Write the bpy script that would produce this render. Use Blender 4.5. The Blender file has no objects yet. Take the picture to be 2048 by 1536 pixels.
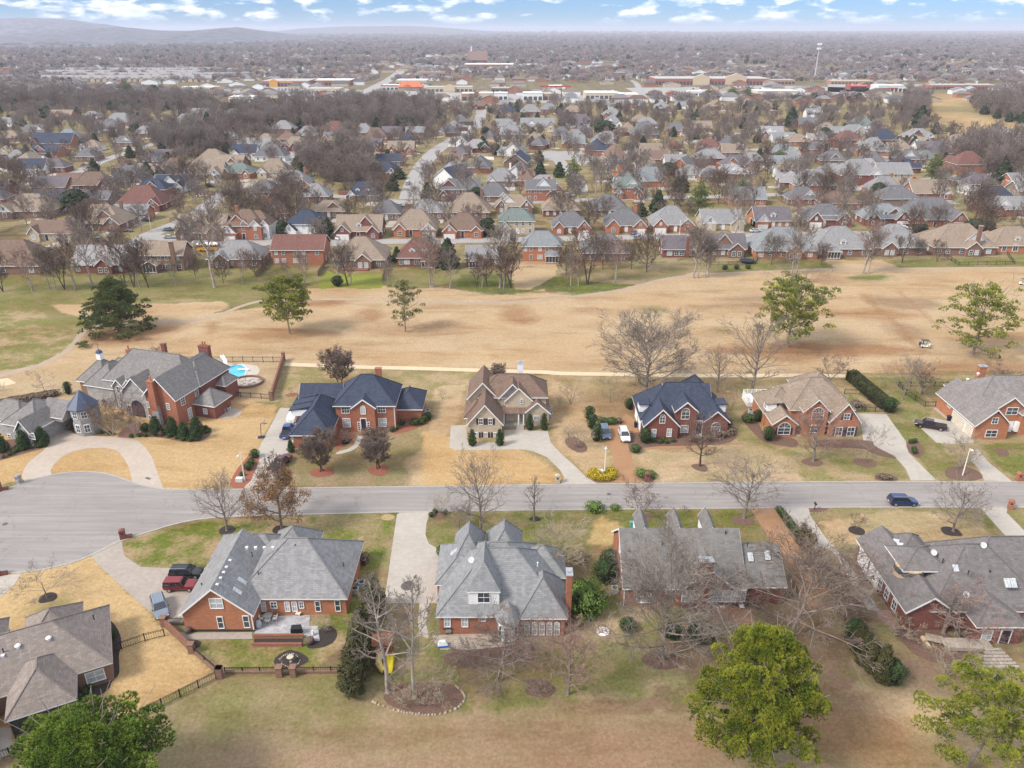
import bpy,math,random
import numpy as np
from mathutils import Vector,Matrix
R = math.radians
sc = bpy.context.scene
col = sc.collection

# ---------------------------------------------------------------- camera
CAMH,FPX,HOR = 72.0,1540.0,62.0
PITCH = math.atan((768 - HOR) / FPX)
cam_d = bpy.data.cameras.new('camera'); cam = bpy.data.objects.new('camera',cam_d); col.objects.link(cam)
cam.location = (0,0,CAMH); cam.rotation_euler = (math.pi / 2 - PITCH,0,0)
cam_d.sensor_fit = 'HORIZONTAL'; cam_d.sensor_width = 36; cam_d.lens = FPX / 2048 * 36
cam_d.clip_start = 0.5; cam_d.clip_end = 60000
sc.camera = cam
# ---------------------------------------------------------------- world, sun, exposure
SUN_EL,SUN_AZ = R(44),R(-118)      # azimuth from +Y towards +X: sun comes from the left, a little behind the camera
w = bpy.data.worlds.new('World'); sc.world = w; w.use_nodes = True
nt = w.node_tree; N = nt.nodes; Lk = nt.links
for n in list(N): N.remove(n)
out = N.new('ShaderNodeOutputWorld'); bg = N.new('ShaderNodeBackground'); sky = N.new('ShaderNodeTexSky')
sky.sky_type = 'NISHITA'; sky.sun_disc = False; sky.sun_elevation = SUN_EL; sky.sun_rotation = SUN_AZ % (2*math.pi)
sky.air_density = 1.0; sky.dust_density = 0.0; sky.ozone_density = 1.0; sky.altitude = 200
geo = N.new('ShaderNodeNewGeometry')
sep = N.new('ShaderNodeSeparateXYZ'); tc = N.new('ShaderNodeTexCoord'); Lk.new(tc.outputs['Generated'],sep.inputs[0])
def wm(op,a,b=None,c=None,clamp=False):
    m = N.new('ShaderNodeMath'); m.operation = op; m.use_clamp = clamp
    for i,v in enumerate((a,b,c)):
        if v is None: continue
        if isinstance(v,(int,float)): m.inputs[i].default_value = v
        else: Lk.new(v,m.inputs[i])
    return m.outputs[0]
# cloud layer: a deck of cumulus laid out by direction, flattened towards the horizon
az = wm('ARCTAN2',sep.outputs[0],sep.outputs[1])
el = wm('MULTIPLY',wm('ARCSINE',sep.outputs[2]),3.2)
cv = N.new('ShaderNodeCombineXYZ'); Lk.new(az,cv.inputs[0]); Lk.new(el,cv.inputs[1])
def wnoise(scale,off,detail=6,rough=.55):
    mp = N.new('ShaderNodeMapping'); Lk.new(cv.outputs[0],mp.inputs[0]); mp.inputs['Location'].default_value = off
    n = N.new('ShaderNodeTexNoise'); n.inputs['Scale'].default_value = scale; n.inputs['Detail'].default_value = detail
    n.inputs['Roughness'].default_value = rough; Lk.new(mp.outputs[0],n.inputs['Vector']); return n.outputs['Fac']
c1 = wnoise(24,(3.1,.2,0)); c2 = wnoise(6,(7.7,1.4,3),3)
cf = wm('ADD',wm('MULTIPLY',c1,.72),wm('MULTIPLY',c2,.42))
cmask = wm('MULTIPLY',wm('SUBTRACT',cf,  .575),10,clamp=True)
fade = wm('MULTIPLY',wm('SUBTRACT',sep.outputs[2],.006),110,clamp=True)   # clouds thin out in the haze at the horizon
cmask = wm('MULTIPLY',cmask,fade)
high = wm('MULTIPLY',wm('SUBTRACT',sep.outputs[2],.07),5.0,clamp=True)      # overhead the cloud closes up
cmask = wm('MAXIMUM',cmask,wm('MULTIPLY',high,.80))
shade = wm('MULTIPLY',wm('SUBTRACT',wnoise(30,(3.1,.26,0)),.35),3.0,clamp=True)
cc = N.new('ShaderNodeMix'); cc.data_type = 'RGBA'
cc.inputs[6].default_value = (5.2,6.2,7.8,1); cc.inputs[7].default_value = (11.6,11.3,11.0,1); Lk.new(shade,cc.inputs[0])
mx = N.new('ShaderNodeMix'); mx.data_type = 'RGBA'
st = N.new('ShaderNodeMix'); st.data_type = 'RGBA'; st.blend_type = 'MULTIPLY'; st.inputs[0].default_value = 1; st.inputs[7].default_value = (.22,.42,.84,1); Lk.new(sky.outputs[0],st.inputs[6])
Lk.new(cmask,mx.inputs[0]); Lk.new(st.outputs[2],mx.inputs[6]); Lk.new(cc.outputs[2],mx.inputs[7])
Lk.new(mx.outputs[2],bg.inputs[0]); bg.inputs[1].default_value = 0.10
Lk.new(bg.outputs[0],out.inputs[0])
sl = bpy.data.lights.new('sun','SUN'); sun = bpy.data.objects.new('sun',sl); col.objects.link(sun)
sl.energy = 2.7; sl.angle = R(15); sl.color = (1,.925,.83)
sdir = Vector((math.sin(SUN_AZ)*math.cos(SUN_EL),math.cos(SUN_AZ)*math.cos(SUN_EL),math.sin(SUN_EL)))
sun.rotation_euler = sdir.to_track_quat('Z','Y').to_euler()
sc.view_settings.view_transform = 'Standard'; sc.view_settings.look = 'None'; sc.view_settings.gamma = 1
sc.view_settings.use_curve_mapping = False; sc.view_settings.exposure = 0.68
sc.cycles.use_denoising = True; sc.cycles.denoising_prefilter = 'NONE'; sc.cycles.max_bounces = 4; sc.cycles.diffuse_bounces = 2; sc.cycles.glossy_bounces = 2
sc.cycles.transmission_bounces = 2; sc.cycles.volume_bounces = 1; sc.cycles.transparent_max_bounces = 6
sc.cycles.use_adaptive_sampling = True; sc.cycles.adaptive_threshold = 0.006

# ---------------------------------------------------------------- pixel <-> place
SP,CP = math.sin(PITCH),math.cos(PITCH)
ZO = {1: (0,680,.29297),2: (500,680,.29297),3: (1050,680,.29297),4: (1448,680,.29297),
      5: (0,1040,.3229),6: (600,1000,.3229),7: (1100,1000,.3229),8: (1388,1040,.3229),
      9: (0,360,.25391),10: (500,360,.25391),11: (1000,360,.25391),12: (1500,360,.26758),
      13: (0,0,.3418),14: (600,60,.3418),15: (1200,60,.41406),0: (0,0,1)}
def PX(z,x,y): o = ZO[z]; return o[0] + x*o[2],o[1] + y*o[2]
def ray(px,py):
    a,b = (px - 1024) / FPX,(768 - py) / FPX
    return a,CP + b*SP,-SP + b*CP
def G(px,py,z=0.0):                       # where the ray through a photo pixel meets height z
    a,b,c = ray(px,py); t = (z - CAMH) / c
    return Vector((a*t,b*t,z))
def GZ(zid,x,y,z=0.0): return G(*PX(zid,x,y),z)
def proj(p):
    dz = p[2] - CAMH; dep = p[1]*CP - dz*SP; up = p[1]*SP + dz*CP
    return 1024 + p[0]/dep*FPX,768 - up/dep*FPX
def ppm(py,z=0): g = G(1024,py,z); return FPX / (g.y*CP - (z-CAMH)*SP)      # pixels per metre there
def htop(p,py):                            # height over ground point p that reaches photo row py
    lo,hi = 0,60
    for _ in range(30):
        m = (lo+hi)/2
        if proj((p[0],p[1],m))[1] > py: lo = m
        else: hi = m
    return lo

# ---------------------------------------------------------------- materials
MATS = {}
def mat(name,base,rough=.85,spec=.3,var=.12,scale=3.0,metal=0,kind=None,c2=None,bump=0.0,coord='Object',**kw):
    if name in MATS: return MATS[name]
    m = bpy.data.materials.new(name); m.use_nodes = True; MATS[name] = m
    t = m.node_tree; n = t.nodes; b = n['Principled BSDF']; L = t.links
    b.inputs['Roughness'].default_value = rough; b.inputs['Metallic'].default_value = metal
    b.inputs['Specular IOR Level'].default_value = spec
    base = tuple(base) + (1,)
    tcn = n.new('ShaderNodeTexCoord')
    src = tcn.outputs[coord]
    def noise(s,d=4,r=.6,vec=None):
        q = n.new('ShaderNodeTexNoise'); q.inputs['Scale'].default_value = s; q.inputs['Detail'].default_value = d
        q.inputs['Roughness'].default_value = r; L.new(vec or src,q.inputs['Vector']); return q.outputs['Fac']
    def mixc(f,a,bb,mode='MIX'):
        q = n.new('ShaderNodeMix'); q.data_type = 'RGBA'; q.blend_type = mode
        if isinstance(f,(int,float)): q.inputs[0].default_value = f
        else: L.new(f,q.inputs[0])
        for i,v in ((6,a),(7,bb)):
            if isinstance(v,tuple): q.inputs[i].default_value = v
            else: L.new(v,q.inputs[i])
        return q.outputs[2]
    def rng(f,a,bb,c=0,d=1):
        q = n.new('ShaderNodeMapRange'); q.inputs[1].default_value = a; q.inputs[2].default_value = bb
        q.inputs[3].default_value = c; q.inputs[4].default_value = d; L.new(f,q.inputs[0]); return q.outputs[0]
    dark = tuple(v*(1-var*1.6) for v in base[:3]) + (1,); lite = tuple(min(1,v*(1+var*1.6)) for v in base[:3]) + (1,)
    colr = mixc(rng(noise(scale),.3,.7),dark,lite)
    if kind in ('brick','shingle','stone'):
        uv = tcn.outputs['UV']
        q = n.new('ShaderNodeTexBrick'); L.new(uv,q.inputs['Vector'])
        if kind == 'brick': W,H,ms,q.inputs['Scale'].default_value = .5,.16,.018,1
        elif kind == 'stone': W,H,ms,q.inputs['Scale'].default_value = .75,.36,.03,1
        else: W,H,ms,q.inputs['Scale'].default_value = .6,.26,.02,1
        q.inputs['Brick Width'].default_value = W; q.inputs['Row Height'].default_value = H; q.inputs['Mortar Size'].default_value = ms
        q.inputs['Mortar Smooth'].default_value = .3; q.inputs['Bias'].default_value = 0
        k = {'brick': (.72,1.28),'shingle': (.66,1.34),'stone': (.55,1.4)}[kind]
        q.inputs['Color1'].default_value = tuple(v*k[0] for v in base[:3]) + (1,)
        q.inputs['Color2'].default_value = tuple(min(1,v*k[1]) for v in base[:3]) + (1,)
        mo = {'brick': c2 or tuple(v*.6+.12 for v in base[:3]),'stone': (.5,.48,.45),'shingle': tuple(v*.45 for v in base[:3])}[kind]
        q.inputs['Mortar'].default_value = tuple(mo)[:3] + (1,)
        colr = mixc(.5,colr,q.outputs['Color'])
        st = noise(.35,5,.7)                                   # weathering patches and streaks
        mp = n.new('ShaderNodeMapping'); mp.inputs['Scale'].default_value = (1.6,.22,1); L.new(uv,mp.inputs[0])
        st2 = noise(1.0,4,.6,mp.outputs[0])
        colr = mixc(rng(st,.35,.7,0,.34),colr,tuple(v*.62 for v in base[:3]) + (1,))
        colr = mixc(rng(st2,.5,.75,0,.38 if kind == 'shingle' else .22),colr,tuple(min(1,v*(1.5 if kind == 'shingle' else .72)) for v in base[:3]) + (1,))
    elif kind == 'concrete':
        colr = mixc(rng(noise(.23,6,.7),.4,.75,0,.5),colr,tuple(v*.7 for v in base[:3]) + (1,))
        colr = mixc(rng(noise(.9,5,.75),.5,.72,0,.4),colr,tuple(min(1,v*1.22) for v in base[:3]) + (1,))
    elif kind == 'road':
        mp = n.new('ShaderNodeMapping'); mp.inputs['Scale'].default_value = (.06,1.1,1); L.new(src,mp.inputs[0])
        colr = mixc(rng(noise(.9,5,.65,mp.outputs[0]),.42,.66,0,.8),colr,tuple(min(1,v*1.35) for v in base[:3]) + (1,))
        colr = mixc(rng(noise(.12,6,.7),.5,.75,0,.35),colr,tuple(v*.72 for v in base[:3]) + (1,))
        q = n.new('ShaderNodeTexVoronoi'); q.feature = 'DISTANCE_TO_EDGE'; q.inputs['Scale'].default_value = .11
        wv = n.new('ShaderNodeVectorMath'); wv.operation = 'ADD'; nn = n.new('ShaderNodeTexNoise'); nn.inputs['Scale'].default_value = .5
        L.new(src,nn.inputs['Vector']); sc2 = n.new('ShaderNodeVectorMath'); sc2.operation = 'SCALE'; sc2.inputs['Scale'].default_value = 4
        L.new(nn.outputs['Color'],sc2.inputs[0]); L.new(src,wv.inputs[0]); L.new(sc2.outputs[0],wv.inputs[1]); L.new(wv.outputs[0],q.inputs['Vector'])
        colr = mixc(rng(q.outputs['Distance'],0,.008,.45,0),colr,tuple(v*.5 for v in base[:3]) + (1,))
    elif kind == 'leaf':
        q = n.new('ShaderNodeNewGeometry'); c2 = tuple(c2 or tuple(v*2 for v in base[:3])) + (1,)
        colr = mixc(rng(noise(kw.get('clump',.9),3,.5),.36,.66),colr,c2)
        colr = mixc(rng(q.outputs['Random Per Island'],0,1,0,.45),colr,tuple(v*.42 for v in base[:3]) + (1,))
    L.new(colr,b.inputs['Base Color'])
    if bump:
        bn = n.new('ShaderNodeBump'); bn.inputs['Strength'].default_value = bump; bn.inputs['Distance'].default_value = .04
        L.new(noise(scale*4),bn.inputs['Height']); L.new(bn.outputs[0],b.inputs['Normal'])
    if kw.get('coat'): b.inputs['Coat Weight'].default_value = kw['coat']; b.inputs['Coat Roughness'].default_value = .08
    if kw.get('trans'): b.inputs['Transmission Weight'].default_value = kw['trans']
    return m

ROOF = dict(navy=(.056,.066,.098),slate=(.155,.152,.158),gray=(.25,.245,.245),tan=(.275,.215,.165),brown=(.19,.13,.10),
            redbrown=(.18,.09,.075),bluegray=(.225,.24,.245),green=(.165,.195,.18),purple=(.145,.128,.138),rust=(.30,.13,.06),pale=(.33,.32,.31))
WALL = dict(brick=(.37,.145,.085),redbrick=(.215,.078,.06),brown=(.235,.135,.095),tan=(.50,.38,.27),white=(.74,.74,.73),
            cream=(.52,.43,.32),greybrick=(.26,.2,.17),orange=(.43,.175,.09))
def roofm(k): return mat('roof_' + k,ROOF[k],rough=.92,spec=.15,var=.10,scale=5,kind='shingle')
def wallm(k):
    if k == 'white': return mat('siding_white',WALL[k],rough=.6,var=.04)
    return mat('wall_' + k,WALL[k],rough=.9,spec=.2,var=.12,scale=2.5,kind='brick')
WHITE = mat('white_trim',(.8,.8,.79),rough=.5,var=.03)
GLASS = mat('window_glass',(.05,.065,.08),rough=.08,spec=.9,var=.3,scale=.8)
BLIND = mat('window_blind',(.42,.45,.46),rough=.25,spec=.7,var=.15,scale=1.2)
STONE = mat('grey_stone',(.33,.32,.31),rough=.95,var=.12,kind='stone')
IRON = mat('black_iron',(.015,.015,.016),rough=.5,var=.1)
CONC = mat('concrete',(.42,.375,.33),rough=.9,var=.06,scale=1.5,kind='concrete')
CONCP = mat('pale_concrete',(.41,.37,.32),rough=.9,var=.05,scale=1.5,kind='concrete')
AGG = mat('tan_aggregate',(.34,.19,.10),rough=.95,var=.1,scale=9,kind='concrete')
ROADM = mat('asphalt',(.245,.224,.208),rough=.9,var=.05,scale=8,kind='road')
MULCH = mat('brown_mulch',(.15,.09,.066),rough=1,var=.3,scale=9)
REDM = mat('red_mulch',(.26,.095,.06),rough=1,var=.25,scale=9)
DMULCH = mat('dark_mulch',(.045,.035,.032),rough=1,var=.3,scale=9)
METAL = mat('grey_metal',(.45,.46,.47),rough=.4,metal=.6,var=.05)
DARK = mat('dark_plastic',(.03,.032,.036),rough=.5)

# ---------------------------------------------------------------- mesh helpers
class MB:
    def __init__(s): s.v = []; s.f = []; s.uv = True
    def poly(s,pts):
        n = len(s.v); s.v += [tuple(p) for p in pts]; s.f.append(tuple(range(n,n+len(pts)))); return s
    def hexa(s,a):                          # 8 points: bottom 0-3 (ccw from above), top 4-7
        n = len(s.v); s.v += [tuple(p) for p in a]
        for q in ((3,2,1,0),(4,5,6,7),(0,1,5,4),(1,2,6,5),(2,3,7,6),(3,0,4,7)): s.f.append(tuple(n+i for i in q))
        return s
    def box(s,x0,y0,z0,x1,y1,z1):
        return s.hexa([(x0,y0,z0),(x1,y0,z0),(x1,y1,z0),(x0,y1,z0),(x0,y0,z1),(x1,y0,z1),(x1,y1,z1),(x0,y1,z1)])
    def extr(s,prof,d):                    # closed profile swept by vector d
        n = len(s.v); m = len(prof); d = Vector(d)
        s.v += [tuple(p) for p in prof] + [tuple(Vector(p)+d) for p in prof]
        s.f.append(tuple(range(n+m-1,n-1,-1))); s.f.append(tuple(range(n+m,n+2*m)))
        for i in range(m): j = (i+1) % m; s.f.append((n+i,n+j,n+m+j,n+m+i))
        return s
    def cyl(s,c,r,h,k=10,r2=None,axis='z'):
        r2 = r if r2 is None else r2; n = len(s.v)
        for rr,hh in ((r,0),(r2,h)):
            for i in range(k):
                a = 2*math.pi*i/k; u,q = rr*math.cos(a),rr*math.sin(a)
                p = {'z': (u,q,hh),'x': (hh,u,q),'y': (u,hh,q)}[axis]
                s.v.append((c[0]+p[0],c[1]+p[1],c[2]+p[2]))
        for i in range(k): j = (i+1) % k; s.f.append((n+i,n+j,n+k+j,n+k+i))
        s.f.append(tuple(range(n+k-1,n-1,-1))); s.f.append(tuple(range(n+k,n+2*k)))
        return s
    def lathe(s,c,prof,k=14):
        n = len(s.v)
        for r,z in prof:
            for i in range(k): a = 2*math.pi*i/k; s.v.append((c[0]+r*math.cos(a),c[1]+r*math.sin(a),c[2]+z))
        for q in range(len(prof)-1):
            for i in range(k): j = (i+1) % k; s.f.append((n+q*k+i,n+q*k+j,n+(q+1)*k+j,n+(q+1)*k+i))
        s.f.append(tuple(range(n+k-1,n-1,-1))); e = n+(len(prof)-1)*k; s.f.append(tuple(range(e,e+k)))
        return s
    def bar(s,a,b,t=.05,t2=None):
        a,b = Vector(a),Vector(b); d = (b-a); u = d.cross(Vector((0,0,1)))
        if u.length < 1e-5: u = Vector((1,0,0))
        u.normalize(); w_ = d.cross(u).normalized(); t2 = t2 or t
        return s.hexa([a-u*t/2-w_*t/2,a+u*t/2-w_*t/2,a+u*t/2+w_*t/2,a-u*t/2+w_*t/2,b-u*t2/2-w_*t2/2,b+u*t2/2-w_*t2/2,b+u*t2/2+w_*t2/2,b-u*t2/2+w_*t2/2])
    def build(s,name,m,parent=None,loc=(0,0,0),rz=0,smooth=False):
        me = bpy.data.meshes.new(name); me.from_pydata(s.v,[],s.f)
        if s.uv and len(s.f) < 6000:
            uvl = me.uv_layers.new(name='UVMap'); V = s.v; i = 0
            buf = []
            for f in s.f:
                p0,p1,p2 = V[f[0]],V[f[1]],V[f[2]]
                nx = (p1[1]-p0[1])*(p2[2]-p0[2])-(p1[2]-p0[2])*(p2[1]-p0[1]); ny = (p1[2]-p0[2])*(p2[0]-p0[0])-(p1[0]-p0[0])*(p2[2]-p0[2])
                nz = (p1[0]-p0[0])*(p2[1]-p0[1])-(p1[1]-p0[1])*(p2[0]-p0[0]); l = math.sqrt(nx*nx+ny*ny+nz*nz) or 1
                nx,ny,nz = nx/l,ny/l,nz/l; h = math.hypot(nx,ny)
                t = (-ny/h,nx/h,0) if h > .02 else (1,0,0)
                b = (ny*t[2]-nz*t[1],nz*t[0]-nx*t[2],nx*t[1]-ny*t[0])
                for k in f: p = V[k]; buf += (p[0]*t[0]+p[1]*t[1]+p[2]*t[2],p[0]*b[0]+p[1]*b[1]+p[2]*b[2])
            uvl.data.foreach_set('uv',buf)
        if smooth: me.shade_smooth()
        me.materials.append(m); o = bpy.data.objects.new(name,me); col.objects.link(o)
        o.location = loc; o.rotation_euler = (0,0,rz)
        if parent: o.parent = parent
        return o
def npmesh(name,v,f,m,parent=None,loc=(0,0,0)):       # f: (n,3) or (n,4) array
    v = np.asarray(v,np.float32); f = np.asarray(f,np.int32); k = f.shape[1]
    me = bpy.data.meshes.new(name); me.vertices.add(len(v)); me.vertices.foreach_set('co',v.ravel())
    me.loops.add(f.size); me.loops.foreach_set('vertex_index',f.ravel())
    me.polygons.add(len(f)); me.polygons.foreach_set('loop_start',np.arange(len(f),dtype=np.int32)*k)
    me.polygons.foreach_set('loop_total',np.full(len(f),k,np.int32)); me.update(calc_edges=True)
    if m: me.materials.append(m)
    o = bpy.data.objects.new(name,me); o.location = loc
    col.objects.link(o)
    if parent: o.parent = parent
    return o
def tag(o,label=None,cat=None,group=None,kind=None):
    if label: o['label'] = label
    if cat: o['category'] = cat
    if group: o['group'] = group
    if kind: o['kind'] = kind
    return o
def empty(name,loc=(0,0,0),rz=0,label=None,cat=None,group=None,s=1):
    o = bpy.data.objects.new(name,None); col.objects.link(o); o.location = loc; o.rotation_euler = (0,0,rz); o.scale = (s,s,s)
    o.empty_display_size = .5
    return tag(o,label,cat,group)
KIDS = {}
def kids(o):
    return [c for c in o.children]
def copy_tree(o,loc,rz=0,s=1,label=None,cat=None,group=None,paint=None,tree=None):
    tree = tree or (o,[(c,list(c.children)) for c in o.children])
    r = o.copy(); col.objects.link(r); r.location = loc; r.rotation_euler = (0,0,rz); r.scale = s if isinstance(s,tuple) else (s,s,s)
    for c,gs in tree[1]:
        k = c.copy(); col.objects.link(k); k.parent = r
        if paint is not None and k.name.split('.')[0] == 'body' and k.material_slots:
            k.material_slots[0].link = 'OBJECT'; k.material_slots[0].material = paint
        for g in gs: q = g.copy(); col.objects.link(q); q.parent = k
    return tag(r,label,cat,group)
# ---------------------------------------------------------------- prototypes that are placed many times
class Proto:
    def __init__(s,root): s.root = root; s.tree = (root,[(c,list(c.children)) for c in root.children]); s.used = False
    def place(s,loc,rz=0,sc_=1,label=None,cat=None,group=None,paint=None,mats=None):
        if s.used: r = copy_tree(s.root,loc,rz,sc_,label,cat,group,paint,tree=s.tree)
        else:
            s.used = True; r = s.root; r.location = loc; r.rotation_euler = (0,0,rz); r.scale = sc_ if isinstance(sc_,tuple) else (sc_,)*3
            tag(r,label,cat,group)
            if paint is not None:
                for c,_ in s.tree[1]:
                    if c.name.split('.')[0] == 'body': c.material_slots[0].link = 'OBJECT'; c.material_slots[0].material = paint
        return r
# ---------------------------------------------------------------- trees
def tubes(segs,k=3):
    """segments (p0, p1, r0, r1) -> verts, quads of k-sided tapered tubes"""
    a = np.array([s[0] for s in segs]); b = np.array([s[1] for s in segs]); r0 = np.array([s[2] for s in segs]); r1 = np.array([s[3] for s in segs])
    d = b-a; d /= np.linalg.norm(d,axis=1,keepdims=True)+1e-9
    ref = np.where(np.abs(d[:,2:3]) > .9,np.array([[1.,0,0]]),np.array([[0,0,1.]]))
    u = np.cross(d,ref); u /= np.linalg.norm(u,axis=1,keepdims=True)+1e-9; w_ = np.cross(d,u)
    V = np.zeros((len(segs),2*k,3));
    for i in range(k):
        c,s_ = math.cos(2*math.pi*i/k),math.sin(2*math.pi*i/k); e = u*c+w_*s_
        V[:,i] = a+e*r0[:,None]; V[:,k+i] = b+e*r1[:,None]
    base = (np.arange(len(segs))*2*k)[:,None]
    F = np.concatenate([base+np.array([[i,(i+1) % k,k+(i+1) % k,k+i]]) for i in range(k)])
    return V.reshape(-1,3),F
def rot_about(v,axis,a): return Matrix.Rotation(a,3,axis) @ v
def perp(v,rng):
    q = Vector((rng.uniform(-1,1),rng.uniform(-1,1),rng.uniform(-1,1))); q = q-v*q.dot(v)
    return q.normalized() if q.length > 1e-4 else Vector((1,0,0))
EXT = [1,1]
def skeleton(seed,H,W,base=.2,n1=18,up=.5,ang=50,stems=1,kids_=(6,5,4),tw=.016,r0=None,shape='oval',wob=.06,droop=0):
    """returns main (trunk and limbs) and fine (branches and twigs) segments"""
    rng = random.Random(seed); main,fine = [],[]; tips = []
    r0 = r0 or H*.017
    def prof(t):
        if shape == 'oval': return max(.12,math.sin(math.pi*min(1,(t*.86+.16))))**.8
        if shape == 'cone': return max(.08,1-t*.88)
        if shape == 'vase': return .45+.55*math.sin(math.pi*min(1,t*.75+.05))
        if shape == 'round': return math.sqrt(max(.04,1-(1.7*(t-.42))**2))
        return 1
    def grow(p,d,L,r,lv):
        ns = (0,6,4,3,2)[lv]; pts = [p.copy()]; dirs = [d.copy()]; sl_ = L/ns
        for i in range(ns):
            d = (d + perp(d,rng)*rng.uniform(0,.26) + Vector((0,0,1))*(up*(.24 if lv < 3 else .12)) - Vector((0,0,1))*droop*(.16*lv*(i/ns))).normalized()
            q = p+d*sl_; a = r*(1-i/ns*.72); b = r*(1-(i+1)/ns*.72)
            (main if lv == 1 and r > .035 else fine).append((p.copy(),q.copy(),max(a,tw),max(b,tw)))
            p = q; pts.append(p.copy()); dirs.append(d.copy())
        tips.append((p.copy(),d.copy()))
        if lv < 4:
            n = kids_[lv-1]
            for j in range(n):
                t = .18+.8*(j+rng.random()*.8)/n; k = min(ns-1,int(t*ns)); fr = t*ns-k
                pp = pts[k].lerp(pts[k+1],min(1,fr)); dd = dirs[k+1]
                ax = perp(dd,rng); nd = rot_about(dd,ax,R(rng.uniform(24,52)))
                grow(pp,nd,L*rng.uniform(.36,.6)*(1.12-t*.42),max(tw,r*.5*(1-t*.5)),lv+1)
    for s_ in range(stems):
        p = Vector((0,0,0)) if stems == 1 else Vector((rng.uniform(-.3,.3),rng.uniform(-.3,.3),0))
        a0 = 2*math.pi*(s_+rng.random()*.5)/stems; lean = 0 if stems == 1 else rng.uniform(.16,.42)*min(1.3,W/H*1.3)
        d = Vector((math.cos(a0)*lean,math.sin(a0)*lean,1)).normalized(); hh = H*(.86 if stems == 1 else rng.uniform(.66,.84)); nseg = 12
        rr = r0 if stems == 1 else r0*.62; prev = p; pts = [p]
        main.append((p+Vector((0,0,-.3)),p+Vector((0,0,.25)),rr*1.75,rr*1.1))
        for i in range(nseg):
            d = (d+Vector((rng.uniform(-wob,wob),rng.uniform(-wob,wob),.04))).normalized(); q = prev+d*hh/nseg
            f = lambda x: rr*(1-x*.9)**.9+.01
            main.append((prev,q,f(i/nseg),f((i+1)/nseg))); prev = q; pts.append(q)
        tips.append((prev,d)); n = max(5,n1//stems); ga = rng.random()*6
        for j in range(n):
            t = base+(1-base)*((j+rng.random()*.6)/n)**.9; x = t*nseg; k = min(nseg-1,int(x)); pp = pts[k].lerp(pts[k+1],min(1,x-k))
            ga += 2.4+rng.uniform(-.3,.3); tt = (t-base)/(1-base)
            an = R(ang*(1.12-.62*tt)+rng.uniform(-8,8))
            nd = Vector((math.cos(ga)*math.sin(an),math.sin(ga)*math.sin(an),math.cos(an)))
            L = W/2*prof(tt)*rng.uniform(.85,1.12)/max(.5,math.sin(an)*.75+.25)
            if stems > 1: L *= .75
            grow(pp,nd,L,max(tw*1.6,f(t)*.62),1)
    xy = np.array([s_[1] for s_ in main+fine]); EXT[0] = 2*np.percentile(np.hypot(xy[:,0],xy[:,1]),97); EXT[1] = xy[:,2].max()
    return main,fine,tips
def bark(c,name=None): return mat(name or 'bark_%02d%02d%02d' % tuple(int(v*99) for v in c),c,rough=.95,spec=.1,var=.2,scale=1.2)
BK = dict(lt=(.25,.205,.18),ltb=(.20,.15,.125),ltp=(.27,.19,.165),grey=(.235,.195,.165),brown=(.16,.115,.09),pale=(.34,.29,.25),purple=(.20,.135,.11),pink=(.31,.20,.165),dark=(.085,.068,.06),straw=(.36,.30,.22),red=(.24,.10,.06))
def bare_proto(seed,H,W,c='grey',cc=None,name='bare_tree',**kw):
    m,f,tips = skeleton(seed,H,W,**kw); root = empty(name)
    V,F = tubes(m,6); npmesh('trunk',V,F,bark(BK[c]),root)
    V,F = tubes(f,3); npmesh('crown',V,F,bark(BK[cc or c]),root)
    p = Proto(root); p.H = EXT[1]; p.W = EXT[0]; p.tips = tips; p.name = name; return p
def blades(P,D,L,W,rng,n=1):
    """thin triangles starting at P along D (arrays)"""
    P = np.repeat(P,n,0); D = np.repeat(D,n,0); k = len(P)
    D = D + rng.normal(0,.4,(k,3)); D /= np.linalg.norm(D,axis=1,keepdims=True)+1e-9
    q = np.cross(D,rng.normal(0,1,(k,3))); q /= np.linalg.norm(q,axis=1,keepdims=True)+1e-9
    l = L*rng.uniform(.7,1.25,(k,1)); V = np.stack([P-q*W/2,P+q*W/2,P+D*l],1)
    return V.reshape(-1,3),np.arange(3*k).reshape(-1,3)
def leaves(P,Nn,size,rng,jit=.6):
    """small leaf-like quads lying roughly across Nn"""
    k = len(P); D = Nn+rng.normal(0,jit,(k,3)); D /= np.linalg.norm(D,axis=1,keepdims=True)+1e-9
    u = np.cross(D,rng.normal(0,1,(k,3))); u /= np.linalg.norm(u,axis=1,keepdims=True)+1e-9; v = np.cross(D,u)
    s = size*rng.uniform(.6,1.3,(k,1)); V = np.stack([P-u*s,P-v*s*.6,P+u*s,P+v*s*.6],1)
    return V.reshape(-1,3),np.arange(4*k).reshape(-1,4)
def sph(n,rng,up=None):
    v = rng.normal(0,1,(n,3)); v /= np.linalg.norm(v,axis=1,keepdims=True)
    if up is not None: v[:,2] = np.where(v[:,2] < up,-v[:,2]*.6,v[:,2])
    return v
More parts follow.
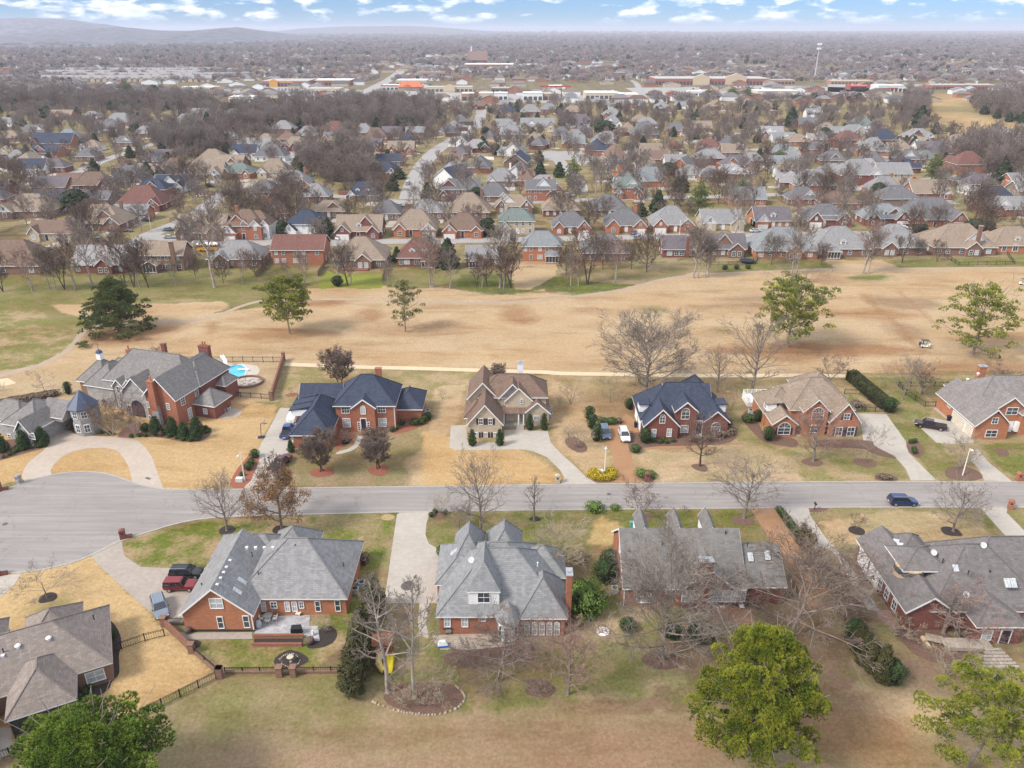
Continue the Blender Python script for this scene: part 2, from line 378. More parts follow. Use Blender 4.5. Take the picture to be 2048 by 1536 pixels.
def pine_proto(seed,H,W,base=.3,puffs=110,pr=1.0,needles=(.30,.035),tuft=(42,13),c='grey',leafc=None,shape='oval',sparse=0,name='pine_tree',trunk_r=None,n1=34,ang=68,up=.15,thin=1.0,fill=0):
    rng = random.Random(seed); nr = np.random.default_rng(seed)
    m,f,_ = skeleton(seed,H,W,base=base,n1=n1,up=up,ang=ang,kids_=(3,2,0),tw=.022,shape=shape,r0=trunk_r or H*.016,wob=.05)
    fine = f; root = empty(name)
    V,F = tubes(m,6); npmesh('trunk',V,F,bark(BK[c]),root)
    ends = [s for s in fine if (Vector(s[1])-Vector((0,0,s[1][2]))).length > W*.06 or s[1][2] > H*.7] + [s for s in m[14:]]
    rng.shuffle(ends); cs = []
    for s in ends:
        p = np.array(s[1])
        if all(np.linalg.norm(p-q) > pr*1.02 for q in cs): cs.append(p)
        if len(cs) >= puffs: break
    cs.append(np.array(m[12][1])); env = lambda z: W/2*(math.sin(math.pi*min(1,max(0,(z/H-base*.9)/(1-base*.9))*.8+.2))**.7) if fill > 99 else 1e9
    cs = [q for q in cs if q[2] < H*.94 and math.hypot(q[0],q[1]) < env(q[2])*.95]; P = []; D = []
    for i in range(fill):                  # outer puffs that round the crown off
        t = (i+.5)/fill; a = i*2.39996; pf = math.sin(math.pi*min(1,t*.8+.2))**.7 if shape != 'cone' else 1-t*.9; r_ = W/2*pf*rng.uniform(.35,.98); cs.append(np.array([r_*math.cos(a),r_*math.sin(a),H*(base*.9+(1-base*.9)*t)*rng.uniform(.93,1.0)]))
    for p in cs:
        if rng.random() < sparse: continue
        r = pr*rng.uniform(.65,1.15); n = int(tuft[0]*(r/pr)**2); d = sph(n,nr,-.2); d[:,2] += .15
        P.append(p+d*r*np.array([1,1,.72])*np.where(nr.random((n,1)) < .75,nr.uniform(.86,1.0,(n,1)),nr.uniform(.4,.86,(n,1)))); D.append(d*.9+np.array([0,0,.35]))
    P = np.concatenate(P); D = np.concatenate(D); V,F = blades(P,D,needles[0],needles[1]*thin,nr,tuft[1])
    cr = npmesh('crown',V,F,leafc,root)
    if fill > 99: fine = [q for q in fine if math.hypot(q[1][0],q[1][1]) < env(q[1][2])*.9 and q[1][2] < H*.93]
    V,F = tubes(fine,3); npmesh('branches',V,F,bark(BK[c]),root)
    p = Proto(root); p.H = float(np.percentile(P[:,2],99.8)); p.W = 2*float(np.percentile(np.hypot(P[:,0],P[:,1]),97)); p.name = name; return p
PINE1 = mat('pine_needles',(.12,.175,.02),rough=.7,spec=.2,kind='leaf',c2=(.43,.43,.045),clump=.7)
PINE2 = mat('far_pine_needles',(.20,.24,.06),rough=.7,spec=.2,kind='leaf',c2=(.50,.49,.09),clump=.35)
PINE3 = mat('blue_pine_needles',(.11,.155,.06),rough=.7,spec=.2,kind='leaf',c2=(.24,.26,.07),clump=.3)
PINE4 = mat('thin_pine_needles',(.20,.21,.07),rough=.7,spec=.2,kind='leaf',c2=(.34,.33,.11),clump=.4)
EV1 = mat('arborvitae_leaves',(.025,.05,.018),rough=.8,spec=.2,kind='leaf',c2=(.06,.10,.03),clump=1.5)
EV2 = mat('boxwood_leaves',(.05,.085,.025),rough=.8,spec=.2,kind='leaf',c2=(.10,.15,.04),clump=2.5)
EV3 = mat('bright_shrub_leaves',(.09,.15,.03),rough=.7,spec=.2,kind='leaf',c2=(.17,.25,.05),clump=.8)
EV4 = mat('bronze_cypress_leaves',(.06,.065,.025),rough=.8,spec=.2,kind='leaf',c2=(.11,.10,.04),clump=1.2)
DEAD = mat('dead_oak_leaves',(.25,.13,.06),rough=.9,spec=.1,kind='leaf',c2=(.38,.22,.11),clump=.8)
YEL = mat('yellow_blossom',(.45,.33,.03),rough=.8,spec=.1,kind='leaf',c2=(.62,.47,.04),clump=3)
TWG = mat('twiggy_shrub',(.18,.13,.10),rough=.95,spec=.1,kind='leaf',c2=(.28,.21,.16),clump=2)
def ever_proto(seed,H,W,m=None,shape='cone',n=2600,size=.13,name='evergreen_shrub',trunk=True,skirt=.05,lobes=.13):
    """solid evergreen made of leaf sprays over a lumpy body, denser than the eye can see through"""
    nr = np.random.default_rng(seed); root = empty(name)
    t = nr.random(n)
    if shape == 'cone': prof = lambda t: np.minimum(1,np.power(np.clip(1-t,0,1),.62)*1.12)*np.minimum(1,.55+t*4)
    elif shape == 'column': prof = lambda t: np.power(np.clip(1-t**3.2,0,1),.8)*np.minimum(1,.75+t*2)
    elif shape == 'tree': prof = lambda t: np.power(np.clip(1-t,0.02,1),.8)*np.minimum(1,.6+t*3)*(1+.16*np.sin(t*31))
    else: prof = lambda t: np.sqrt(np.clip(1-(2*t-1)**2,0.0,1))
    if shape != 'ball': t = 1-np.sqrt(1-t*.985)
    else: t = (1-np.cos(np.pi*t))/2
    a = nr.random(n)*2*np.pi; r = W/2*prof(t); ph = nr.random(6)*6
    r = r*(1+lobes*np.sin(a*3+ph[0]+t*9)+lobes*.8*np.sin(a*5+ph[1]-t*14)+lobes*.6*np.sin(a*2+ph[2]+t*23))
    r *= nr.uniform(.72,1.04,n)
    z = skirt*H+t*H*(1-skirt); P = np.stack([r*np.cos(a),r*np.sin(a),z],1)
    Nn = np.stack([np.cos(a),np.sin(a),np.full(n,.55 if shape != 'ball' else 0)+(2*t-1)*(1.2 if shape == 'ball' else .2)],1)
    V,F = leaves(P,Nn,size,nr,.5); npmesh('crown',V,F,m,root)
    if trunk:
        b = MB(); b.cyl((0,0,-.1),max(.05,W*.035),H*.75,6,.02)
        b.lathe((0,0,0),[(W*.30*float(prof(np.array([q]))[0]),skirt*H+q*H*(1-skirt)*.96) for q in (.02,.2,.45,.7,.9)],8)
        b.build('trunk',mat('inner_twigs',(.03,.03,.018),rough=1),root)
    p = Proto(root); p.H = H; p.W = W; p.name = name; return p
# ---------------------------------------------------------------- the ground
PAL = dict(lime=(.30,.36,.07),fair=(.60,.465,.30),gold=(.62,.455,.245),pale=(.58,.455,.30),straw=(.49,.385,.24),olive=(.31,.275,.14),green=(.19,.225,.07),deep=(.10,.155,.05),
           brown=(.38,.25,.17),rust=(.40,.235,.13),dead=(.41,.33,.22),leaf=(.27,.19,.14),dirt=(.42,.30,.20),yellow=(.60,.45,.22),wood=(.24,.195,.17),sub=(.42,.345,.23),sand=(.60,.45,.28))
def inpoly(x,y,poly):
    c = np.zeros(x.shape,bool); n = len(poly)
    for i in range(n):
        x1,y1 = poly[i]; x2,y2 = poly[i-1]
        if y1 == y2: continue
        c ^= ((y1 > y) != (y2 > y)) & (x < (x2-x1)*(y-y1)/(y2-y1)+x1)
    return c
def geom(a,q,n): return [a*q**i for i in range(1,n+1)]
xs = np.concatenate([-210-np.array([3*1.28**i for i in range(1,38)])[::-1],np.arange(-210,210.1,.7),210+np.array([3*1.28**i for i in range(1,38)])])
ys = np.concatenate([[-400,-100,-20,10],np.arange(30,330,.7),330+np.array([1.2*1.15**i for i in range(1,74)])])
GX,GY = np.meshgrid(xs,ys); gx,gy = GX.ravel(),GY.ravel()
def vnoise(x,y,s,seed):                   # smooth value noise, numpy
    r_ = np.random.default_rng(seed).random((257,257)); u,v = x/s+97.3,y/s+31.7
    i,j = np.floor(u).astype(int),np.floor(v).astype(int); fu,fv = u-i,v-j; fu = fu*fu*(3-2*fu); fv = fv*fv*(3-2*fv); i %= 256; j %= 256
    return (r_[i,j]*(1-fu)+r_[i+1,j]*fu)*(1-fv)+(r_[i,j+1]*(1-fu)+r_[i+1,j+1]*fu)*fv
def fbm(x,y,s,seed,o=4): return sum(vnoise(x,y,s/2**k,seed+k)*.5**(k+1) for k in range(o))/(1-.5**o)
C = np.tile(np.array(PAL['sub']),(len(gx),1)); GR = np.full(len(gx),.45)
n1_,n2_,n3_ = fbm(gx,gy,60,1),fbm(gx,gy,14,9),fbm(gx,gy,5,5)
def paint(poly,key,green=None,a=1.0,rag=1.2,soft=0):
    """poly: list of (x, y) ground points; rag: raggedness of the edge in metres"""
    global C
    p = [(q[0],q[1]) for q in poly]; x0,x1 = min(q[0] for q in p)-3,max(q[0] for q in p)+3; y0,y1 = min(q[1] for q in p)-3,max(q[1] for q in p)+3
    k = np.nonzero((gx > x0) & (gx < x1) & (gy > y0) & (gy < y1))[0]
    if not len(k): return
    acc = np.zeros(len(k)); T = 5 if soft else 1
    for t in range(T):
        dx = (n3_[k]-.5)*rag*4 + (math.cos(t*1.26)*soft if soft else 0); dy = (n2_[k]-.5)*rag*4 + (math.sin(t*1.26)*soft if soft else 0)
        acc += inpoly(gx[k]+dx,gy[k]+dy,p)
    acc = (acc/T*a)[:,None]; C[k] = C[k]*(1-acc)+np.array(PAL[key])*acc
    if green is not None: GR[k] = GR[k]*(1-acc[:,0])+green*acc[:,0]
def zp(z,*pts): return [GZ(z,x,y) for x,y in pts]
def blob(c,rx,ry,n=14,seed=0):
    r_ = random.Random(seed or int(abs(c[0]*7+c[1]*13))); return [(c[0]+math.cos(i/n*6.2832)*rx*r_.uniform(.75,1.2),c[1]+math.sin(i/n*6.2832)*ry*r_.uniform(.75,1.2)) for i in range(n)]
# suburbs: tan winter lawns, olive and leaf-brown patches; woods beyond
m_ = (n2_ > .56); C[m_] = np.array(PAL['olive'])*.5+np.array(PAL['sub'])*.5
m_ = (n2_ < .40); C[m_] = PAL['leaf']
m_ = (gy > 900); C[m_] = C[m_]*.35+np.array(PAL['wood'])*.65
# golf fairway
FE = zp(0,(-60,585),(60,600),(104,612),(330,608),(520,585),(640,570),(800,572),(900,578),(985,590),(1080,586),(1150,590),(1240,580),(1300,560),(1390,545),(1500,541),(1660,536),(1850,533),(2048,534),(2300,532))
paint(FE+zp(0,(2300,745),(2048,742),(1700,745),(1400,752),(1000,748),(650,740),(560,735),(-60,770)),'fair',.05,rag=.5)
paint(zp(0,(-300,520),(620,520),(560,600),(480,640),(380,650),(230,650),(180,660),(140,710),(60,745),(-300,790)),'olive',.4,rag=.6)
paint(zp(0,(-300,622),(60,612),(100,640),(170,655),(150,700),(60,738),(-300,770)),'straw',.75,rag=.8)
paint(zp(9,(395,985),(640,915),(1050,910),(1700,935),(1800,975),(1800,1010),(1500,1105),(1000,1110),(700,1095),(500,1050)),'fair',.02,rag=.15)
paint(zp(0,(170,660),(560,610),(600,740),(-60,765),(60,740),(130,700)),'fair',.05,rag=.4)
paint(zp(9,(700,1200),(900,1170),(1250,1140),(1480,1150),(1330,1220),(1050,1290),(650,1300)),'rust',.02,.85,1.2,2)
paint(zp(9,(1600,1140),(1700,1110),(1740,1200),(1620,1215)),'rust',.2,.6,.5,1)
for z,x,y,rx,ry,k,a in ((10,300,1220,13,4,'rust',.45),(10,560,975,8,2.2,'rust',.7),(10,960,1050,4,5,'rust',.5),(10,1300,1180,16,6,'rust',.25),(11,150,1060,6,7,'rust',.5),
        (11,1200,1020,5,3,'olive',.8),(11,1740,1190,4,2,'olive',.8),(11,800,1040,12,3,'rust',.25),(12,700,1260,20,4.5,'rust',.6),(12,320,1290,18,5,'rust',.55),
        (12,1150,910,10,6,'leaf',.35),(12,1180,1130,5,8,'leaf',.3),(12,850,1000,16,4,'rust',.4),(12,60,890,14,3,'leaf',.35),(12,1700,1400,26,4,'rust',.45),
        (12,650,750,10,5,'rust',.35),(12,900,730,7,3.5,'green',.7),(11,1850,1000,14,3,'leaf',.25),(10,760,1150,2.5,1,'olive',.8),(12,1900,1180,16,4,'rust',.3)):
    paint(blob(GZ(z,x,y),rx,ry),k,None,min(.95,a*1.5),1.6,1.5)
# grass behind the far gardens
paint(zp(0,(-60,520),(520,520),(620,548),(640,575),(560,580),(450,590),(300,590),(60,600),(-60,588)),'olive',.6,rag=1)
paint(zp(0,(-60,590),(60,598),(300,586),(500,590),(520,600),(330,606),(104,612),(-60,625)),'olive',.7,.7,1)
paint(zp(10,(520,840),(590,730),(640,715),(700,740),(1062,735),(1040,850),(900,862),(700,845),(560,860)),'lime',.2,.95,.15)
paint(zp(10,(1062,735),(1250,700),(1650,710),(1600,850),(1100,850)),'olive',.5)
paint(zp(10,(1650,740),(2100,740),(2100,905),(1800,880),(1600,850)),'deep',.9,.8,.8)
paint(zp(11,(0,640),(460,640),(440,800),(350,880),(110,850)),'fair',.1,1,.8)
paint(zp(11,(430,760),(700,800),(1050,830),(880,870),(600,895),(360,860),(0,905),(0,870),(250,860)),'deep',.9,.85,.6)
paint(zp(11,(700,690),(1500,640),(1560,720),(1250,790),(1050,830),(720,790)),'dead',.5,1,1)
paint(zp(11,(1650,680),(2100,650),(2100,712),(1650,735)),'olive',.6,1,.3)
paint(zp(12,(0,560),(560,600),(620,655),(0,680)),'olive',.8,1,.5)
paint(zp(12,(580,600),(1000,600),(1110,662),(620,660)),'fair',.05)
paint(zp(12,(1050,600),(2200,570),(2200,655),(1110,662)),'olive',.8,.9,.4)
# verge between the path and the north gardens
paint(zp(0,(560,730),(700,742),(1000,750),(1400,755),(1700,750),(2300,748),(2300,965),(1500,966),(1000,968),(600,975),(560,900)),'straw',.3,rag=.6)
# north lawns, west to east
paint(zp(1,(-400,450),(1540,400),(1900,450),(1760,760),(1560,1022),(1120,1022),(330,905),(-400,1080)),'gold',.04,rag=.2)
paint(zp(1,(-400,240),(600,150),(1250,130),(1900,130),(1900,420),(1400,430),(-400,500)),'pale',.12,rag=.4)
paint(zp(2,(240,160),(560,170),(1640,200),(1650,330),(1200,400),(300,470),(190,400)),'straw',.5,rag=.6)
paint(zp(2,(230,720),(600,600),(1160,600),(1190,700),(1060,820),(1120,1000),(200,1010)),'dead',.42,rag=1)
paint(zp(2,(1250,330),(1480,300),(1380,600),(1360,760),(1380,990),(1120,1000),(1080,820),(1230,640)),'fair',.12,rag=1)
paint(zp(3,(-700,620),(-40,740),(90,800),(300,985),(-700,1000)),'gold',.02,rag=.2)
paint(zp(3,(150,250),(430,400),(640,640),(420,560),(550,700),(620,960),(430,930),(170,640)),'fair',.1,rag=.6)
paint(zp(3,(420,380),(800,300),(1500,330),(1560,500),(1440,560),(1450,700),(700,760),(520,560)),'brown',.15,.55,1.2,1.5)
paint(zp(3,(730,735),(1440,720),(1600,700),(1880,740),(2048,760),(2048,970),(880,975),(760,830)),'pale',.28,rag=.8)
paint(zp(4,(60,240),(170,210),(160,330),(100,480),(230,690),(500,750),(1160,800),(1280,960),(560,965),(400,760),(0,640)),'straw',.55,rag=1)
paint(zp(4,(330,740),(1180,790),(1270,960),(900,880),(600,860)),'olive',.5,.6,1.2,1)
paint(zp(4,(1000,260),(1240,250),(1420,440),(1300,570),(1480,700),(1700,960),(1450,960),(1250,690),(1100,500),(1170,460)),'olive',.75,.9,.8)
paint(zp(4,(840,370),(1080,480),(900,495)),'olive',.8,.9,.3)
paint(zp(4,(1240,250),(1900,280),(1460,350),(1440,440)),'olive',.6,.7,1)
paint(zp(4,(1720,720),(2300,700),(2300,960),(1950,920)),'olive',.85,.9,.5)
# south lawns
paint(zp(0,(-200,1150),(190,1112),(330,1250),(430,1345),(230,1440),(-200,1560)),'gold',.06,rag=.3)
paint(zp(5,(150,560),(420,450),(430,560),(200,600)),'olive',.6,.6,.8,1)
paint(zp(0,(-300,1560),(230,1440),(430,1345),(700,1350),(750,1390),(1200,1440),(1500,1440),(1800,1360),(2300,1420),(2500,1900),(-500,1900)),'dead',.25,rag=1.5)
paint(zp(0,(290,1430),(440,1355),(700,1355),(740,1400),(720,1440),(420,1480)),'olive',.45,.75,2,1.5)
paint(zp(0,(380,1500),(900,1440),(1300,1450),(1500,1500),(1400,1700),(380,1700)),'brown',.1,.8,3,3)
paint(zp(8,(600,1150),(1100,1100),(1400,1330),(1300,1500),(620,1480)),'rust',.1,.75,2,2)
paint(zp(8,(1120,1060),(1550,1110),(1640,1300),(1250,1250)),'sand',.1,.8,1,1.5)
paint(zp(8,(1000,850),(1500,850),(2200,1000),(2200,1150),(1500,1080),(1150,1010)),'leaf',.1,.8,1.2,1)
paint(zp(0,(245,1090),(400,1045),(617,1030),(785,1028),(770,1160),(700,1200),(400,1140),(300,1130),(250,1110)),'straw',1.0,rag=.7)
paint(zp(2,(330,1220),(980,1180),(940,1500),(740,1500),(750,1360),(430,1350)),'olive',.95,.85,1)
paint(zp(0,(720,1090),(775,1160),(740,1250),(640,1340),(430,1340),(400,1290),(640,1250),(700,1200)),'straw',.9,rag=.8)
paint(zp(2,(1215,1190),(1400,1180),(2100,1160),(2100,1400),(1300,1420),(1200,1350)),'olive',.75,.95,.5)
paint(zp(3,(0,1165),(1530,1150),(1640,1420),(1400,1430),(0,1440)),'olive',.75,1,.5)
paint(zp(3,(480,1155),(1530,1150),(1600,1300),(1300,1310),(700,1310),(560,1200)),'green',.8,.75,.6,.6)
paint(zp(3,(430,1240),(530,1190),(660,1260),(700,1310),(600,1400),(420,1370)),'yellow',.02,.95,.8)
paint(zp(3,(470,1400),(600,1400),(600,1480),(480,1480)),'rust',.02,.8,.5,.5)
paint(zp(3,(1320,1290),(1640,1300),(1700,1420),(1400,1420)),'brown',.3,.6,1,1)
paint(zp(6,(560,700),(850,650),(1850,900),(2000,400),(2200,700),(2200,1250),(1000,1340),(560,1150),(550,640)),'dead',.72,rag=1)
paint(zp(6,(450,1130),(600,640),(740,640),(730,1000),(1000,1080)),'leaf',.5,.55,1,1)
paint(zp(6,(1010,1130),(1500,1050),(1950,900),(2200,1000),(2150,1250),(1300,1330)),'olive',.6,.6,1.5,1.5)
paint(zp(6,(1880,620),(1980,700),(2010,900),(1880,860),(1700,1000),(1700,1080)),'fair',.2,.6,.8,.6)
paint(zp(7,(450,860),(1050,850),(1300,1050),(900,1100),(500,1000)),'leaf',.35,.7,1.5,1)
paint(zp(7,(1500,500),(1640,560),(1900,950),(1800,1100),(1600,1000),(1350,750)),'leaf',.08,.85,1.2,.8)
paint(zp(8,(750,0),(1280,-60),(1780,0),(2200,420),(2300,200),(2300,500),(1400,150),(1060,130),(860,160)),'pale',.3,rag=.6)
paint(zp(4,(1750,1150),(2048,1480),(2300,1800),(1950,1480),(1790,1300)),'olive',.7,.8,.6)
paint(zp(4,(1930,1150),(2300,1150),(2300,1500)),'straw',.6)
paint(zp(8,(850,250),(1080,200),(1150,560),(1100,700),(1650,900),(1500,1000),(1250,900),(1150,650),(960,560)),'leaf',.1,.8,1,1)
# far golf clearing
paint(zp(15,(1600,330),(1800,322),(1800,390),(1830,430),(1960,445),(2100,500),(2100,520),(1700,490),(1640,440),(1720,400),(1580,350)),'gold',.1,1,2)
# tyre tracks, dark wear and mower stripes as real wear of the turf
for z,x0,y0,x1,y1,wd in ((12,850,850,1300,1290,1.2),(12,0,920,700,1000,.6),(10,0,1170,700,1200,.8),(11,0,960,620,910,1.2),(12,1100,820,1400,1100,.8)):
    a,b = GZ(z,x0,y0),GZ(z,x1,y1); u = (b-a).normalized(); v = Vector((-u.y,u.x,0))*wd
    paint([a-v,b-v,b+v,a+v],'rust',None,.45,.6,.5)
pv = np.stack([gx,gy,np.zeros(len(gx))],1); ny,nx = GX.shape
ii = (np.arange(ny-1)[:,None]*nx+np.arange(nx-1)[None,:]).ravel()
ground = npmesh('ground',pv,np.stack([ii,ii+1,ii+nx+1,ii+nx],1),None); tag(ground,kind='structure')
ca = ground.data.color_attributes.new('Turf','FLOAT_COLOR','POINT')
ca.data.foreach_set('color',np.concatenate([C,GR[:,None]],1).astype(np.float32).ravel())
gm = bpy.data.materials.new('turf'); gm.use_nodes = True; t = gm.node_tree; n = t.nodes; L = t.links; bs = n['Principled BSDF']
bs.inputs['Roughness'].default_value = 1; bs.inputs['Specular IOR Level'].default_value = .05
at = n.new('ShaderNodeAttribute'); at.attribute_name = 'Turf'; tcg = n.new('ShaderNodeTexCoord')
def gn(scale,det=5,r=.6,st=None):
    q = n.new('ShaderNodeTexNoise'); q.inputs['Scale'].default_value = scale; q.inputs['Detail'].default_value = det; q.inputs['Roughness'].default_value = r
    if st: mp = n.new('ShaderNodeMapping'); mp.inputs['Scale'].default_value = st; L.new(tcg.outputs['Object'],mp.inputs[0]); L.new(mp.outputs[0],q.inputs['Vector'])
    else: L.new(tcg.outputs['Object'],q.inputs['Vector'])
    return q.outputs['Fac']
def gr(f,a,b,c=0,d=1):
    q = n.new('ShaderNodeMapRange'); L.new(f,q.inputs[0])
    for i,v in enumerate((a,b,c,d)): q.inputs[i+1].default_value = v
    return q.outputs[0]
def gmix(f,a,b,mode='MIX'):
    q = n.new('ShaderNodeMix'); q.data_type = 'RGBA'; q.blend_type = mode
    L.new(f,q.inputs[0]) if not isinstance(f,(int,float)) else setattr(q.inputs[0],'default_value',f)
    for i,v in ((6,a),(7,b)):
        if isinstance(v,tuple): q.inputs[i].default_value = v
        else: L.new(v,q.inputs[i])
    return q.outputs[2]
def gm_(op,a,b):
    q = n.new('ShaderNodeMath'); q.operation = op; q.use_clamp = True
    for i,v in enumerate((a,b)):
        if isinstance(v,(int,float)): q.inputs[i].default_value = v
        else: L.new(v,q.inputs[i])
    return q.outputs[0]
cA = gmix(gr(gn(.05,6,.65),.3,.7),at.outputs['Color'],(.84,.80,.78,1),'MULTIPLY')
cA = gmix(gm_('MULTIPLY',gr(gn(.16,6,.62),.41,.55),at.outputs['Alpha']),cA,(.16,.205,.04,1))            # green patches
cA = gmix(gm_('MULTIPLY',gr(gn(.55,6,.7),.50,.66),gm_('MULTIPLY',at.outputs['Alpha'],.85)),cA,(.36,.265,.15,1))   # straw patches
cA = gmix(gm_('MULTIPLY',gr(gn(1.6,4,.75),.55,.7),gm_('MULTIPLY',at.outputs['Alpha'],.7)),cA,(.10,.085,.045,1))   # clumps
cA = gmix(gr(gn(.10,7,.72,(.35,1.5,1)),.50,.66,0,.62),cA,(.62,.52,.44,1),'MULTIPLY')          # thin worn streaks
cA = gmix(gr(gn(.045,6,.6,(.5,1.2,1)),.46,.62,0,.55),cA,(.88,.77,.64,1),'MULTIPLY')
cA = gmix(gr(gn(.8,8,.8),.3,.75,.0,.55),cA,(.62,.55,.5,1),'MULTIPLY')
cA = gmix(gr(gn(2.2,8,.85),.38,.62,.72,.0),cA,(.50,.45,.38,1),'MULTIPLY')
cA = gmix(gr(gn(3.1,6,.9),.60,.70,0,.38),cA,(.62,.50,.36,1))
hs = n.new('ShaderNodeHueSaturation'); hs.inputs['Saturation'].default_value = 1.0; L.new(cA,hs.inputs['Color'])
L.new(hs.outputs[0],bs.inputs['Base Color']); ground.data.materials.append(gm)
# ---------------------------------------------------------------- sheets: roads, drives, paths, beds (each a few mm above the one below)
ROADS = []                                  # polylines for keeping trees and houses off
def sheet(name,pts,m,z,kind='structure',label=None,cat=None,group=None,loc=(0,0,0)):
    b = MB(); pts = [(p[0],p[1]) for p in pts]
    from mathutils.geometry import tessellate_polygon
    tr = tessellate_polygon([[Vector((x,y,0)) for x,y in pts]]); b.v = [(x,y,z) for x,y in pts]
    for f in tr:
        a = [Vector(b.v[i]) for i in f]; nz = (a[1]-a[0]).cross(a[2]-a[0]).z; b.f.append(tuple(f) if nz > 0 else tuple(reversed(f)))
    o = b.build(name,m); tag(o,label,cat,group,kind); return o
def smooth(pts,it=2,closed=True):
    pts = [Vector((p[0],p[1],0)) for p in pts]
    for _ in range(it):
        o = []; n_ = len(pts)
        for i in range(n_ if closed else n_-1):
            a,b = pts[i],pts[(i+1) % n_]; o += [a*.75+b*.25,a*.25+b*.75]
        pts = o if closed else [pts[0]]+o+[pts[-1]]
    return pts
def ribbon(name,pts,wd,m,z,h=0,label=None,sm=2,kind='structure',obj=True):
    pts = smooth(pts,sm,False); L_,R_ = [],[]
    for i,p in enumerate(pts):
        a,b = pts[max(0,i-1)],pts[min(len(pts)-1,i+1)]; d = (b-a).normalized(); nn = Vector((-d.y,d.x,0))*wd/2; L_.append(p+nn); R_.append(p-nn)
    b = MB()
    for i in range(len(pts)-1):
        q = [R_[i],R_[i+1],L_[i+1],L_[i]]
        if h: b.hexa([(v.x,v.y,z) for v in q]+[(v.x,v.y,z+h) for v in q])
        else: b.poly([(v.x,v.y,z) for v in q])
    o = b.build(name,m); tag(o,label,kind=kind); return o
# main street with its turning circle
northE = zp(0,(2600,960))+zp(4,(2040,970),(1300,968))+zp(3,(1800,969),(0,989))+zp(2,(1400,1000),(450,1008))+zp(1,(1600,1022),(1120,1022),(1040,1008),(950,988),(880,962),(800,933),(720,912),(650,902),(570,899),(500,901),(420,909),(350,922),(250,945),(160,974),(80,1006),(0,1046),(-120,1130),(-260,1260))
southE = zp(0,(-30,1148),(60,1144),(110,1134),(150,1124),(190,1107),(240,1082),(293,1065),(351,1047),(410,1036),(504,1031))+zp(2,(400,1190),(1100,1172))+zp(3,(0,1161),(1000,1152),(2040,1143))+zp(4,(1000,1141),(2040,1143))+zp(0,(2600,1012))
street = sheet('street',northE+southE,ROADM,.012)
mat('worn_kerb',(.36,.335,.31),rough=.9,var=.1,kind='concrete')
for nm,e in (('kerb',northE),('kerb',southE)):
    ribbon(nm,[p for p in e],.34,MATS['worn_kerb'],.0,.06,sm=1)
path_poly = {}
def drive(pts,m=CONCP,z=.022,name='driveway',sm=0):
    pts = smooth(pts,sm) if sm else pts; return sheet(name,pts,m,z)
d1 = zp(1,(170,975),(150,925),(165,880),(200,830),(290,760),(345,700),(330,630),(450,610),(500,640),(600,655),(800,665),(930,680),(990,730),(1040,800),(1080,920),(1118,1022),(1000,1003),(905,965),(880,870),(840,800),(800,755),(720,737),(600,740),(500,760),(420,800),(370,850),(345,890),(355,920),(250,948))
drive(d1,mat('beige_concrete',(.44,.37,.305),rough=.9,var=.05,scale=1.5,kind='concrete'))
drive(zp(1,(310,540),(455,515),(450,612),(330,632)),mat('brick_paving',(.24,.12,.09),rough=.9,var=.15,kind='brick'),.028)
drive(zp(1,(800,665),(830,610),(960,560),(975,600),(930,640),(890,668)),MATS['brick_paving'],.028)
drive(zp(2,(205,465),(600,470),(590,650),(300,665),(290,740),(225,800),(200,1010),(-40,1012),(55,750)),CONCP)
drive(zp(2,(575,770),(700,735),(735,665),(755,600),(790,620),(760,690),(720,750),(600,785)),CONCP,.026,'walkway',1)
drive(zp(2,(1370,585),(1480,580),(1480,700),(1740,700),(1735,615),(1830,612))+zp(3,(155,622),(175,700),(260,790),(340,860),(410,930),(500,985),(240,985),(268,940),(240,890),(150,800),(60,762),(0,750))+zp(2,(1840,748),(1700,750),(1400,752),(1362,735)),CONCP,.024)
drive(zp(3,(515,660),(520,600),(640,560),(690,500),(740,540),(800,640),(740,700),(720,750),(740,850),(790,972),(600,975),(625,930),(600,800),(570,720)),AGG)
drive(zp(3,(740,728),(1120,722),(1240,700),(1240,740),(740,748)),AGG,.028,'walkway')
drive(zp(4,(905,500),(1110,508),(1240,690),(1260,770),(1450,958),(1275,960),(1240,880),(1160,790),(1060,740),(950,690),(940,590)),CONCP)
drive(zp(4,(1290,555),(1420,530),(1560,560),(1720,660),(1700,700),(1560,712),(1450,700)),CONCP)
drive(zp(4,(1690,760),(1730,740),(1800,830),(1970,968),(1775,960),(1740,880),(1680,820)),CONCP,.026)
drive(zp(4,(1460,450),(1600,560),(1560,575),(1430,470)),CONCP,.026,'walkway')
drive(zp(2,(1030,1174),(1235,1170),(1205,1250),(1198,1330),(1220,1390),(1290,1430))+zp(6,(880,300),(860,640),(520,640),(600,90)),CONCP)
drive(zp(6,(740,640),(800,640),(780,760),(800,860),(740,840),(730,740)),CONCP,.026,'walkway')
drive(zp(5,(560,215),(750,110),(770,220),(870,290),(1060,300),(1240,400),(1130,640),(1020,630),(880,530),(720,380),(610,280)),mat('worn_concrete',(.35,.30,.255),rough=.9,var=.07,scale=1.5,kind='concrete'))
drive(zp(5,(-60,350),(130,335),(90,400),(0,480),(-100,500)),CONCP)
drive(zp(5,(-60,1280),(70,1290),(80,1440),(-60,1520)),CONCP,.026,'walkway')
drive(zp(3,(1535,1148),(1700,1146),(1830,1350),(2048,1650),(2150,1850),(1950,1850),(1760,1500)),AGG)
drive(zp(4,(375,1146),(575,1143),(590,1200),(680,1330),(830,1500))+zp(8,(1000,330),(1150,560),(1080,560),(860,200))+zp(4,(620,1400),(480,1270)),CONCP)
drive(zp(4,(1750,1143),(1935,1143),(1930,1180),(2048,1300),(2250,1480),(2250,1700),(2048,1470),(1850,1260)),CONCP)
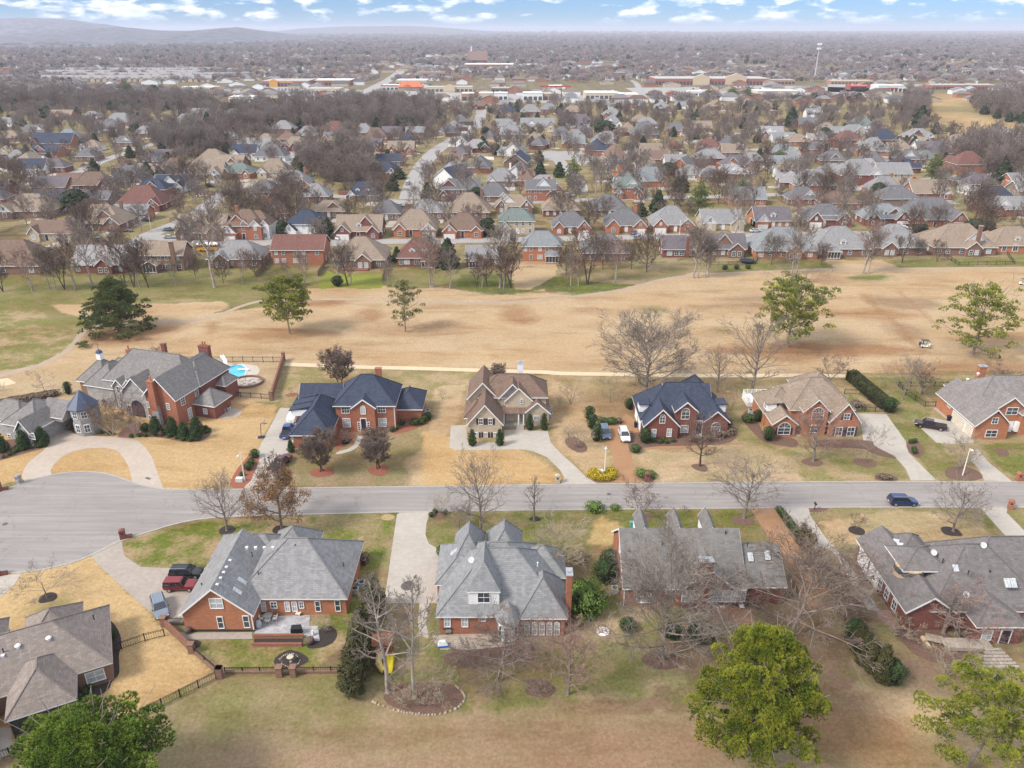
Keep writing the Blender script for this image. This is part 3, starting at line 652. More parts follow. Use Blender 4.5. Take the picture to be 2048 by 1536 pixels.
drive(zp(9,(-40,1530),(300,1450),(470,1370),(560,1290),(620,1200),(700,1140),(780,1130),(800,1145),(700,1180),(640,1250),(560,1340),(480,1400),(300,1480),(-40,1570)),mat('cart_path_gravel',(.37,.285,.21),rough=.95,var=.08,kind='concrete'),.02,'cart_path')
ribbon('cart_path',zp(9,(780,1138),(1100,1118),(1500,1112),(1700,1080),(1900,990),(2060,950))+zp(10,(150,950),(500,938),(1000,945),(1400,960),(1900,970))+zp(11,(200,955),(520,925),(900,880),(1130,830),(1250,785),(1520,745),(2048,722))+zp(12,(600,672),(1100,660),(2048,655),(2300,650)),1.7,MATS['cart_path_gravel'],.018)
ribbon('cart_path',zp(2,(240,165),(480,175),(740,185),(1200,195),(1650,210),(2048,220))+zp(3,(200,228),(640,235),(1200,245),(2048,240))+zp(4,(900,250)),2.0,mat('pale_gravel',(.60,.47,.31),rough=.95,var=.08,kind='concrete'),.018)
sheet('earth_patch',zp(9,(-40,1575),(60,1560),(130,1600),(-40,1640)),MATS['pale_gravel'],.019)
# suburban streets
SUBR = [(10,[(14,640,990),(14,655,925),(14,690,840),(14,740,760),(14,800,700),(14,890,645),(14,985,595),(14,1045,545),(14,1060,500),(14,1060,470)]),
        (8,[(0,240,500),(0,268,490),(0,300,468),(0,355,448),(0,395,428),(0,432,398),(0,470,372),(0,560,360),(0,640,372)]),
        (7.5,[(0,290,472),(0,420,486),(0,700,484),(0,1000,480),(0,1300,474),(0,1500,470),(0,1750,466),(0,2100,470)]),
        (7.5,[(0,-60,372),(0,60,368),(0,150,362),(0,240,350)]),
        (7.5,[(0,660,392),(0,900,412),(0,1200,398),(0,1500,392),(0,1700,382),(0,1900,352),(0,2100,345)]),
        (7.5,[(14,1500,745),(14,1560,820),(14,1640,900),(14,1640,950)]),
        (18,[(14,350,380),(14,470,320),(14,560,270),(14,640,190),(14,690,150),(14,745,105)]),
        (9,[(15,205,330),(15,190,280),(15,170,250),(15,110,232)]),(7.5,[(0,1830,330),(0,1760,322),(0,1720,300),(0,1600,296),(0,1500,300)]),
        (7.5,[(13,1690,870),(13,1690,960),(13,1560,1100)]),(7.5,[(13,1250,700),(13,1400,720),(13,1180,760),(13,700,900),(13,350,1050)]),
        (7.5,[(0,1150,330),(0,1260,300),(0,1420,280),(0,1600,240)])]
for ir,(wd,pts) in enumerate(SUBR):
    q = [GZ(*p) for p in pts]; ribbon('road',q,wd,mat('pale_asphalt',(.33,.31,.295),rough=.9,var=.06,scale=2,kind='concrete'),.036+ir*.005); s_ = smooth(q,1,False)
    ROADS += [(s_[i],s_[i+1],wd) for i in range(len(s_)-1)]
sheet('road',blob(GZ(14,1560,735),17,24,20,4),MATS['pale_asphalt'],.1)
LOTC = mat('car_park_concrete',(.34,.315,.295),rough=.9,var=.08,scale=.1,kind='concrete')
for z_,pts in ((13,[(1370,520),(1560,500),(2048,520),(2048,620),(1560,590),(1350,560)]),(14,[(330,350),(760,360),(1020,370),(1580,380),(2048,385),(2000,430),(830,420),(800,400),(300,400)]),(15,[(120,280),(830,268),(1300,280),(1300,320),(960,325),(200,318)]),(15,[(1100,262),(1600,262),(1600,300),(1100,300)])):
    sheet('car_park',zp(z_,*pts),LOTC,.02)
def bed(pts,m=MULCH,sm=2,z=.034,label=None): return sheet('mulch_bed',smooth(pts,sm) if sm else pts,m,z)
bed(zp(1,(480,610),(560,620),(740,620),(800,660),(560,650),(500,640)))
bed(zp(1,(940,660),(1000,560),(1250,560),(1390,585),(1450,600),(1440,650),(1380,690),(1290,700),(1190,685),(1100,665)))
bed(zp(1,(-200,700),(60,680),(350,660),(330,730),(150,780),(-200,880)))
bed(zp(1,(1560,1015),(1600,900),(1690,800),(1700,770),(1770,780),(1770,830),(1690,1010)),REDM,1)
bed(zp(1,(1460,500),(1600,460),(1660,490),(1620,530),(1500,540)),mat('pea_gravel',(.36,.30,.26),rough=1,var=.2,scale=9))
for z_,pts in ((2,[(950,600),(1200,560),(1190,470),(1240,500),(1230,560),(1150,600),(1020,640),(950,630)]),(2,[(580,600),(740,600),(700,690),(600,750),(580,750)]),): bed(zp(z_,*pts),REDM,1)
for z_,x,y,rx,ry,m in ((2,492,905,2.2,2,REDM),(2,883,888,2.2,2,REDM),(2,665,695,1.5,1.2,REDM),(2,282,375,1.4,1,REDM),(3,1198,870,1.7,1.5,MULCH),(4,610,838,2,1.8,MULCH),(4,960,835,2,1.8,MULCH),(1,1552,1298,1.5,1.3,DMULCH),
        (1,1925,1295,1.7,1.3,DMULCH),(5,296,484,1.3,1.2,DMULCH),(3,803,1210,1.8,1.5,MULCH),(3,1490,1237,1.9,1.6,MULCH),(4,905,1302,1.4,1.2,DMULCH),(4,1548,1310,1.7,1.4,DMULCH),(6,1490,1170,1.9,1.7,MULCH),(7,700,990,2.6,1.8,MULCH),(5,1802,868,2.1,1.9,DMULCH),(6,1455,118,.9,.8,DMULCH)):
    bed(blob(GZ(z_,x,y),rx,ry,9),m,2)
bed(zp(3,(260,680),(330,650),(420,710),(430,760),(370,775),(300,740)))
bed(zp(3,(700,620),(1450,600),(1440,690),(1300,720),(820,725),(720,780),(700,700)),MULCH,1)
bed(zp(3,(430,910),(500,885),(620,890),(630,960),(560,975),(460,965)))
bed(zp(3,(765,900),(880,890),(890,975),(800,972)),MULCH,1)
bed(zp(4,(100,520),(220,440),(250,660),(490,660),(520,740),(340,715),(250,690),(140,570)))
bed(zp(4,(600,680),(1010,680),(1030,730),(1180,800),(1170,815),(1020,780),(950,735),(620,735)),MULCH,1)
bed(zp(4,(1240,700),(1310,685),(1370,730),(1360,790),(1310,810),(1250,750)))
bed(zp(4,(1030,910),(1100,905),(1190,940),(1190,962),(1030,962)),MULCH,1)
bed(zp(4,(1520,870),(1640,855),(1760,905),(1770,958),(1560,958),(1500,920)))
bed(zp(4,(1830,740),(1940,745),(1950,800),(1870,790)),MULCH)
bed(zp(4,(580,1150),(700,1143),(722,1160),(690,1175),(590,1180)))
bed(zp(4,(340,1146),(375,1146),(480,1280),(640,1420),(740,1560),(640,1560)),DMULCH,0)
bed(zp(5,(645,615),(690,620),(745,700),(755,780),(735,830),(740,900),(740,960),(690,1000),(680,1050),(560,1120),(440,1160),(440,1040),(640,1010),(660,800)),DMULCH,1)
bed(zp(5,(70,1300),(300,1230),(340,1250),(100,1350)),DMULCH,1)
bed(zp(5,(1150,745),(1250,745),(1240,790),(1190,800)),DMULCH,1)
bed(zp(5,(1880,790),(1960,690),(2040,640),(2100,700),(2060,770),(1960,800)),DMULCH,2)
bed(zp(6,(500,1180),(570,1130),(930,1130),(1010,1190),(1020,1240),(960,1290),(860,1330),(720,1325),(600,1290),(530,1260)),MULCH,2)
bed(zp(6,(880,960),(1060,900),(1380,860),(1440,880),(1480,990),(1300,1010),(1000,1050),(900,1010)),MULCH,2)
bed(zp(2,(890,1200),(960,1185),(1000,1215),(950,1235),(900,1230)),mat('straw_mulch',(.33,.25,.12),rough=1,var=.25),2)
bed(zp(2,(1230,1190),(1290,1160),(1350,1175),(1340,1215),(1240,1225)),MULCH,2)
bed(zp(8,(1220,620),(1480,640),(1750,820),(1760,920),(1650,900),(1400,870),(1230,700)),MULCH,1)
# terraces
PATIO = mat('stamped_grey_paving',(.37,.36,.37),rough=.85,var=.12,scale=1.2,kind='stone')
sheet('patio',zp(5,(1590,600),(1920,590),(1915,700),(1880,720),(1575,720)),PATIO,.05)
sheet('patio',zp(5,(1905,660),(1970,655),(1980,750),(1890,745)),PATIO,.046)
sheet('walkway',zp(5,(1060,690),(1160,700),(1560,695),(1565,738),(1150,742)),MATS['worn_concrete'],.04)
sheet('patio',zp(6,(820,840),(1060,830),(1330,830),(1330,900),(1060,930),(870,930),(830,880)),mat('tan_paving',(.37,.30,.24),rough=.9,var=.12,kind='stone'),.045)
sheet('patio',zp(7,(1000,660),(1230,670),(1270,770),(1010,772)),mat('brown_terrace',(.34,.19,.115),rough=.9,var=.1,kind='concrete'),.045)
sheet('patio',zp(7,(820,760),(1000,750),(990,770),(890,780),(900,836),(810,836)),MATS['brown_terrace'],.041)
sheet('patio',zp(8,(1130,560),(1330,560),(1400,640),(1240,680),(1140,610)),mat('pink_brick_terrace',(.36,.21,.16),rough=.9,var=.15,kind='brick'),.045)
sheet('pool_deck',smooth(zp(1,(1380,155),(1750,165),(1780,215),(1740,250),(1790,270),(1760,300),(1600,330),(1540,370),(1480,330),(1300,160)),1),mat('pool_concrete',(.48,.42,.36),rough=.9,var=.08,kind='concrete'),.04)
# ---------------------------------------------------------------- houses
class House:
    """A house: walls, roofs, trim gathered per material as one part each; windows, doors, chimneys parts of their own."""
    def __init__(s,label,org,rot=0,roof='gray',wall='brick',name='brick_house',group=None,trim=True):
        s.root = empty(name,(org[0],org[1],0),rot,label,'house',group); s.o = Vector((org[0],org[1],0)); s.rot = rot
        s.roofk,s.wallk = roof,wall; s.B = {}; s.fine = trim
    def b(s,name,m):
        k = (name,m.name)
        if k not in s.B: s.B[k] = (MB(),m)
        return s.B[k][0]
    def loc(s,p):                            # world point -> local
        d = Vector(p)-s.o; c,q = math.cos(-s.rot),math.sin(-s.rot); return Vector((d.x*c-d.y*q,d.x*q+d.y*c,d.z))
    def e(s,z,x,y,h=0): return s.loc(GZ(z,x,y,h))
    def wallb(s,k=None): return s.b('wall',STONE if k == 'stone' else wallm(k or s.wallk))
    def roofb(s,k=None): return s.b('roof',roofm(k or s.roofk))
    def trimb(s): return s.b('trim',WHITE)
    def vol(s,x0,y0,x1,y1,z1,roof='hip',rise=None,pitch=38,ov=.45,wall=None,roofk=None,z0=0,gw=None,ends='both',sof=True):
        """walls x0..x1, y0..y1 up to z1 with a roof; gx ridge runs along x, gy ridge runs along y"""
        x0,x1 = min(x0,x1),max(x0,x1); y0,y1 = min(y0,y1),max(y0,y1); W = s.wallb(wall); Rf = s.roofb(roofk); T = s.trimb() if s.fine else None
        W.box(x0,y0,z0-.3 if z0 == 0 else z0,x1,y1,z1-.02); a,b_,c,d = x0-ov,y0-ov,x1+ov,y1+ov; w_,l_ = c-a,d-b_
        if roof == 'flat':
            Rf.box(a,b_,z1,c,d,z1+.25); return z1+.25
        half = {'hip': min(w_,l_)/2,'gx': l_/2,'gy': w_/2}[roof]; rise = rise or half*math.tan(R(pitch))
        if roof == 'hip':
            if T: T.box(a,b_,z1-.2,c,d,z1-.004)
            n = len(Rf.v); mx_,my_ = (a+c)/2,(b_+d)/2
            if w_ >= l_: r1,r2 = (a+half,my_,z1+rise),(c-half,my_,z1+rise)
            else: r1,r2 = (mx_,b_+half,z1+rise),(mx_,d-half,z1+rise)
            if abs(w_-l_) < .3: r1 = r2 = (mx_,my_,z1+rise)
            P = [(a,b_,z1),(c,b_,z1),(c,d,z1),(a,d,z1)]
            if r1 == r2:
                for i in range(4): Rf.poly([P[i],P[(i+1) % 4],r1])
            elif w_ >= l_: Rf.poly([P[0],P[1],r2,r1]); Rf.poly([P[1],P[2],r2]); Rf.poly([P[2],P[3],r1,r2]); Rf.poly([P[3],P[0],r1])
            else: Rf.poly([P[0],P[1],r1]); Rf.poly([P[1],P[2],r2,r1]); Rf.poly([P[2],P[3],r2]); Rf.poly([P[3],P[0],r1,r2])
            Rf.poly([P[3],P[2],P[1],P[0]])
            if s.fine:
                C_ = s.b('ridge_cap',mat('ridge_'+(roofk or s.roofk),tuple(v*.8 for v in ROOF[roofk or s.roofk]),rough=.95))
                for q in range(4):
                    r_ = min((r1,r2),key=lambda r: (Vector(r)-Vector(P[q])).length)
                    C_.bar(Vector(P[q])+Vector((0,0,.02)),Vector(r_)+Vector((0,0,.02)),.13)
                if r1 != r2: C_.bar(r1,r2,.16)
        else:
            th = .14
            def slab(m_,p,th_): q = [Vector(v) for v in p]; m_.hexa([v-Vector((0,0,th_)) for v in q]+q)
            if roof == 'gy':
                mx_ = (x0+x1)/2; e1,e2 = b_,d; k = z1-.02
                slab(Rf,[(a,e1,z1),(mx_,e1,z1+rise),(mx_,e2,z1+rise),(a,e2,z1)][::-1],th); slab(Rf,[(mx_,e1,z1+rise),(c,e1,z1),(c,e2,z1),(mx_,e2,z1+rise)][::-1],th)
                g = s.wallb(gw) if gw else W; rr = rise*(x1-x0)/w_-.02
                g.extr([(x0,y0,k),(x1,y0,k),(mx_,y0,k+rr)][::-1],(0,y1-y0,0))
                if T:
                    for yy in (e1-.03,e2-.02):
                        T.hexa([(a,yy,z1-.32),(mx_,yy,z1+rise-.32),(mx_,yy+.05,z1+rise-.32),(a,yy+.05,z1-.32),(a,yy,z1-.03),(mx_,yy,z1+rise-.03),(mx_,yy+.05,z1+rise-.03),(a,yy+.05,z1-.03)])
                        T.hexa([(mx_,yy,z1+rise-.32),(c,yy,z1-.32),(c,yy+.05,z1-.32),(mx_,yy+.05,z1+rise-.32),(mx_,yy,z1+rise-.03),(c,yy,z1-.03),(c,yy+.05,z1-.03),(mx_,yy+.05,z1+rise-.03)])
                    T.box(a-.03,b_+.04,z1-.24,a+.02,d-.04,z1-.06); T.box(c-.02,b_+.04,z1-.24,c+.03,d-.04,z1-.06)
            else:
                my_ = (y0+y1)/2; e1,e2 = a,c; k = z1-.02
                slab(Rf,[(e1,b_,z1),(e2,b_,z1),(e2,my_,z1+rise),(e1,my_,z1+rise)],th); slab(Rf,[(e1,my_,z1+rise),(e2,my_,z1+rise),(e2,d,z1),(e1,d,z1)],th)
                g = s.wallb(gw) if gw else W; rr = rise*(y1-y0)/l_-.02
                g.extr([(x0,y0,k),(x0,y1,k),(x0,my_,k+rr)],(x1-x0,0,0))
                if T:
                    for xx in (e1-.03,e2-.02):
                        T.hexa([(xx,b_,z1-.32),(xx+.05,b_,z1-.32),(xx+.05,my_,z1+rise-.32),(xx,my_,z1+rise-.32),(xx,b_,z1-.03),(xx+.05,b_,z1-.03),(xx+.05,my_,z1+rise-.03),(xx,my_,z1+rise-.03)])
                        T.hexa([(xx,my_,z1+rise-.32),(xx+.05,my_,z1+rise-.32),(xx+.05,d,z1-.32),(xx,d,z1-.32),(xx,my_,z1+rise-.03),(xx+.05,my_,z1+rise-.03),(xx+.05,d,z1-.03),(xx,d,z1-.03)])
                    T.box(a+.04,b_-.03,z1-.24,c-.04,b_+.02,z1-.06); T.box(a+.04,d-.02,z1-.24,c-.04,d+.03,z1-.06)
        return z1+rise
    # -- openings; side f/b/l/r gives the wall, u the centre along it, p the plane
    def _fr(s,side,p):
        if side == 'f': return lambda u,v,o: (u,p-o,v)
        if side == 'b': return lambda u,v,o: (-u,p+o,v)
        if side == 'l': return lambda u,v,o: (p-o,-u,v)
        return lambda u,v,o: (p+o,u,v)
    def window(s,side,p,u,z,w=1.0,h=1.5,kind='plain',nx=2,nz=2,pane=None,shutters=None,frame=None,head=True):
        """u: position along the wall seen from outside in local x (f), -x (b), -y (l), y (r)"""
        F = s._fr(side,p); m = MB(); g = MB(); t = .09
        def bx(mb,u0,u1,v0,v1,o0,o1):
            mb.hexa([F(u0,v0,o1),F(u1,v0,o1),F(u1,v0,o0),F(u0,v0,o0),F(u0,v1,o1),F(u1,v1,o1),F(u1,v1,o0),F(u0,v1,o0)])
        x0,x1 = u-w/2,u+w/2
        bx(m,x0-t,x0,z-t,z+h+t,.0,.09); bx(m,x1,x1+t,z-t,z+h+t,.0,.09); bx(m,x0,x1,z-t,z,.0,.10)
        if kind == 'arch':
            K = 10
            for i in range(K):
                a0,a1 = math.pi*i/K,math.pi*(i+1)/K; c0,s0,c1_,s1 = math.cos(a0),math.sin(a0),math.cos(a1),math.sin(a1); r_,q = w/2,w/2+t
                P = [(u+r_*c0,z+h+r_*s0),(u+q*c0,z+h+q*s0),(u+q*c1_,z+h+q*s1),(u+r_*c1_,z+h+r_*s1)]
                m.hexa([F(a_,b_,0) for a_,b_ in P]+[F(a_,b_,.09) for a_,b_ in P])
            g.poly([F(u+w/2*math.cos(math.pi*i/K),z+h+w/2*math.sin(math.pi*i/K),.03) for i in range(K+1)])
            for a0 in (.8,1.57,2.34): m.hexa([F(u-.02,z+h,.03),F(u+.02,z+h,.03),F(u+.02,z+h,.06),F(u-.02,z+h,.06)]+[F(u+w/2*math.cos(a0)+d,z+h+w/2*math.sin(a0),o) for d,o in ((-.02,.03),(.02,.03),(.02,.06),(-.02,.06))])
            bx(m,x0,x1,z+h-.03,z+h+.04,.0,.08)
        else: bx(m,x0,x1,z+h,z+h+t,.0,.10)
        g.poly([F(x0,z,.03),F(x1,z,.03),F(x1,z+h,.03),F(x0,z+h,.03)])
        for i in range(1,nx): uu = x0+w*i/nx; bx(m,uu-.025,uu+.025,z,z+h,.0,.055)
        for i in range(1,nz): vv = z+h*i/nz; bx(m,x0,x1,vv-.03,vv+.03,.0,.06)
        fr = m.build('window',frame or WHITE,s.root); pa = g.build('pane',pane or GLASS,fr)
        if shutters:
            for sx in (-1,1):
                q = MB(); c = u+sx*(w/2+t+.22); bx(q,c-.2,c+.2,z-.05,z+h+.05,0,.06); q.build('shutter',shutters,s.root)
        return fr
    def door(s,side,p,u,w=1.0,h=2.1,z=.15,m=None,frame=True,name='door',panels=1):
        F = s._fr(side,p)
        def bx(mb,u0,u1,v0,v1,o0,o1): mb.hexa([F(u0,v0,o1),F(u1,v0,o1),F(u1,v0,o0),F(u0,v0,o0),F(u0,v1,o1),F(u1,v1,o1),F(u1,v1,o0),F(u0,v1,o0)])
        a = MB(); bx(a,u-w/2,u+w/2,z,z+h,0,.05)
        for r_ in range(4 if name == 'garage_door' else 3):
            rows = 4 if name == 'garage_door' else 3; nn = 4*panels if name == 'garage_door' else 2; hh = h/rows
            for c in range(nn): ww = w/nn; bx(a,u-w/2+c*ww+ww*.1,u-w/2+(c+1)*ww-ww*.1,z+r_*hh+hh*.12,z+(r_+1)*hh-hh*.12,.05,.07)
        d = a.build(name,m or WHITE,s.root)
        if frame:
            f = MB(); bx(f,u-w/2-.12,u-w/2,z-.02,z+h+.14,0,.1); bx(f,u+w/2,u+w/2+.12,z-.02,z+h+.14,0,.1); bx(f,u-w/2,u+w/2,z+h,z+h+.14,0,.1); f.build('door_frame',WHITE,d)
        if name == 'door': k = MB(); bx(k,u+w*.36,u+w*.42,z+h*.45,z+h*.5,.07,.12); k.build('handle',METAL,d)
        return d
    def chimney(s,x,y,z0,z1,w=1.4,d=.9,m=None,pots=0,cap=None):
        b = MB(); b.box(x-w/2,y-d/2,z0,x+w/2,y+d/2,z1-.25); b.box(x-w/2-.07,y-d/2-.07,z1-.25,x+w/2+.07,y+d/2+.07,z1)
        c = b.build('chimney',m or wallm(s.wallk),s.root)
        for i in range(pots): q = MB(); q.lathe((x+(i-(pots-1)/2)*.6,y,z1),[(.2,0),(.22,.1),(.17,.2),(.15,.8),(.19,.85),(.19,.92)],10); q.build('chimney_pot',mat('terracotta',(.42,.17,.09)),c)
        if cap: q = MB(); q.box(x-w/2-.1,y-d/2-.1,z1+.004,x+w/2+.1,y+d/2+.1,z1+.12); q.box(x-.25,y-.2,z1+.12,x+.25,y+.2,z1+.3); q.build('chimney_cap',METAL,c)
        return c
    def dormer(s,x,yf,zb,w,h,depth,rise=None,roof='gy',wall='white',win=True,roofk=None,side='f',nz=2,ww=None):
        """small gabled or hipped box standing out of a roof, facing f (towards -y) or b"""
        q = MB(); sg = 1 if side == 'f' else -1; y0,y1 = (yf,yf+depth*sg); y0_,y1_ = min(y0,y1),max(y0,y1); q.box(x-w/2,y0_,zb,x+w/2,y1_,zb+h)
        rise = rise or w*.42; o = .18; z1 = zb+h
        if roof == 'gy': q.extr([(x-w/2,y0_,z1-.001),(x+w/2,y0_,z1-.001),(x,y0_,z1+rise*.86)][::-1],(0,y1_-y0_,0))
        d = q.build('dormer',WHITE if wall == 'white' else wallm(wall),s.root); r = MB(); a,c = x-w/2-o,x+w/2+o; e1 = y0_-(o if sg > 0 else 0); e2 = y1_+(o if sg < 0 else 0)
        if roof == 'gy':
            for P in ([(a,e1,z1-.05),(x,e1,z1+rise),(x,e2,z1+rise),(a,e2,z1-.05)],[(x,e1,z1+rise),(c,e1,z1-.05),(c,e2,z1-.05),(x,e2,z1+rise)]): r.hexa([(v[0],v[1],v[2]-.1) for v in P][::-1]+P[::-1])
            tt = MB(); yy = e1-.03 if sg > 0 else e2+.03
            for P in ((a,x,z1-.05,z1+rise),(x,c,z1+rise,z1-.05)): tt.hexa([(P[0],yy-.02,P[2]-.22),(P[1],yy-.02,P[3]-.22),(P[1],yy+.02,P[3]-.22),(P[0],yy+.02,P[2]-.22),(P[0],yy-.02,P[2]-.01),(P[1],yy-.02,P[3]-.01),(P[1],yy+.02,P[3]-.01),(P[0],yy+.02,P[2]-.01)])
            tt.build('trim',WHITE,d)
        else:
            rb = (x,(e1+min(w/2+o,e2-e1)) if sg > 0 else e2-(w/2+o),z1+rise); rt = (x,e2 if sg > 0 else e1,z1+rise)
            P = [(a,e1,z1),(c,e1,z1),(c,e2,z1),(a,e2,z1)]
            if sg > 0: r.poly([P[0],P[1],rb]); r.poly([P[1],P[2],rt,rb]); r.poly([P[3],P[0],rb,rt])
            else: r.poly([P[2],P[3],rb]); r.poly([P[1],P[2],rb,rt]); r.poly([P[3],P[0],rt,rb])
            r.poly(P[::-1]); tt = MB(); tt.box(a,e1,z1-.2,c,e2,z1-.004); tt.build('trim',WHITE,d)
        r.build('dormer_roof',roofm(roofk or s.roofk),d)
        if win:
            ww = ww or w*.5; hh = h*.72 if h > 1 else h*.7; s.window('f' if sg > 0 else 'b',yf,x if sg > 0 else -x,zb+h*.12+.1,ww,hh,nx=2,nz=nz)
        return d
    def vent(s,x,y,z,kind='pipe',m=None):
        b = MB()
        if kind == 'pipe': b.cyl((x,y,z-.2),.07,.65,8); b.cyl((x,y,z+.42),.11,.08,8)
        elif kind == 'box': b.box(x-.15,y-.15,z-.15,x+.15,y+.15,z+.15); b.box(x-.19,y-.19,z+.15,x+.19,y+.19,z+.2)
        elif kind == 'turtle': b.cyl((x,y,z-.2),.2,.35,12); b.lathe((x,y,z+.15),[(.34,0),(.34,.08),(.2,.2),(.03,.25)],12)
        elif kind == 'dish':
            b.lathe((0,0,0),[(.06,0),(.3,.05),(.43,.13),(.41,.14),(.28,.08),(.02,.04)],14)
            M_ = Matrix.Rotation(R(50),4,'X'); b.v = [tuple(M_ @ Vector(v)+Vector((x,y,z+.5))) for v in b.v]; b.bar((x,y,z-.1),(x,y+.05,z+.5),.06); b.bar((x,y,z+.45),(x,y-.45,z+.75),.035);
        b.build({'dish': 'satellite_dish'}.get(kind,'roof_vent'),m or (mat('pale_grey_metal',(.6,.6,.6),rough=.5) if kind in ('dish','turtle','box') else DARK),s.root,smooth=False)
    def skylight(s,x,y,z,w,l,nrm):
        """flat glazed light lying on a roof plane whose upward direction is nrm (local)"""
        n_ = Vector(nrm).normalized(); t_ = Vector((0,0,1)).cross(n_).normalized(); b_ = n_.cross(t_); c = Vector((x,y,z)); m = MB(); g = MB()
        def q(u0,u1,v0,v1,o0,o1,mb): mb.hexa([c+t_*u+b_*v+n_*o for u,v,o in ((u0,v0,o0),(u1,v0,o0),(u1,v1,o0),(u0,v1,o0),(u0,v0,o1),(u1,v0,o1),(u1,v1,o1),(u0,v1,o1))])
        q(-w/2,w/2,-l/2,l/2,-.05,.12,m); q(-w/2+.08,w/2-.08,-l/2+.08,l/2-.08,.12,.135,g)
        f = m.build('skylight',mat('skylight_frame',(.55,.55,.54),rough=.5),s.root); g.build('pane',mat('skylight_glass',(.42,.46,.48),rough=.1,spec=.9,var=.2),f)
    def finish(s):
        for (name,_),(b,m) in s.B.items():
            if b.f: b.build(name,m,s.root)
        s.B = {}
        return s.root
    # ridge height whose pixel row is py for a point over local (x, y)
    def zat(s,x,y,py):
        c,q = math.cos(s.rot),math.sin(s.rot); wx,wy = s.o.x+x*c-y*q,s.o.y+x*q+y*c; return htop((wx,wy),py)
SHUT = mat('dark_shutter',(.05,.03,.03),rough=.6); NAVYSH = mat('navy_shutter',(.04,.045,.075),rough=.6)
SCREEN = mat('porch_screen',(.028,.03,.032),rough=.35,spec=.5,var=.5,scale=1.5)
DOORM = mat('dark_door',(.04,.03,.05),rough=.4)
def seq(h,L,Rr,z,yb=None): a,b = h.e(*L,z),h.e(*Rr,z); return a.x,b.x,(a.y+b.y)/2
# ---------------------------------------------------------------- the eleven near houses
def hit(s,z,x,y,side,p):
    px,py = PX(z,x,y); a = ray(px,py); c,q = math.cos(-s.rot),math.sin(-s.rot)
    o = s.loc((0,0,CAMH)); d = Vector((a[0]*c-a[1]*q,a[0]*q+a[1]*c,a[2]))
    t = (p-o.y)/d.y if side in 'fb' else (p-o.x)/d.x
    h = Vector((o.x,o.y,CAMH))+d*t; return {'f': h.x,'b': -h.x,'l': -h.y,'r': h.y}[side],h.z
def win(s,z,x0,y0,x1,y1,side,p,**k):
    """window whose glazed opening spans photo corners (x0,y0)-(x1,y1) on wall plane p"""
    u0,z1 = hit(s,z,x0,y0,side,p); u1,z0 = hit(s,z,x1,y1,side,p); w_ = max(.5,abs(u1-u0)-.14); h_ = max(.5,z1-z0-.14)
    if k.get('kind') == 'arch': h_ = max(.5,h_-w_/2)
    return s.window(side,p,(u0+u1)/2,z0+.07,w_,h_,**k)
House.win = win; House.hit = hit
def pxvent(s,z,x,y,zh,kind='pipe',m=None): p = s.e(z,x,y,zh); s.vent(p.x,p.y,zh,kind,m)

ROOF['jgray'] = (.19,.18,.17); ROOF['fgray'] = (.225,.205,.195)
# B: two-storey red brick house with a navy roof
B = House('two storey red brick house with navy hip roof, round-topped white window over its front door',(0,0),0,'navy','brick')
B.vol(-34.6,135.2,-23.1,144.4,5.5,'hip',pitch=42)
B.vol(-31.0,134.2,-26.8,138,5.5,'gy',pitch=38,ov=.35)
B.vol(-24.0,138.5,-18.3,146.5,3.1,'hip',pitch=36); B.vol(-41.3,127.8,-34.5,141,3.0,'hip',pitch=44)
B.vol(-42.6,138.8,-34.7,146.2,3.2,'gx',pitch=42)
for yy in (135.0,137.6,140.2):
    d = MB(); d.box(-43.4,yy,3.2,-39.5,yy+1.7,4.5); q = d.build('dormer',WHITE,B.root); r_ = MB(); r_.hexa([(-43.7,yy-.2,4.3),(-39.4,yy-.2,5.2),(-39.4,yy+1.9,5.2),(-43.7,yy+1.9,4.3),(-43.7,yy-.2,4.5),(-39.4,yy-.2,5.4),(-39.4,yy+1.9,5.4),(-43.7,yy+1.9,4.5)]); r_.build('dormer_roof',roofm('navy'),q)
B.win(2,622,452,682,500,'f',135.2,nx=3); B.win(2,868,450,928,496,'f',135.2,nx=3); B.win(2,630,536,690,595,'f',135.2,nx=3,pane=BLIND); B.win(2,875,534,936,590,'f',135.2,nx=3,pane=BLIND)
B.win(2,752,448,792,506,'f',134.2,kind='arch',pane=BLIND); u,z_ = B.hit(2,779,605,'f',134.2); B.door('f',134.2,u,1.0,2.2,max(.05,z_),DOORM)
B.window('f',134.2,u-.95,.4,.35,1.8,nx=1,nz=4); B.window('f',134.2,u+.95,.4,.35,1.8,nx=1,nz=4)
B.win(2,362,662,396,724,'f',127.8,nx=2,pane=DARK); B.win(2,450,662,486,720,'f',127.8,nx=2,pane=DARK)
for k in range(2): B.door('l',-41.3,-(131.5+k*4.2),2.8,2.2,.02,name='garage_door')
B.chimney(-27,142.5,7.5,10.3,1.2,.8); B.vent(-24.8,141,7.6); B.vent(-21,144,5.2)
B.b('steps',mat('brick_paving',(.24,.12,.09),kind='brick')).box(-30,132.7,0,-27.6,134.15,.32); B.b('cornerboard',WHITE).box(-23.16,135.1,0,-23.04,135.18,5.3); B.finish()

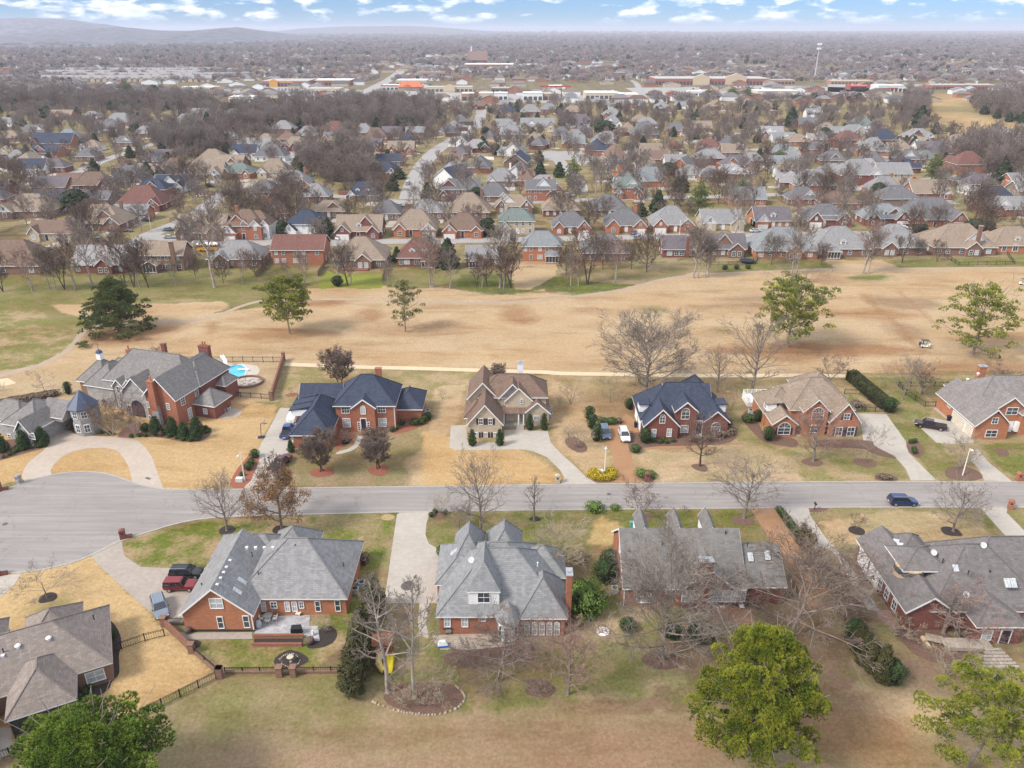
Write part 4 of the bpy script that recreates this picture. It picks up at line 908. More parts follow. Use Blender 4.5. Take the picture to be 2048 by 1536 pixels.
# C: cream brick house, brown roof
Cc = House('cream brick house with brown roof, dark red shutters and two white chairs on the porch',(0,0),0,'brown','cream')
Cc.vol(-8.4,132,-2.0,143,3.0,'gy',pitch=50,ov=.4); Cc.vol(-9.0,134.5,-5,143.5,3.2,'hip',pitch=42)
Cc.vol(-6.5,138.8,6.8,146.0,5.6,'hip',pitch=40); Cc.vol(-2.3,138.4,2.6,143,5.6,'gy',pitch=48,ov=.4,gw='stone')
Cc.vol(-1.2,137.9,3.9,142,5.2,'gy',pitch=45,ov=.3); Cc.vol(2.7,136.9,7.3,142,3.0,'gy',pitch=42,ov=.4)
Cc.vol(-8.6,139,-3,147,5.2,'gy',pitch=48)
Cc.b('porch_roof',roofm('brown')).hexa([(-2,136.4,2.9),(2.9,136.4,2.9),(2.9,138.4,3.7),(-2,138.4,3.7),(-2,136.4,3.05),(2.9,136.4,3.05),(2.9,138.4,3.85),(-2,138.4,3.85)])
Cc.b('porch',CONCP).box(-2,136.4,0,2.65,138.3,.5)
for x in (-1.6,1.3,2.3): q = MB(); q.box(x-.12,136.5,.5,x+.12,136.74,2.9); q.build('column',WHITE,Cc.root)
Cc.win(2,1740,402,1800,445,'f',138.35,nx=3); Cc.win(2,1845,400,1865,432,'f',137.85,kind='arch',nx=1)
Cc.win(2,1560,535,1592,578,'f',132,shutters=SHUT); Cc.win(2,1625,535,1655,578,'f',132,shutters=SHUT)
for a,b in ((1535,1560),(1595,1623),(1660,1688)): Cc.win(2,a,630,b,680,'f',132,pane=BLIND,shutters=SHUT)
Cc.win(2,1742,506,1798,545,'f',138.35,nx=3); Cc.win(2,1936,518,1975,552,'f',136.9,nx=4,nz=3); Cc.door('f',138.35,1.7,1,2.1,.5,DOORM)
Cc.chimney(1.7,146.0,5,10.0,1.2,.9,WHITE,cap=True)
for i in range(4): Cc.b('steps',CONCP).box(.9,135.2+i*.3,0,2.4,135.52+i*.3,.12*(i+1))
Cc.finish()

# D: brick house with dark navy roof and three front gables
D = House('dark red brick house with navy roof and three white-edged front gables beside the brown drive',(0,0),0,'navy','redbrick')
D.vol(25.6,131.3,32.0,139,3.0,'gy',pitch=46,ov=.35,roofk='navy'); D.vol(31.6,132.6,35.6,139,5.5,'gy',pitch=42,ov=.35); D.vol(37.4,132.9,42.0,139,3.1,'gy',pitch=42,ov=.35)
D.vol(25.3,133.5,41.9,143.6,3.2,'hip',pitch=46); D.vol(30,135.5,39,142,5.5,'gx',pitch=42,ov=.2); D.vol(35.2,138,39.8,146.5,4.8,'hip',pitch=50)
for s_,x in ((-1,25.9),(1,41.0)):
    q = MB(); q.box(x-.9,135.2,4.0,x+.9,137.6,5.6); dd = q.build('dormer',WHITE,D.root); q = MB(); q.box(x-1.1,134.9,5.6,x+1.1,137.9,5.8); q.build('dormer_roof',roofm('navy'),dd)
D.win(3,922,508,955,568,'f',131.3,kind='arch'); D.win(3,865,608,893,662,'f',131.3,pane=BLIND); D.win(3,970,606,998,660,'f',131.3,pane=BLIND)
D.win(3,1072,465,1120,540,'f',132.6,kind='arch'); D.win(3,1062,582,1112,632,'f',132.6,pane=BLIND); D.win(3,1275,562,1328,632,'f',132.9,kind='arch',nx=3,nz=4)
D.door('f',133.5,36.6,1.1,2.2,.2,DOORM); D.b('porch',CONCP).box(35.6,131.8,0,37.4,133.5,.2)
for k in (0,1): D.door('l',25.3,-(135.6+k*4),2.8,2.2,.02,name='garage_door')
D.skylight(37.0,139.3,7.3,.35,1.3,(-.6,-.75,.7)); D.finish()

# E: brick house with tan roof
E = House('brick house with tan shingle roof, white deck behind and arched front windows',(0,0),0,'tan','orange')
E.vol(50.6,132.2,55.0,140,3.0,'gy',pitch=38,ov=.35); E.vol(50.4,137,58,145,3.1,'hip',pitch=40); E.vol(54.5,134.5,66.5,144.5,5.0,'hip',pitch=40)
E.vol(56.4,132.6,61.0,139,5.5,'gy',pitch=45,ov=.35); E.vol(61.6,132.4,67.2,141,3.3,'gy',pitch=52,ov=.35); E.vol(58.5,139,66.5,148,5.2,'hip',pitch=40,wall='white')
q = MB(); q.box(50.4,136.2,3.6,52.2,138.4,5.1); dd = q.build('dormer',WHITE,E.root); q = MB(); q.hexa([(50.1,136,5.1),(53.4,136,5.5),(53.4,138.6,5.5),(50.1,138.6,5.1),(50.1,136,5.25),(53.4,136,5.65),(53.4,138.6,5.65),(50.1,138.6,5.25)]); q.build('dormer_roof',roofm('tan'),dd)
E.window('l',50.4,-137.3,3.9,1.1,.9)
E.win(4,375,562,447,645,'f',132.2,kind='arch',shutters=NAVYSH,nx=2); E.win(4,610,460,675,540,'f',132.6,kind='arch',nx=3); E.win(4,595,580,640,632,'f',132.6); E.win(4,765,596,800,655,'f',132.4,shutters=NAVYSH); E.win(4,846,594,884,655,'f',132.4,shutters=NAVYSH); E.win(4,822,502,856,544,'f',132.4,shutters=NAVYSH)
E.door('f',135,55.7,1.1,2.3,.3,WHITE); E.b('porch',CONCP).box(55,132.5,0,56.4,135,.25)
E.b('deck',WHITE).box(49.6,145.6,0,56.5,150,1.0); dk = E.b('deck_rail',WHITE)
for a,b in (((49.7,145.8),(49.7,150)),((49.7,150),(56.5,150)),((56.5,150),(56.5,145.8))):
    for zz in (1.3,1.6,1.95): dk.bar((a[0],a[1],zz),(b[0],b[1],zz),.08)
    for k in range(8): t = k/7; dk.bar((a[0]+(b[0]-a[0])*t,a[1]+(b[1]-a[1])*t,1),(a[0]+(b[0]-a[0])*t,a[1]+(b[1]-a[1])*t,2.05),.1)
E.vent(63,143,9.2); E.finish()

# F: right edge brick house
F_ = House('wide brick house with light grey roof, cream garage doors and dark pickup outside',(0,0),0,'pale','orange')
ROOF['pale'] = (.30,.285,.285)
F_.vol(89.2,131.2,95.6,145.4,3.2,'gy',pitch=44,ov=.45,roofk='fgray'); F_.vol(94.4,134.0,99.5,141,5.5,'gy',pitch=40,ov=.35,roofk='fgray'); F_.vol(91,135.5,118,146.5,4.6,'hip',pitch=38,roofk='fgray')
F_.vol(99,133,112,140,4.6,'gy',pitch=40,ov=.35,roofk='fgray')
F_.win(4,1835,530,1865,572,'f',131.2,nx=2); F_.win(4,1792,614,1856,662,'f',131.2,nx=2); F_.win(4,1935,460,1998,510,'f',134,nx=2); F_.door('f',134.0,97.6,1,2.2,.2)
F_.door('l',89.2,-136.8,4.6,2.3,.02,mat('cream_door',(.6,.54,.44)),name='garage_door',panels=2); F_.door('l',89.2,-133,2.4,2.3,.02,MATS['cream_door'],name='garage_door'); F_.win(4,1528,435,1545,468,'l',89.2)
F_.chimney(97.5,146.5,5,8.9,1.5,1.0,cap=True); F_.vent(93.5,144,6.9,'turtle'); F_.vent(95,143.5,8.4,'turtle')
for k in range(3): F_.b('bay',WHITE).box(98.4+k*.9,133.2-.1*k,.6,99.2+k*.9,134,2.6)
F_.finish()

# H: brick house with grey roof and terrace behind
H = House('orange brick house with grey roof, two long skylights and a paved terrace with white chairs',(0,0),0,'gray','orange')
H.vol(-43.0,78.8,-34.0,91.2,3.0,'gy',rise=4.3,ov=.4); H.vol(-37,82.0,-22.4,94.0,3.0,'hip',pitch=39,ov=.4,roofk='gray'); H.vol(-43,89.5,-33,95.5,3.0,'hip',pitch=38)
H.vol(-35,90,-29,96.5,3.0,'hip',pitch=45)
H.win(5,1292,485,1387,547,'f',78.8,nx=2,pane=BLIND); H.win(5,1340,598,1392,670,'f',78.8,nx=1); H.win(5,1500,592,1552,665,'f',78.8,nx=1)
H.win(6,90,625,132,690,'f',82,nx=1); H.win(6,213,620,255,688,'f',82,nx=1)
for a,b,dr in ((1615,1650,1),(1672,1720,0),(1760,1800,1),(1805,1845,1),(1850,1885,0)): H.win(5,a,505,b,565 if dr else 545,'f',82,nx=2,pane=BLIND if dr else GLASS)
for k,x in enumerate((1528,1583,1637,1690,1803,1873)): p = H.e(5,x,172 if k < 4 else 138,7.6); H.vent(p.x,p.y,7.55,'box')
p = H.e(5,1832,155,7.4); H.vent(p.x,p.y,7.3,'turtle',DARK)
for x,y in ((1570,262),(1598,320)): p = H.e(5,x,y,5.5); H.vent(p.x,p.y,3+(p.y-81.6)*.81,'pipe')
for x,y in ((1425,250),(1398,292),(1380,325),(1362,360),(1345,400)): p = H.e(5,x,y,7); H.vent(-38.1,p.y,6.9,'box')
for x,y in ((1465,368),(1440,430)): u = H.e(5,x,y,5.4); H.skylight(-36.1,u.y,5.12,.6,1.3,(.9,0,1))
u = H.e(6,268,400,4.5); H.vent(u.x,u.y,4.3); u = H.e(5,1240,410,4.6); H.vent(-41.4,u.y,4.6); H.b('plinth',DMULCH).box(-43.1,78.68,0,-33.9,78.79,.3)
H.b('cornerboard',WHITE).box(-34.08,78.7,0,-33.96,78.82,2.8); H.finish()

# G: bottom left, brown shingle roof
Gh = House('brown brick house with grey-brown hip roof and dark screened porch in the near left corner',tuple(GZ(5,468,940,3))[:2],R(27),'brown','brown')
ROOF['gbrown'] = (.25,.21,.185)
for rk in ('gbrown',): pass
Gh.vol(-22,-.0,3.6,10.8,3.0,'hip',pitch=36,ov=.35,roofk='gbrown'); Gh.vol(-6.6,-4.3,-.2,4,3.0,'hip',pitch=40,ov=.35,roofk='gbrown',wall='brown'); Gh.vol(-5.5,6.5,.5,13,3.0,'hip',pitch=40,ov=.35,roofk='gbrown'); Gh.vol(-13,8,-8,14,3.0,'hip',pitch=40,ov=.35,roofk='gbrown')
Gh.vol(-20,-8,-9,2,3.0,'hip',pitch=36,ov=.35,roofk='gbrown')
q = MB(); q.box(-6.5,-4.42,.45,-.3,-4.33,2.75); q.box(-.17,-4.2,.45,-.08,-.2,2.75); sc_ = q.build('screen',SCREEN,Gh.root)
for k in range(4): q = MB(); q.box(-6.6+k*2.1,-4.52,0,-6.48+k*2.1,-4.42,2.9); q.build('post',mat('dark_brown_post',(.06,.045,.035)),Gh.root)
Gh.window('f',0,1.8,.75,1.9,1.5,nx=2,pane=BLIND); Gh.window('f',-8,-10.5,.8,1.2,1.6,nx=2,pane=BLIND)
for x,y,h_,kd in ((298,722,6.3,'turtle'),(108,773,6.3,'turtle'),(25,862,5.2,'box'),(603,683,4.6,'pipe'),(28,835,5.5,'pipe')):
    p = Gh.e(5,x,y,h_); zz = 3+min(p.y+.35,11.15-p.y)*math.tan(R(36)); Gh.vent(p.x,p.y,zz,kd,mat('white_vent',(.75,.75,.75)) if kd != 'pipe' else None)
Gh.finish()

# I: grey roof, centre front
I = House('brick house with many steep pale grey roofs and five arched sunroom windows',(0,0),0,'gray','brick')
ROOF['igray'] = (.245,.247,.25)
RK = 'igray'
I.vol(-9.5,78.3,6.9,91.0,3.2,'hip',pitch=41,ov=.4,roofk=RK); I.vol(1.2,77.9,6.8,85,3.2,'hip',pitch=52,ov=.35,roofk=RK); I.vol(-7,82.5,3.2,90.5,5.3,'hip',pitch=38,ov=.3,roofk=RK)
I.vol(-7.9,86.5,-4.2,93,5.2,'hip',rise=3.6,ov=.35,roofk=RK); I.vol(-3.4,86.5,1.2,93.4,5.2,'hip',rise=3.9,ov=.35,roofk=RK); I.vol(-10.2,84,-4,92.4,3.6,'hip',pitch=40,ov=.3,roofk=RK)
I.vol(1,85,7.2,90.8,4.0,'hip',pitch=44,ov=.3,roofk=RK)
I.dormer(-3.65,79.1,4.2,4.0,2.2,6.5,rise=3.2,roof='hip',roofk=RK,ww=1.5,nz=2)
q = MB(); pr = [(-.5+1.35*math.cos(a),78.0+1.35*math.sin(a)) for a in [math.pi*(1+i/6) for i in range(7)]]
q.extr([(x,y,0) for x,y in pr],(0,0,3.1)); bay = q.build('turret',WHITE,I.root); q = MB(); pr2 = [(-.5+1.75*math.cos(a),78.0+1.75*math.sin(a),3.1) for a in [math.pi*2*i/12 for i in range(12)]]
for i in range(12): q.poly([pr2[i],pr2[(i+1) % 12],(-.5,78.3,5.5)])
q.poly(pr2[::-1]); q.build('turret_roof',roofm(RK),bay)
for a,b,m_ in ((892,934,BLIND),(1000,1042,BLIND)): I.win(6,a,724,b,785,'f',78.3,pane=m_)
I.win(6,1108,720,1152,750,'f',78.3,pane=BLIND,nx=1,nz=1); u,z_ = I.hit(6,1293,800,'f',76.7); I.window('f',76.62,-.5,.4,.9,2.1,nx=1,nz=1,pane=BLIND); I.window('f',77.1,-1.45,.9,.35,1.5,nx=1); I.window('f',77.1,.45,.9,.35,1.5,nx=1)
for k in range(5): x = 1407+k*46; I.win(6,x-16,755,x+16,835,'f',77.9,kind='arch',pane=BLIND,nx=1,nz=2)
I.chimney(7.45,80.6,0,8.2,.7,1.5,cap=True)
for x,y,h_,kd in ((1130,320,8.2,'turtle'),(1062,390,6.9,'dish'),(1343,393,6.9,'dish'),(1203,360,7.6,'pipe'),(1472,405,7,'pipe'),(1100,355,7.5,'pipe')): pxvent(I,6,x,y,h_,kd,DARK if kd == 'turtle' else (WHITE if kd == 'pipe' else None))
u = I.e(6,973,320,5.6); I.skylight(u.x,u.y,5.9,.8,2.2,(-.7,0,.8))
u = I.e(6,885,510,5); I.finish()

# J: long grey gable with three dormers
J = House('long brick house with grey gable roof, three pointed dormers and a wide brick chimney',(0,0),0,'gray','redbrick')
J.vol(15.4,83.8,31.6,96.4,3.2,'gx',pitch=38,ov=.35,wall='brick',roofk='jgray'); J.vol(31.6,84.1,37.2,93.6,3.2,'gx',pitch=33,ov=.3,roofk='jgray')
J.vol(23.0,83.3,30.2,90,3.3,'gy',pitch=41,ov=.35,roofk='jgray',wall='redbrick')
for x in (18.9,23.9,28.6): J.dormer(x,95.9,4.6,1.6,1.9,4.6,rise=1.5,side='b',roofk='jgray')
J.chimney(25.7,82.9,0,8.4,1.8,1.1,wallm('redbrick'),cap=True)
J.win(7,540,562,622,635,'f',83.8,nx=3,pane=BLIND); J.win(7,820,560,892,630,'f',83.3,nx=3,pane=BLIND); J.win(7,990,560,1062,630,'f',83.3,nx=3,pane=BLIND); J.win(7,1075,560,1118,630,'f',83.3,pane=BLIND,nx=1); J.win(7,1130,560,1205,630,'f',83.3,nx=3,pane=BLIND)
for x,y in ((1238,375),(1342,370)): u = J.e(7,x,y,5); J.skylight(u.x,u.y,3.3+(u.y-83.8)*.65+.1,.7,1.3,(0,-.62,1))
for x,y in ((690,325),(1075,293),(1215,328)): u = J.e(7,x,y,5.6); J.vent(u.x,u.y,min(8,3.2+(u.y-83.4)*.78))
J.window('l',15.4,-90,4.3,.8,1.3); J.b('cornerboard',WHITE).box(15.3,83.72,0,15.42,83.79,3); J.finish()

# K: bottom right, dark grey roofs
K = House('sprawling brick house with dark grey shingle roofs, three skylights and a round cream bay',(0,0),0,'slate','redbrick')
ROOF['kgray'] = (.175,.16,.155)
K.vol(51.6,79,57.5,94.2,3.3,'gy',pitch=36,ov=.4,roofk='kgray'); K.vol(54,88,60.5,95,3.3,'hip',pitch=40,ov=.4,roofk='kgray'); K.vol(55,79.2,70,91.5,3.3,'hip',pitch=42,ov=.4,roofk='kgray')
K.vol(60.5,82.3,78,93,3.4,'hip',pitch=43,ov=.4,roofk='kgray'); K.vol(59.5,76.5,65.5,84,3.1,'hip',pitch=30,ov=.4,roofk='kgray')
q = MB(); q.lathe((54.3,85.2,4.0),[(1.9,0),(1.9,1.9)],16); bay = q.build('round_bay',mat('cream_siding',(.50,.38,.24)),K.root); q = MB(); q.lathe((54.3,85.2,4.9),[(1.93,0),(1.93,.8)],16); q.build('bay_window',GLASS,bay); K.vol(53.2,84.2,58.6,89,5.9,'hip',pitch=32,ov=.5,roofk='kgray',z0=5.8)
for k in range(3): u = K.e(8,1253+k*24,133+k*22,5.6); K.skylight(u.x,u.y,5.25+.0*k,.8,1.3,(-.25,-.6,1))
for x,y,h_,w_,l_ in ((1620,298,7,.9,1.2),(1940,390,6.3,.9,1.6),(1978,390,6.3,.9,1.6)): u = K.e(8,x,y,h_); K.skylight(u.x,u.y,h_,w_*.75,l_*.75,(0,-.85,1))
for x,y,h_ in ((1478,220,6.9),(1785,175,8.6),(1678,480,4.2)): pxvent(K,8,x,y,h_,'dish')
for x,y,h_ in ((1540,258,6.9),(1698,332,7),(1830,330,6.5)): pxvent(K,8,x,y,h_,'pipe')
for a,b in ((1100,1170),):
    for k in range(2): K.door('l',51.6,-(92-k*3.6),2.9,2.3,.02,name='garage_door')
K.window('l',51.6,-86.4,.8,1.0,1.5); K.window('l',51.6,-84.3,.8,1.0,1.5); K.window('l',51.6,-82,.8,1.0,1.5); K.window('f',76.5,61,.7,1.2,1.5,pane=BLIND); K.door('f',76.5,63.4,1.2,2.2,.1,DOORM); K.window('f',82.3,66.8,.8,.8,1.3,kind='arch'); K.window('f',82.3,69.6,.8,.9,1.3,kind='arch',pane=BLIND)
K.finish()

# A: the stone and brick mansion
A = House('rambling stone and brick mansion with turret, grey slate roofs and five brick chimneys',tuple(GZ(1,1193,412,6))[:2],R(-17),'gray','redbrick')
ROOF['agray'] = (.215,.20,.19); AK = 'agray'
A.vol(-7.3,.3,-.2,14.5,6.0,'gy',rise=4.3,ov=.45,roofk=AK,wall='brick'); A.vol(-21,4.5,-.5,13.5,6.0,'hip',rise=5.6,ov=.45,roofk=AK,wall='stone'); A.vol(-6,7.5,.1,17,6.0,'hip',rise=4.0,ov=.4,roofk=AK)
A.vol(-.3,5.2,4.6,10.4,3.0,'hip',rise=2.5,ov=.4,roofk=AK); A.vol(0,12.5,2.2,16.6,4.0,'hip',rise=1.5,ov=.3,roofk=AK)
A.vol(-14.2,1.6,-8.0,8,5.2,'gy',rise=3.6,ov=.35,roofk=AK,wall='stone'); A.vol(-17.6,3.0,-15.2,7,5.6,'gy',rise=1.6,ov=.3,roofk=AK,wall='stone'); A.vol(-15.0,3.3,-12.9,7,5.9,'gy',rise=1.5,ov=.3,roofk=AK,wall='stone')
A.vol(-25.5,3.6,-18.5,12,4.5,'hip',rise=4.0,ov=.4,roofk=AK,wall='stone')
for x0,x1,z0,z1 in ((-12.6,-9.6,0,3.2),): q = MB(); q.extr([(x0,1.5,0),(x1,1.5,0),(x1,1.5,2.2)]+[((x0+x1)/2+1.5*math.cos(a),1.5,2.2+1.5*math.sin(a)) for a in [math.pi*i/8 for i in range(1,8)]]+[(x0,1.5,2.2)],(0,.12,0)); q.build('arched_doorway',DOORM,A.root)
def lathe_part(c,prof,m,name,par,k=8,rot=.39):
    q = MB(); q.lathe((0,0,0),prof,k); o = q.build(name,m,par); o.location = c; o.rotation_euler = (0,0,rot); return o
tc_ = A.e(1,508,465,6); tw_ = lathe_part((tc_.x,tc_.y+1.9,0),[(2.3,0),(2.3,5.6)],STONE,'turret',A.root); lathe_part((0,0,5.6),[(2.9,0),(2.9,.15),(.05,3.4)],mat('blue_metal_roof',(.04,.06,.11),rough=.45,spec=.5),'turret_roof',tw_,rot=0)
for i in range(16): a = 2*math.pi*i/16; q = MB(); q.bar((3.1*math.cos(a),3.1*math.sin(a),6.1),(.05,0,9.5),.05);
for a in (-2.35,-1.57,-.8):
    for zz,hh in ((.9,1.5),(3.9,1.3)):
        q = MB(); r_ = 2.13; c_,s_ = math.cos(a),math.sin(a); t_ = (-s_,c_)
        P = lambda u,v,o: (r_*c_+o*c_+t_[0]*u,r_*s_+o*s_+t_[1]*u,v)
        g = MB(); g.poly([P(-.45,zz,.12),P(.45,zz,.12),P(.45,zz+hh,.12),P(-.45,zz+hh,.12)]);
        for u0,u1,v0,v1 in ((-.55,-.45,zz-.1,zz+hh+.1),(.45,.55,zz-.1,zz+hh+.1),(-.45,.45,zz-.1,zz),(-.45,.45,zz+hh,zz+hh+.1),(-.03,.03,zz,zz+hh),(-.45,.45,zz+hh/2-.03,zz+hh/2+.03)): q.hexa([P(u0,v0,0),P(u1,v0,0),P(u1,v0,.17),P(u0,v0,.17),P(u0,v1,0),P(u1,v1,0),P(u1,v1,.17),P(u0,v1,.17)])
        w_ = q.build('window',WHITE,A.root); w_.location = (tc_.x,tc_.y+1.9,0); g.build('pane',GLASS,w_)
gl,gr_ = A.e(1,100,615,3.2),A.e(1,310,580,3.2)
A.vol(gl.x-4.5,gl.y+1.6,gr_.x-.3,gl.y+10.5,3.3,'hip',rise=3.6,ov=.4,roofk=AK,wall='stone'); A.vol(gl.x+.4,gl.y+.1,gr_.x-.4,gl.y+6,3.2,'gy',rise=2.5,ov=.4,roofk=AK,wall='stone'); A.vol(gl.x-11,gl.y+2.4,gl.x-1,gl.y+9,3.2,'hip',rise=3,ov=.4,roofk=AK,wall='stone')
cxl,cxr = A.e(1,300,520,4),A.e(1,450,485,4); A.vol(cxl.x-1,cxl.y+.5,cxr.x+1.5,cxl.y+5.5,4.0,'gx',rise=2.6,ov=.3,roofk=AK,wall='stone',z0=3.0); A.vol(cxr.x-.2,cxr.y+1,cxr.x+2.6,cxr.y+5.5,4,'flat',wall='stone',roofk=AK,ov=.1)
pl,pr_ = A.e(1,525,275,3.5),A.e(1,700,262,3.5); px0 = pl.x; A.vol(px0+.3,pl.y+.3,px0+7.3,pl.y+7.3,3.5,'hip',rise=4.2,ov=.5,roofk=AK,wall='brown'); A.vol(px0+5,pl.y+2,px0+14,pl.y+7.5,4.5,'hip',rise=3.4,ov=.4,roofk=AK,wall='brown')
q = MB(); q.box(px0+3.3,pl.y+3.3,7.4,px0+4.3,pl.y+4.3,8.9); cu = q.build('cupola',WHITE,A.root); q = MB(); q.lathe((px0+3.8,pl.y+3.8,8.9),[(.75,0),(.5,.5),(.06,.8),(.04,1.9)],8); q.build('cupola_roof',MATS['blue_metal_roof'],cu); q = MB(); q.bar((px0+3.3,pl.y+3.8,10.9),(px0+4.3,pl.y+3.8,10.9),.08); q.build('weather_vane',IRON,cu)
A.chimney(-4.6,-.25,0,9.8,1.4,1.2,wallm('brick'),pots=1); q = MB(); q.hexa([(-5.5,-1.0,0),(-3.6,-1.0,0),(-3.6,-.1,0),(-5.5,-.1,0),(-5.3,-.8,4.4),(-3.9,-.8,4.4),(-3.9,-.1,4.4),(-5.3,-.1,4.4)]); q.build('chimney_base',STONE,A.root)
A.chimney(-4.0,15.6,4,11.2,2.4,1.0,wallm('redbrick'),pots=2); A.chimney(-20.2,11.5,5,10.0,.9,.8,wallm('brick'),pots=1); A.chimney(-12.5,13.4,6,11.5,.9,.7,wallm('redbrick'),pots=0)
A.win(1,998,420,1025,462,'f',.3,nx=3,nz=3); A.win(1,1133,430,1165,476,'f',.3,nx=3,nz=3); A.win(1,1017,515,1040,565,'f',.3,nx=2)
for x,y,w_,h_,nz in ((2.3,4.0,1.0,1.5,3),(6.5,4.0,.9,1.3,3),(13.5,4.0,.9,1.6,3),(3.6,.3,1.0,2.2,3),(13,.5,.9,1.8,3)): A.window('r',-.2,x,y,w_,h_,nz=nz,pane=BLIND if nz > 2 and y < 1 else GLASS)
A.window('f',5.2,2.3,.9,.8,1.1,pane=BLIND); A.win(1,190,630,245,680,'f',gl.y+.1,nx=4); A.win(1,50,640,85,678,'f',gl.y+1.6,nx=2)
for u in (-16.4,-13.9): A.window('f',3.0 if u < -15 else 3.3,u,4.0,.9,1.4)
A.window('f',4.5,-19.5,1,1,1.6); A.window('f',4.5,-16,1,1,1.6); A.window('f',1.6,-13.2,.8,.8,1.5,nx=2); A.vent(-1.2,8.5,8.9); A.finish()
NEAR = [B,Cc,D,E,F_,H,Gh,I,J,K,A]
# ---------------------------------------------------------------- suburb houses beyond the fairway
SHARE = {}
def shared_window(arch=False):
    k = ('w',arch)
    if k not in SHARE:
        m = MB(); m.box(-.6,-.07,0,.6,.02,1.55)
        if arch: m.extr([(.5*math.cos(a),-.07,1.5+.5*math.sin(a)) for a in [math.pi*i/6 for i in range(7)]],(0,.09,0))
        nf = len(m.f); m.box(-.46,-.09,.12,-.04,.0,1.43); m.box(.04,-.09,.12,.46,.0,1.43)
        o = m.build('window',WHITE); o.data.materials.append(GLASS)
        for i,p in enumerate(o.data.polygons): p.material_index = 1 if i >= nf else 0
        SHARE[k] = o.data; bpy.data.objects.remove(o)
    return SHARE[k]
def shared_garage():
    if 'g' not in SHARE:
        m = MB(); m.box(-2.5,-.1,0,2.5,.02,2.35)
        for r_ in range(4):
            for c in range(8): m.box(-2.4+c*.6,-.13,.1+r_*.56,-1.9+c*.6,-.1,.55+r_*.56)
        o = m.build('garage_door',mat('garage_white',(.72,.71,.69),rough=.6)); SHARE['g'] = o.data; bpy.data.objects.remove(o)
    return SHARE['g']
HOUSES = []                                  # (x, y, radius)
SUB = []
def cheap(h,data,name,side,p,u,z,s=1.0):
    o = bpy.data.objects.new(name,data); col.objects.link(o); o.parent = h.root
    o.location,rz = {'f': ((u,p,z),0),'b': ((-u,p,z),math.pi),'l': ((p,-u,z),-math.pi/2),'r': ((p,u,z),math.pi/2)}[side]; o.rotation_euler = (0,0,rz); o.scale = (s,1,s)
def sub(zid,x,y,wz,roof='gray',wall='brick',code='h',ang=0,tiny=False):
    px,py = PX(zid,x,y); p = G(px,py); W = wz*ZO[zid][2]/ppm(py); W = max(10.5,min(27,W)); dist = p.y
    return sub_at(p.x,p.y,W,roof,wall,code,R(ang))
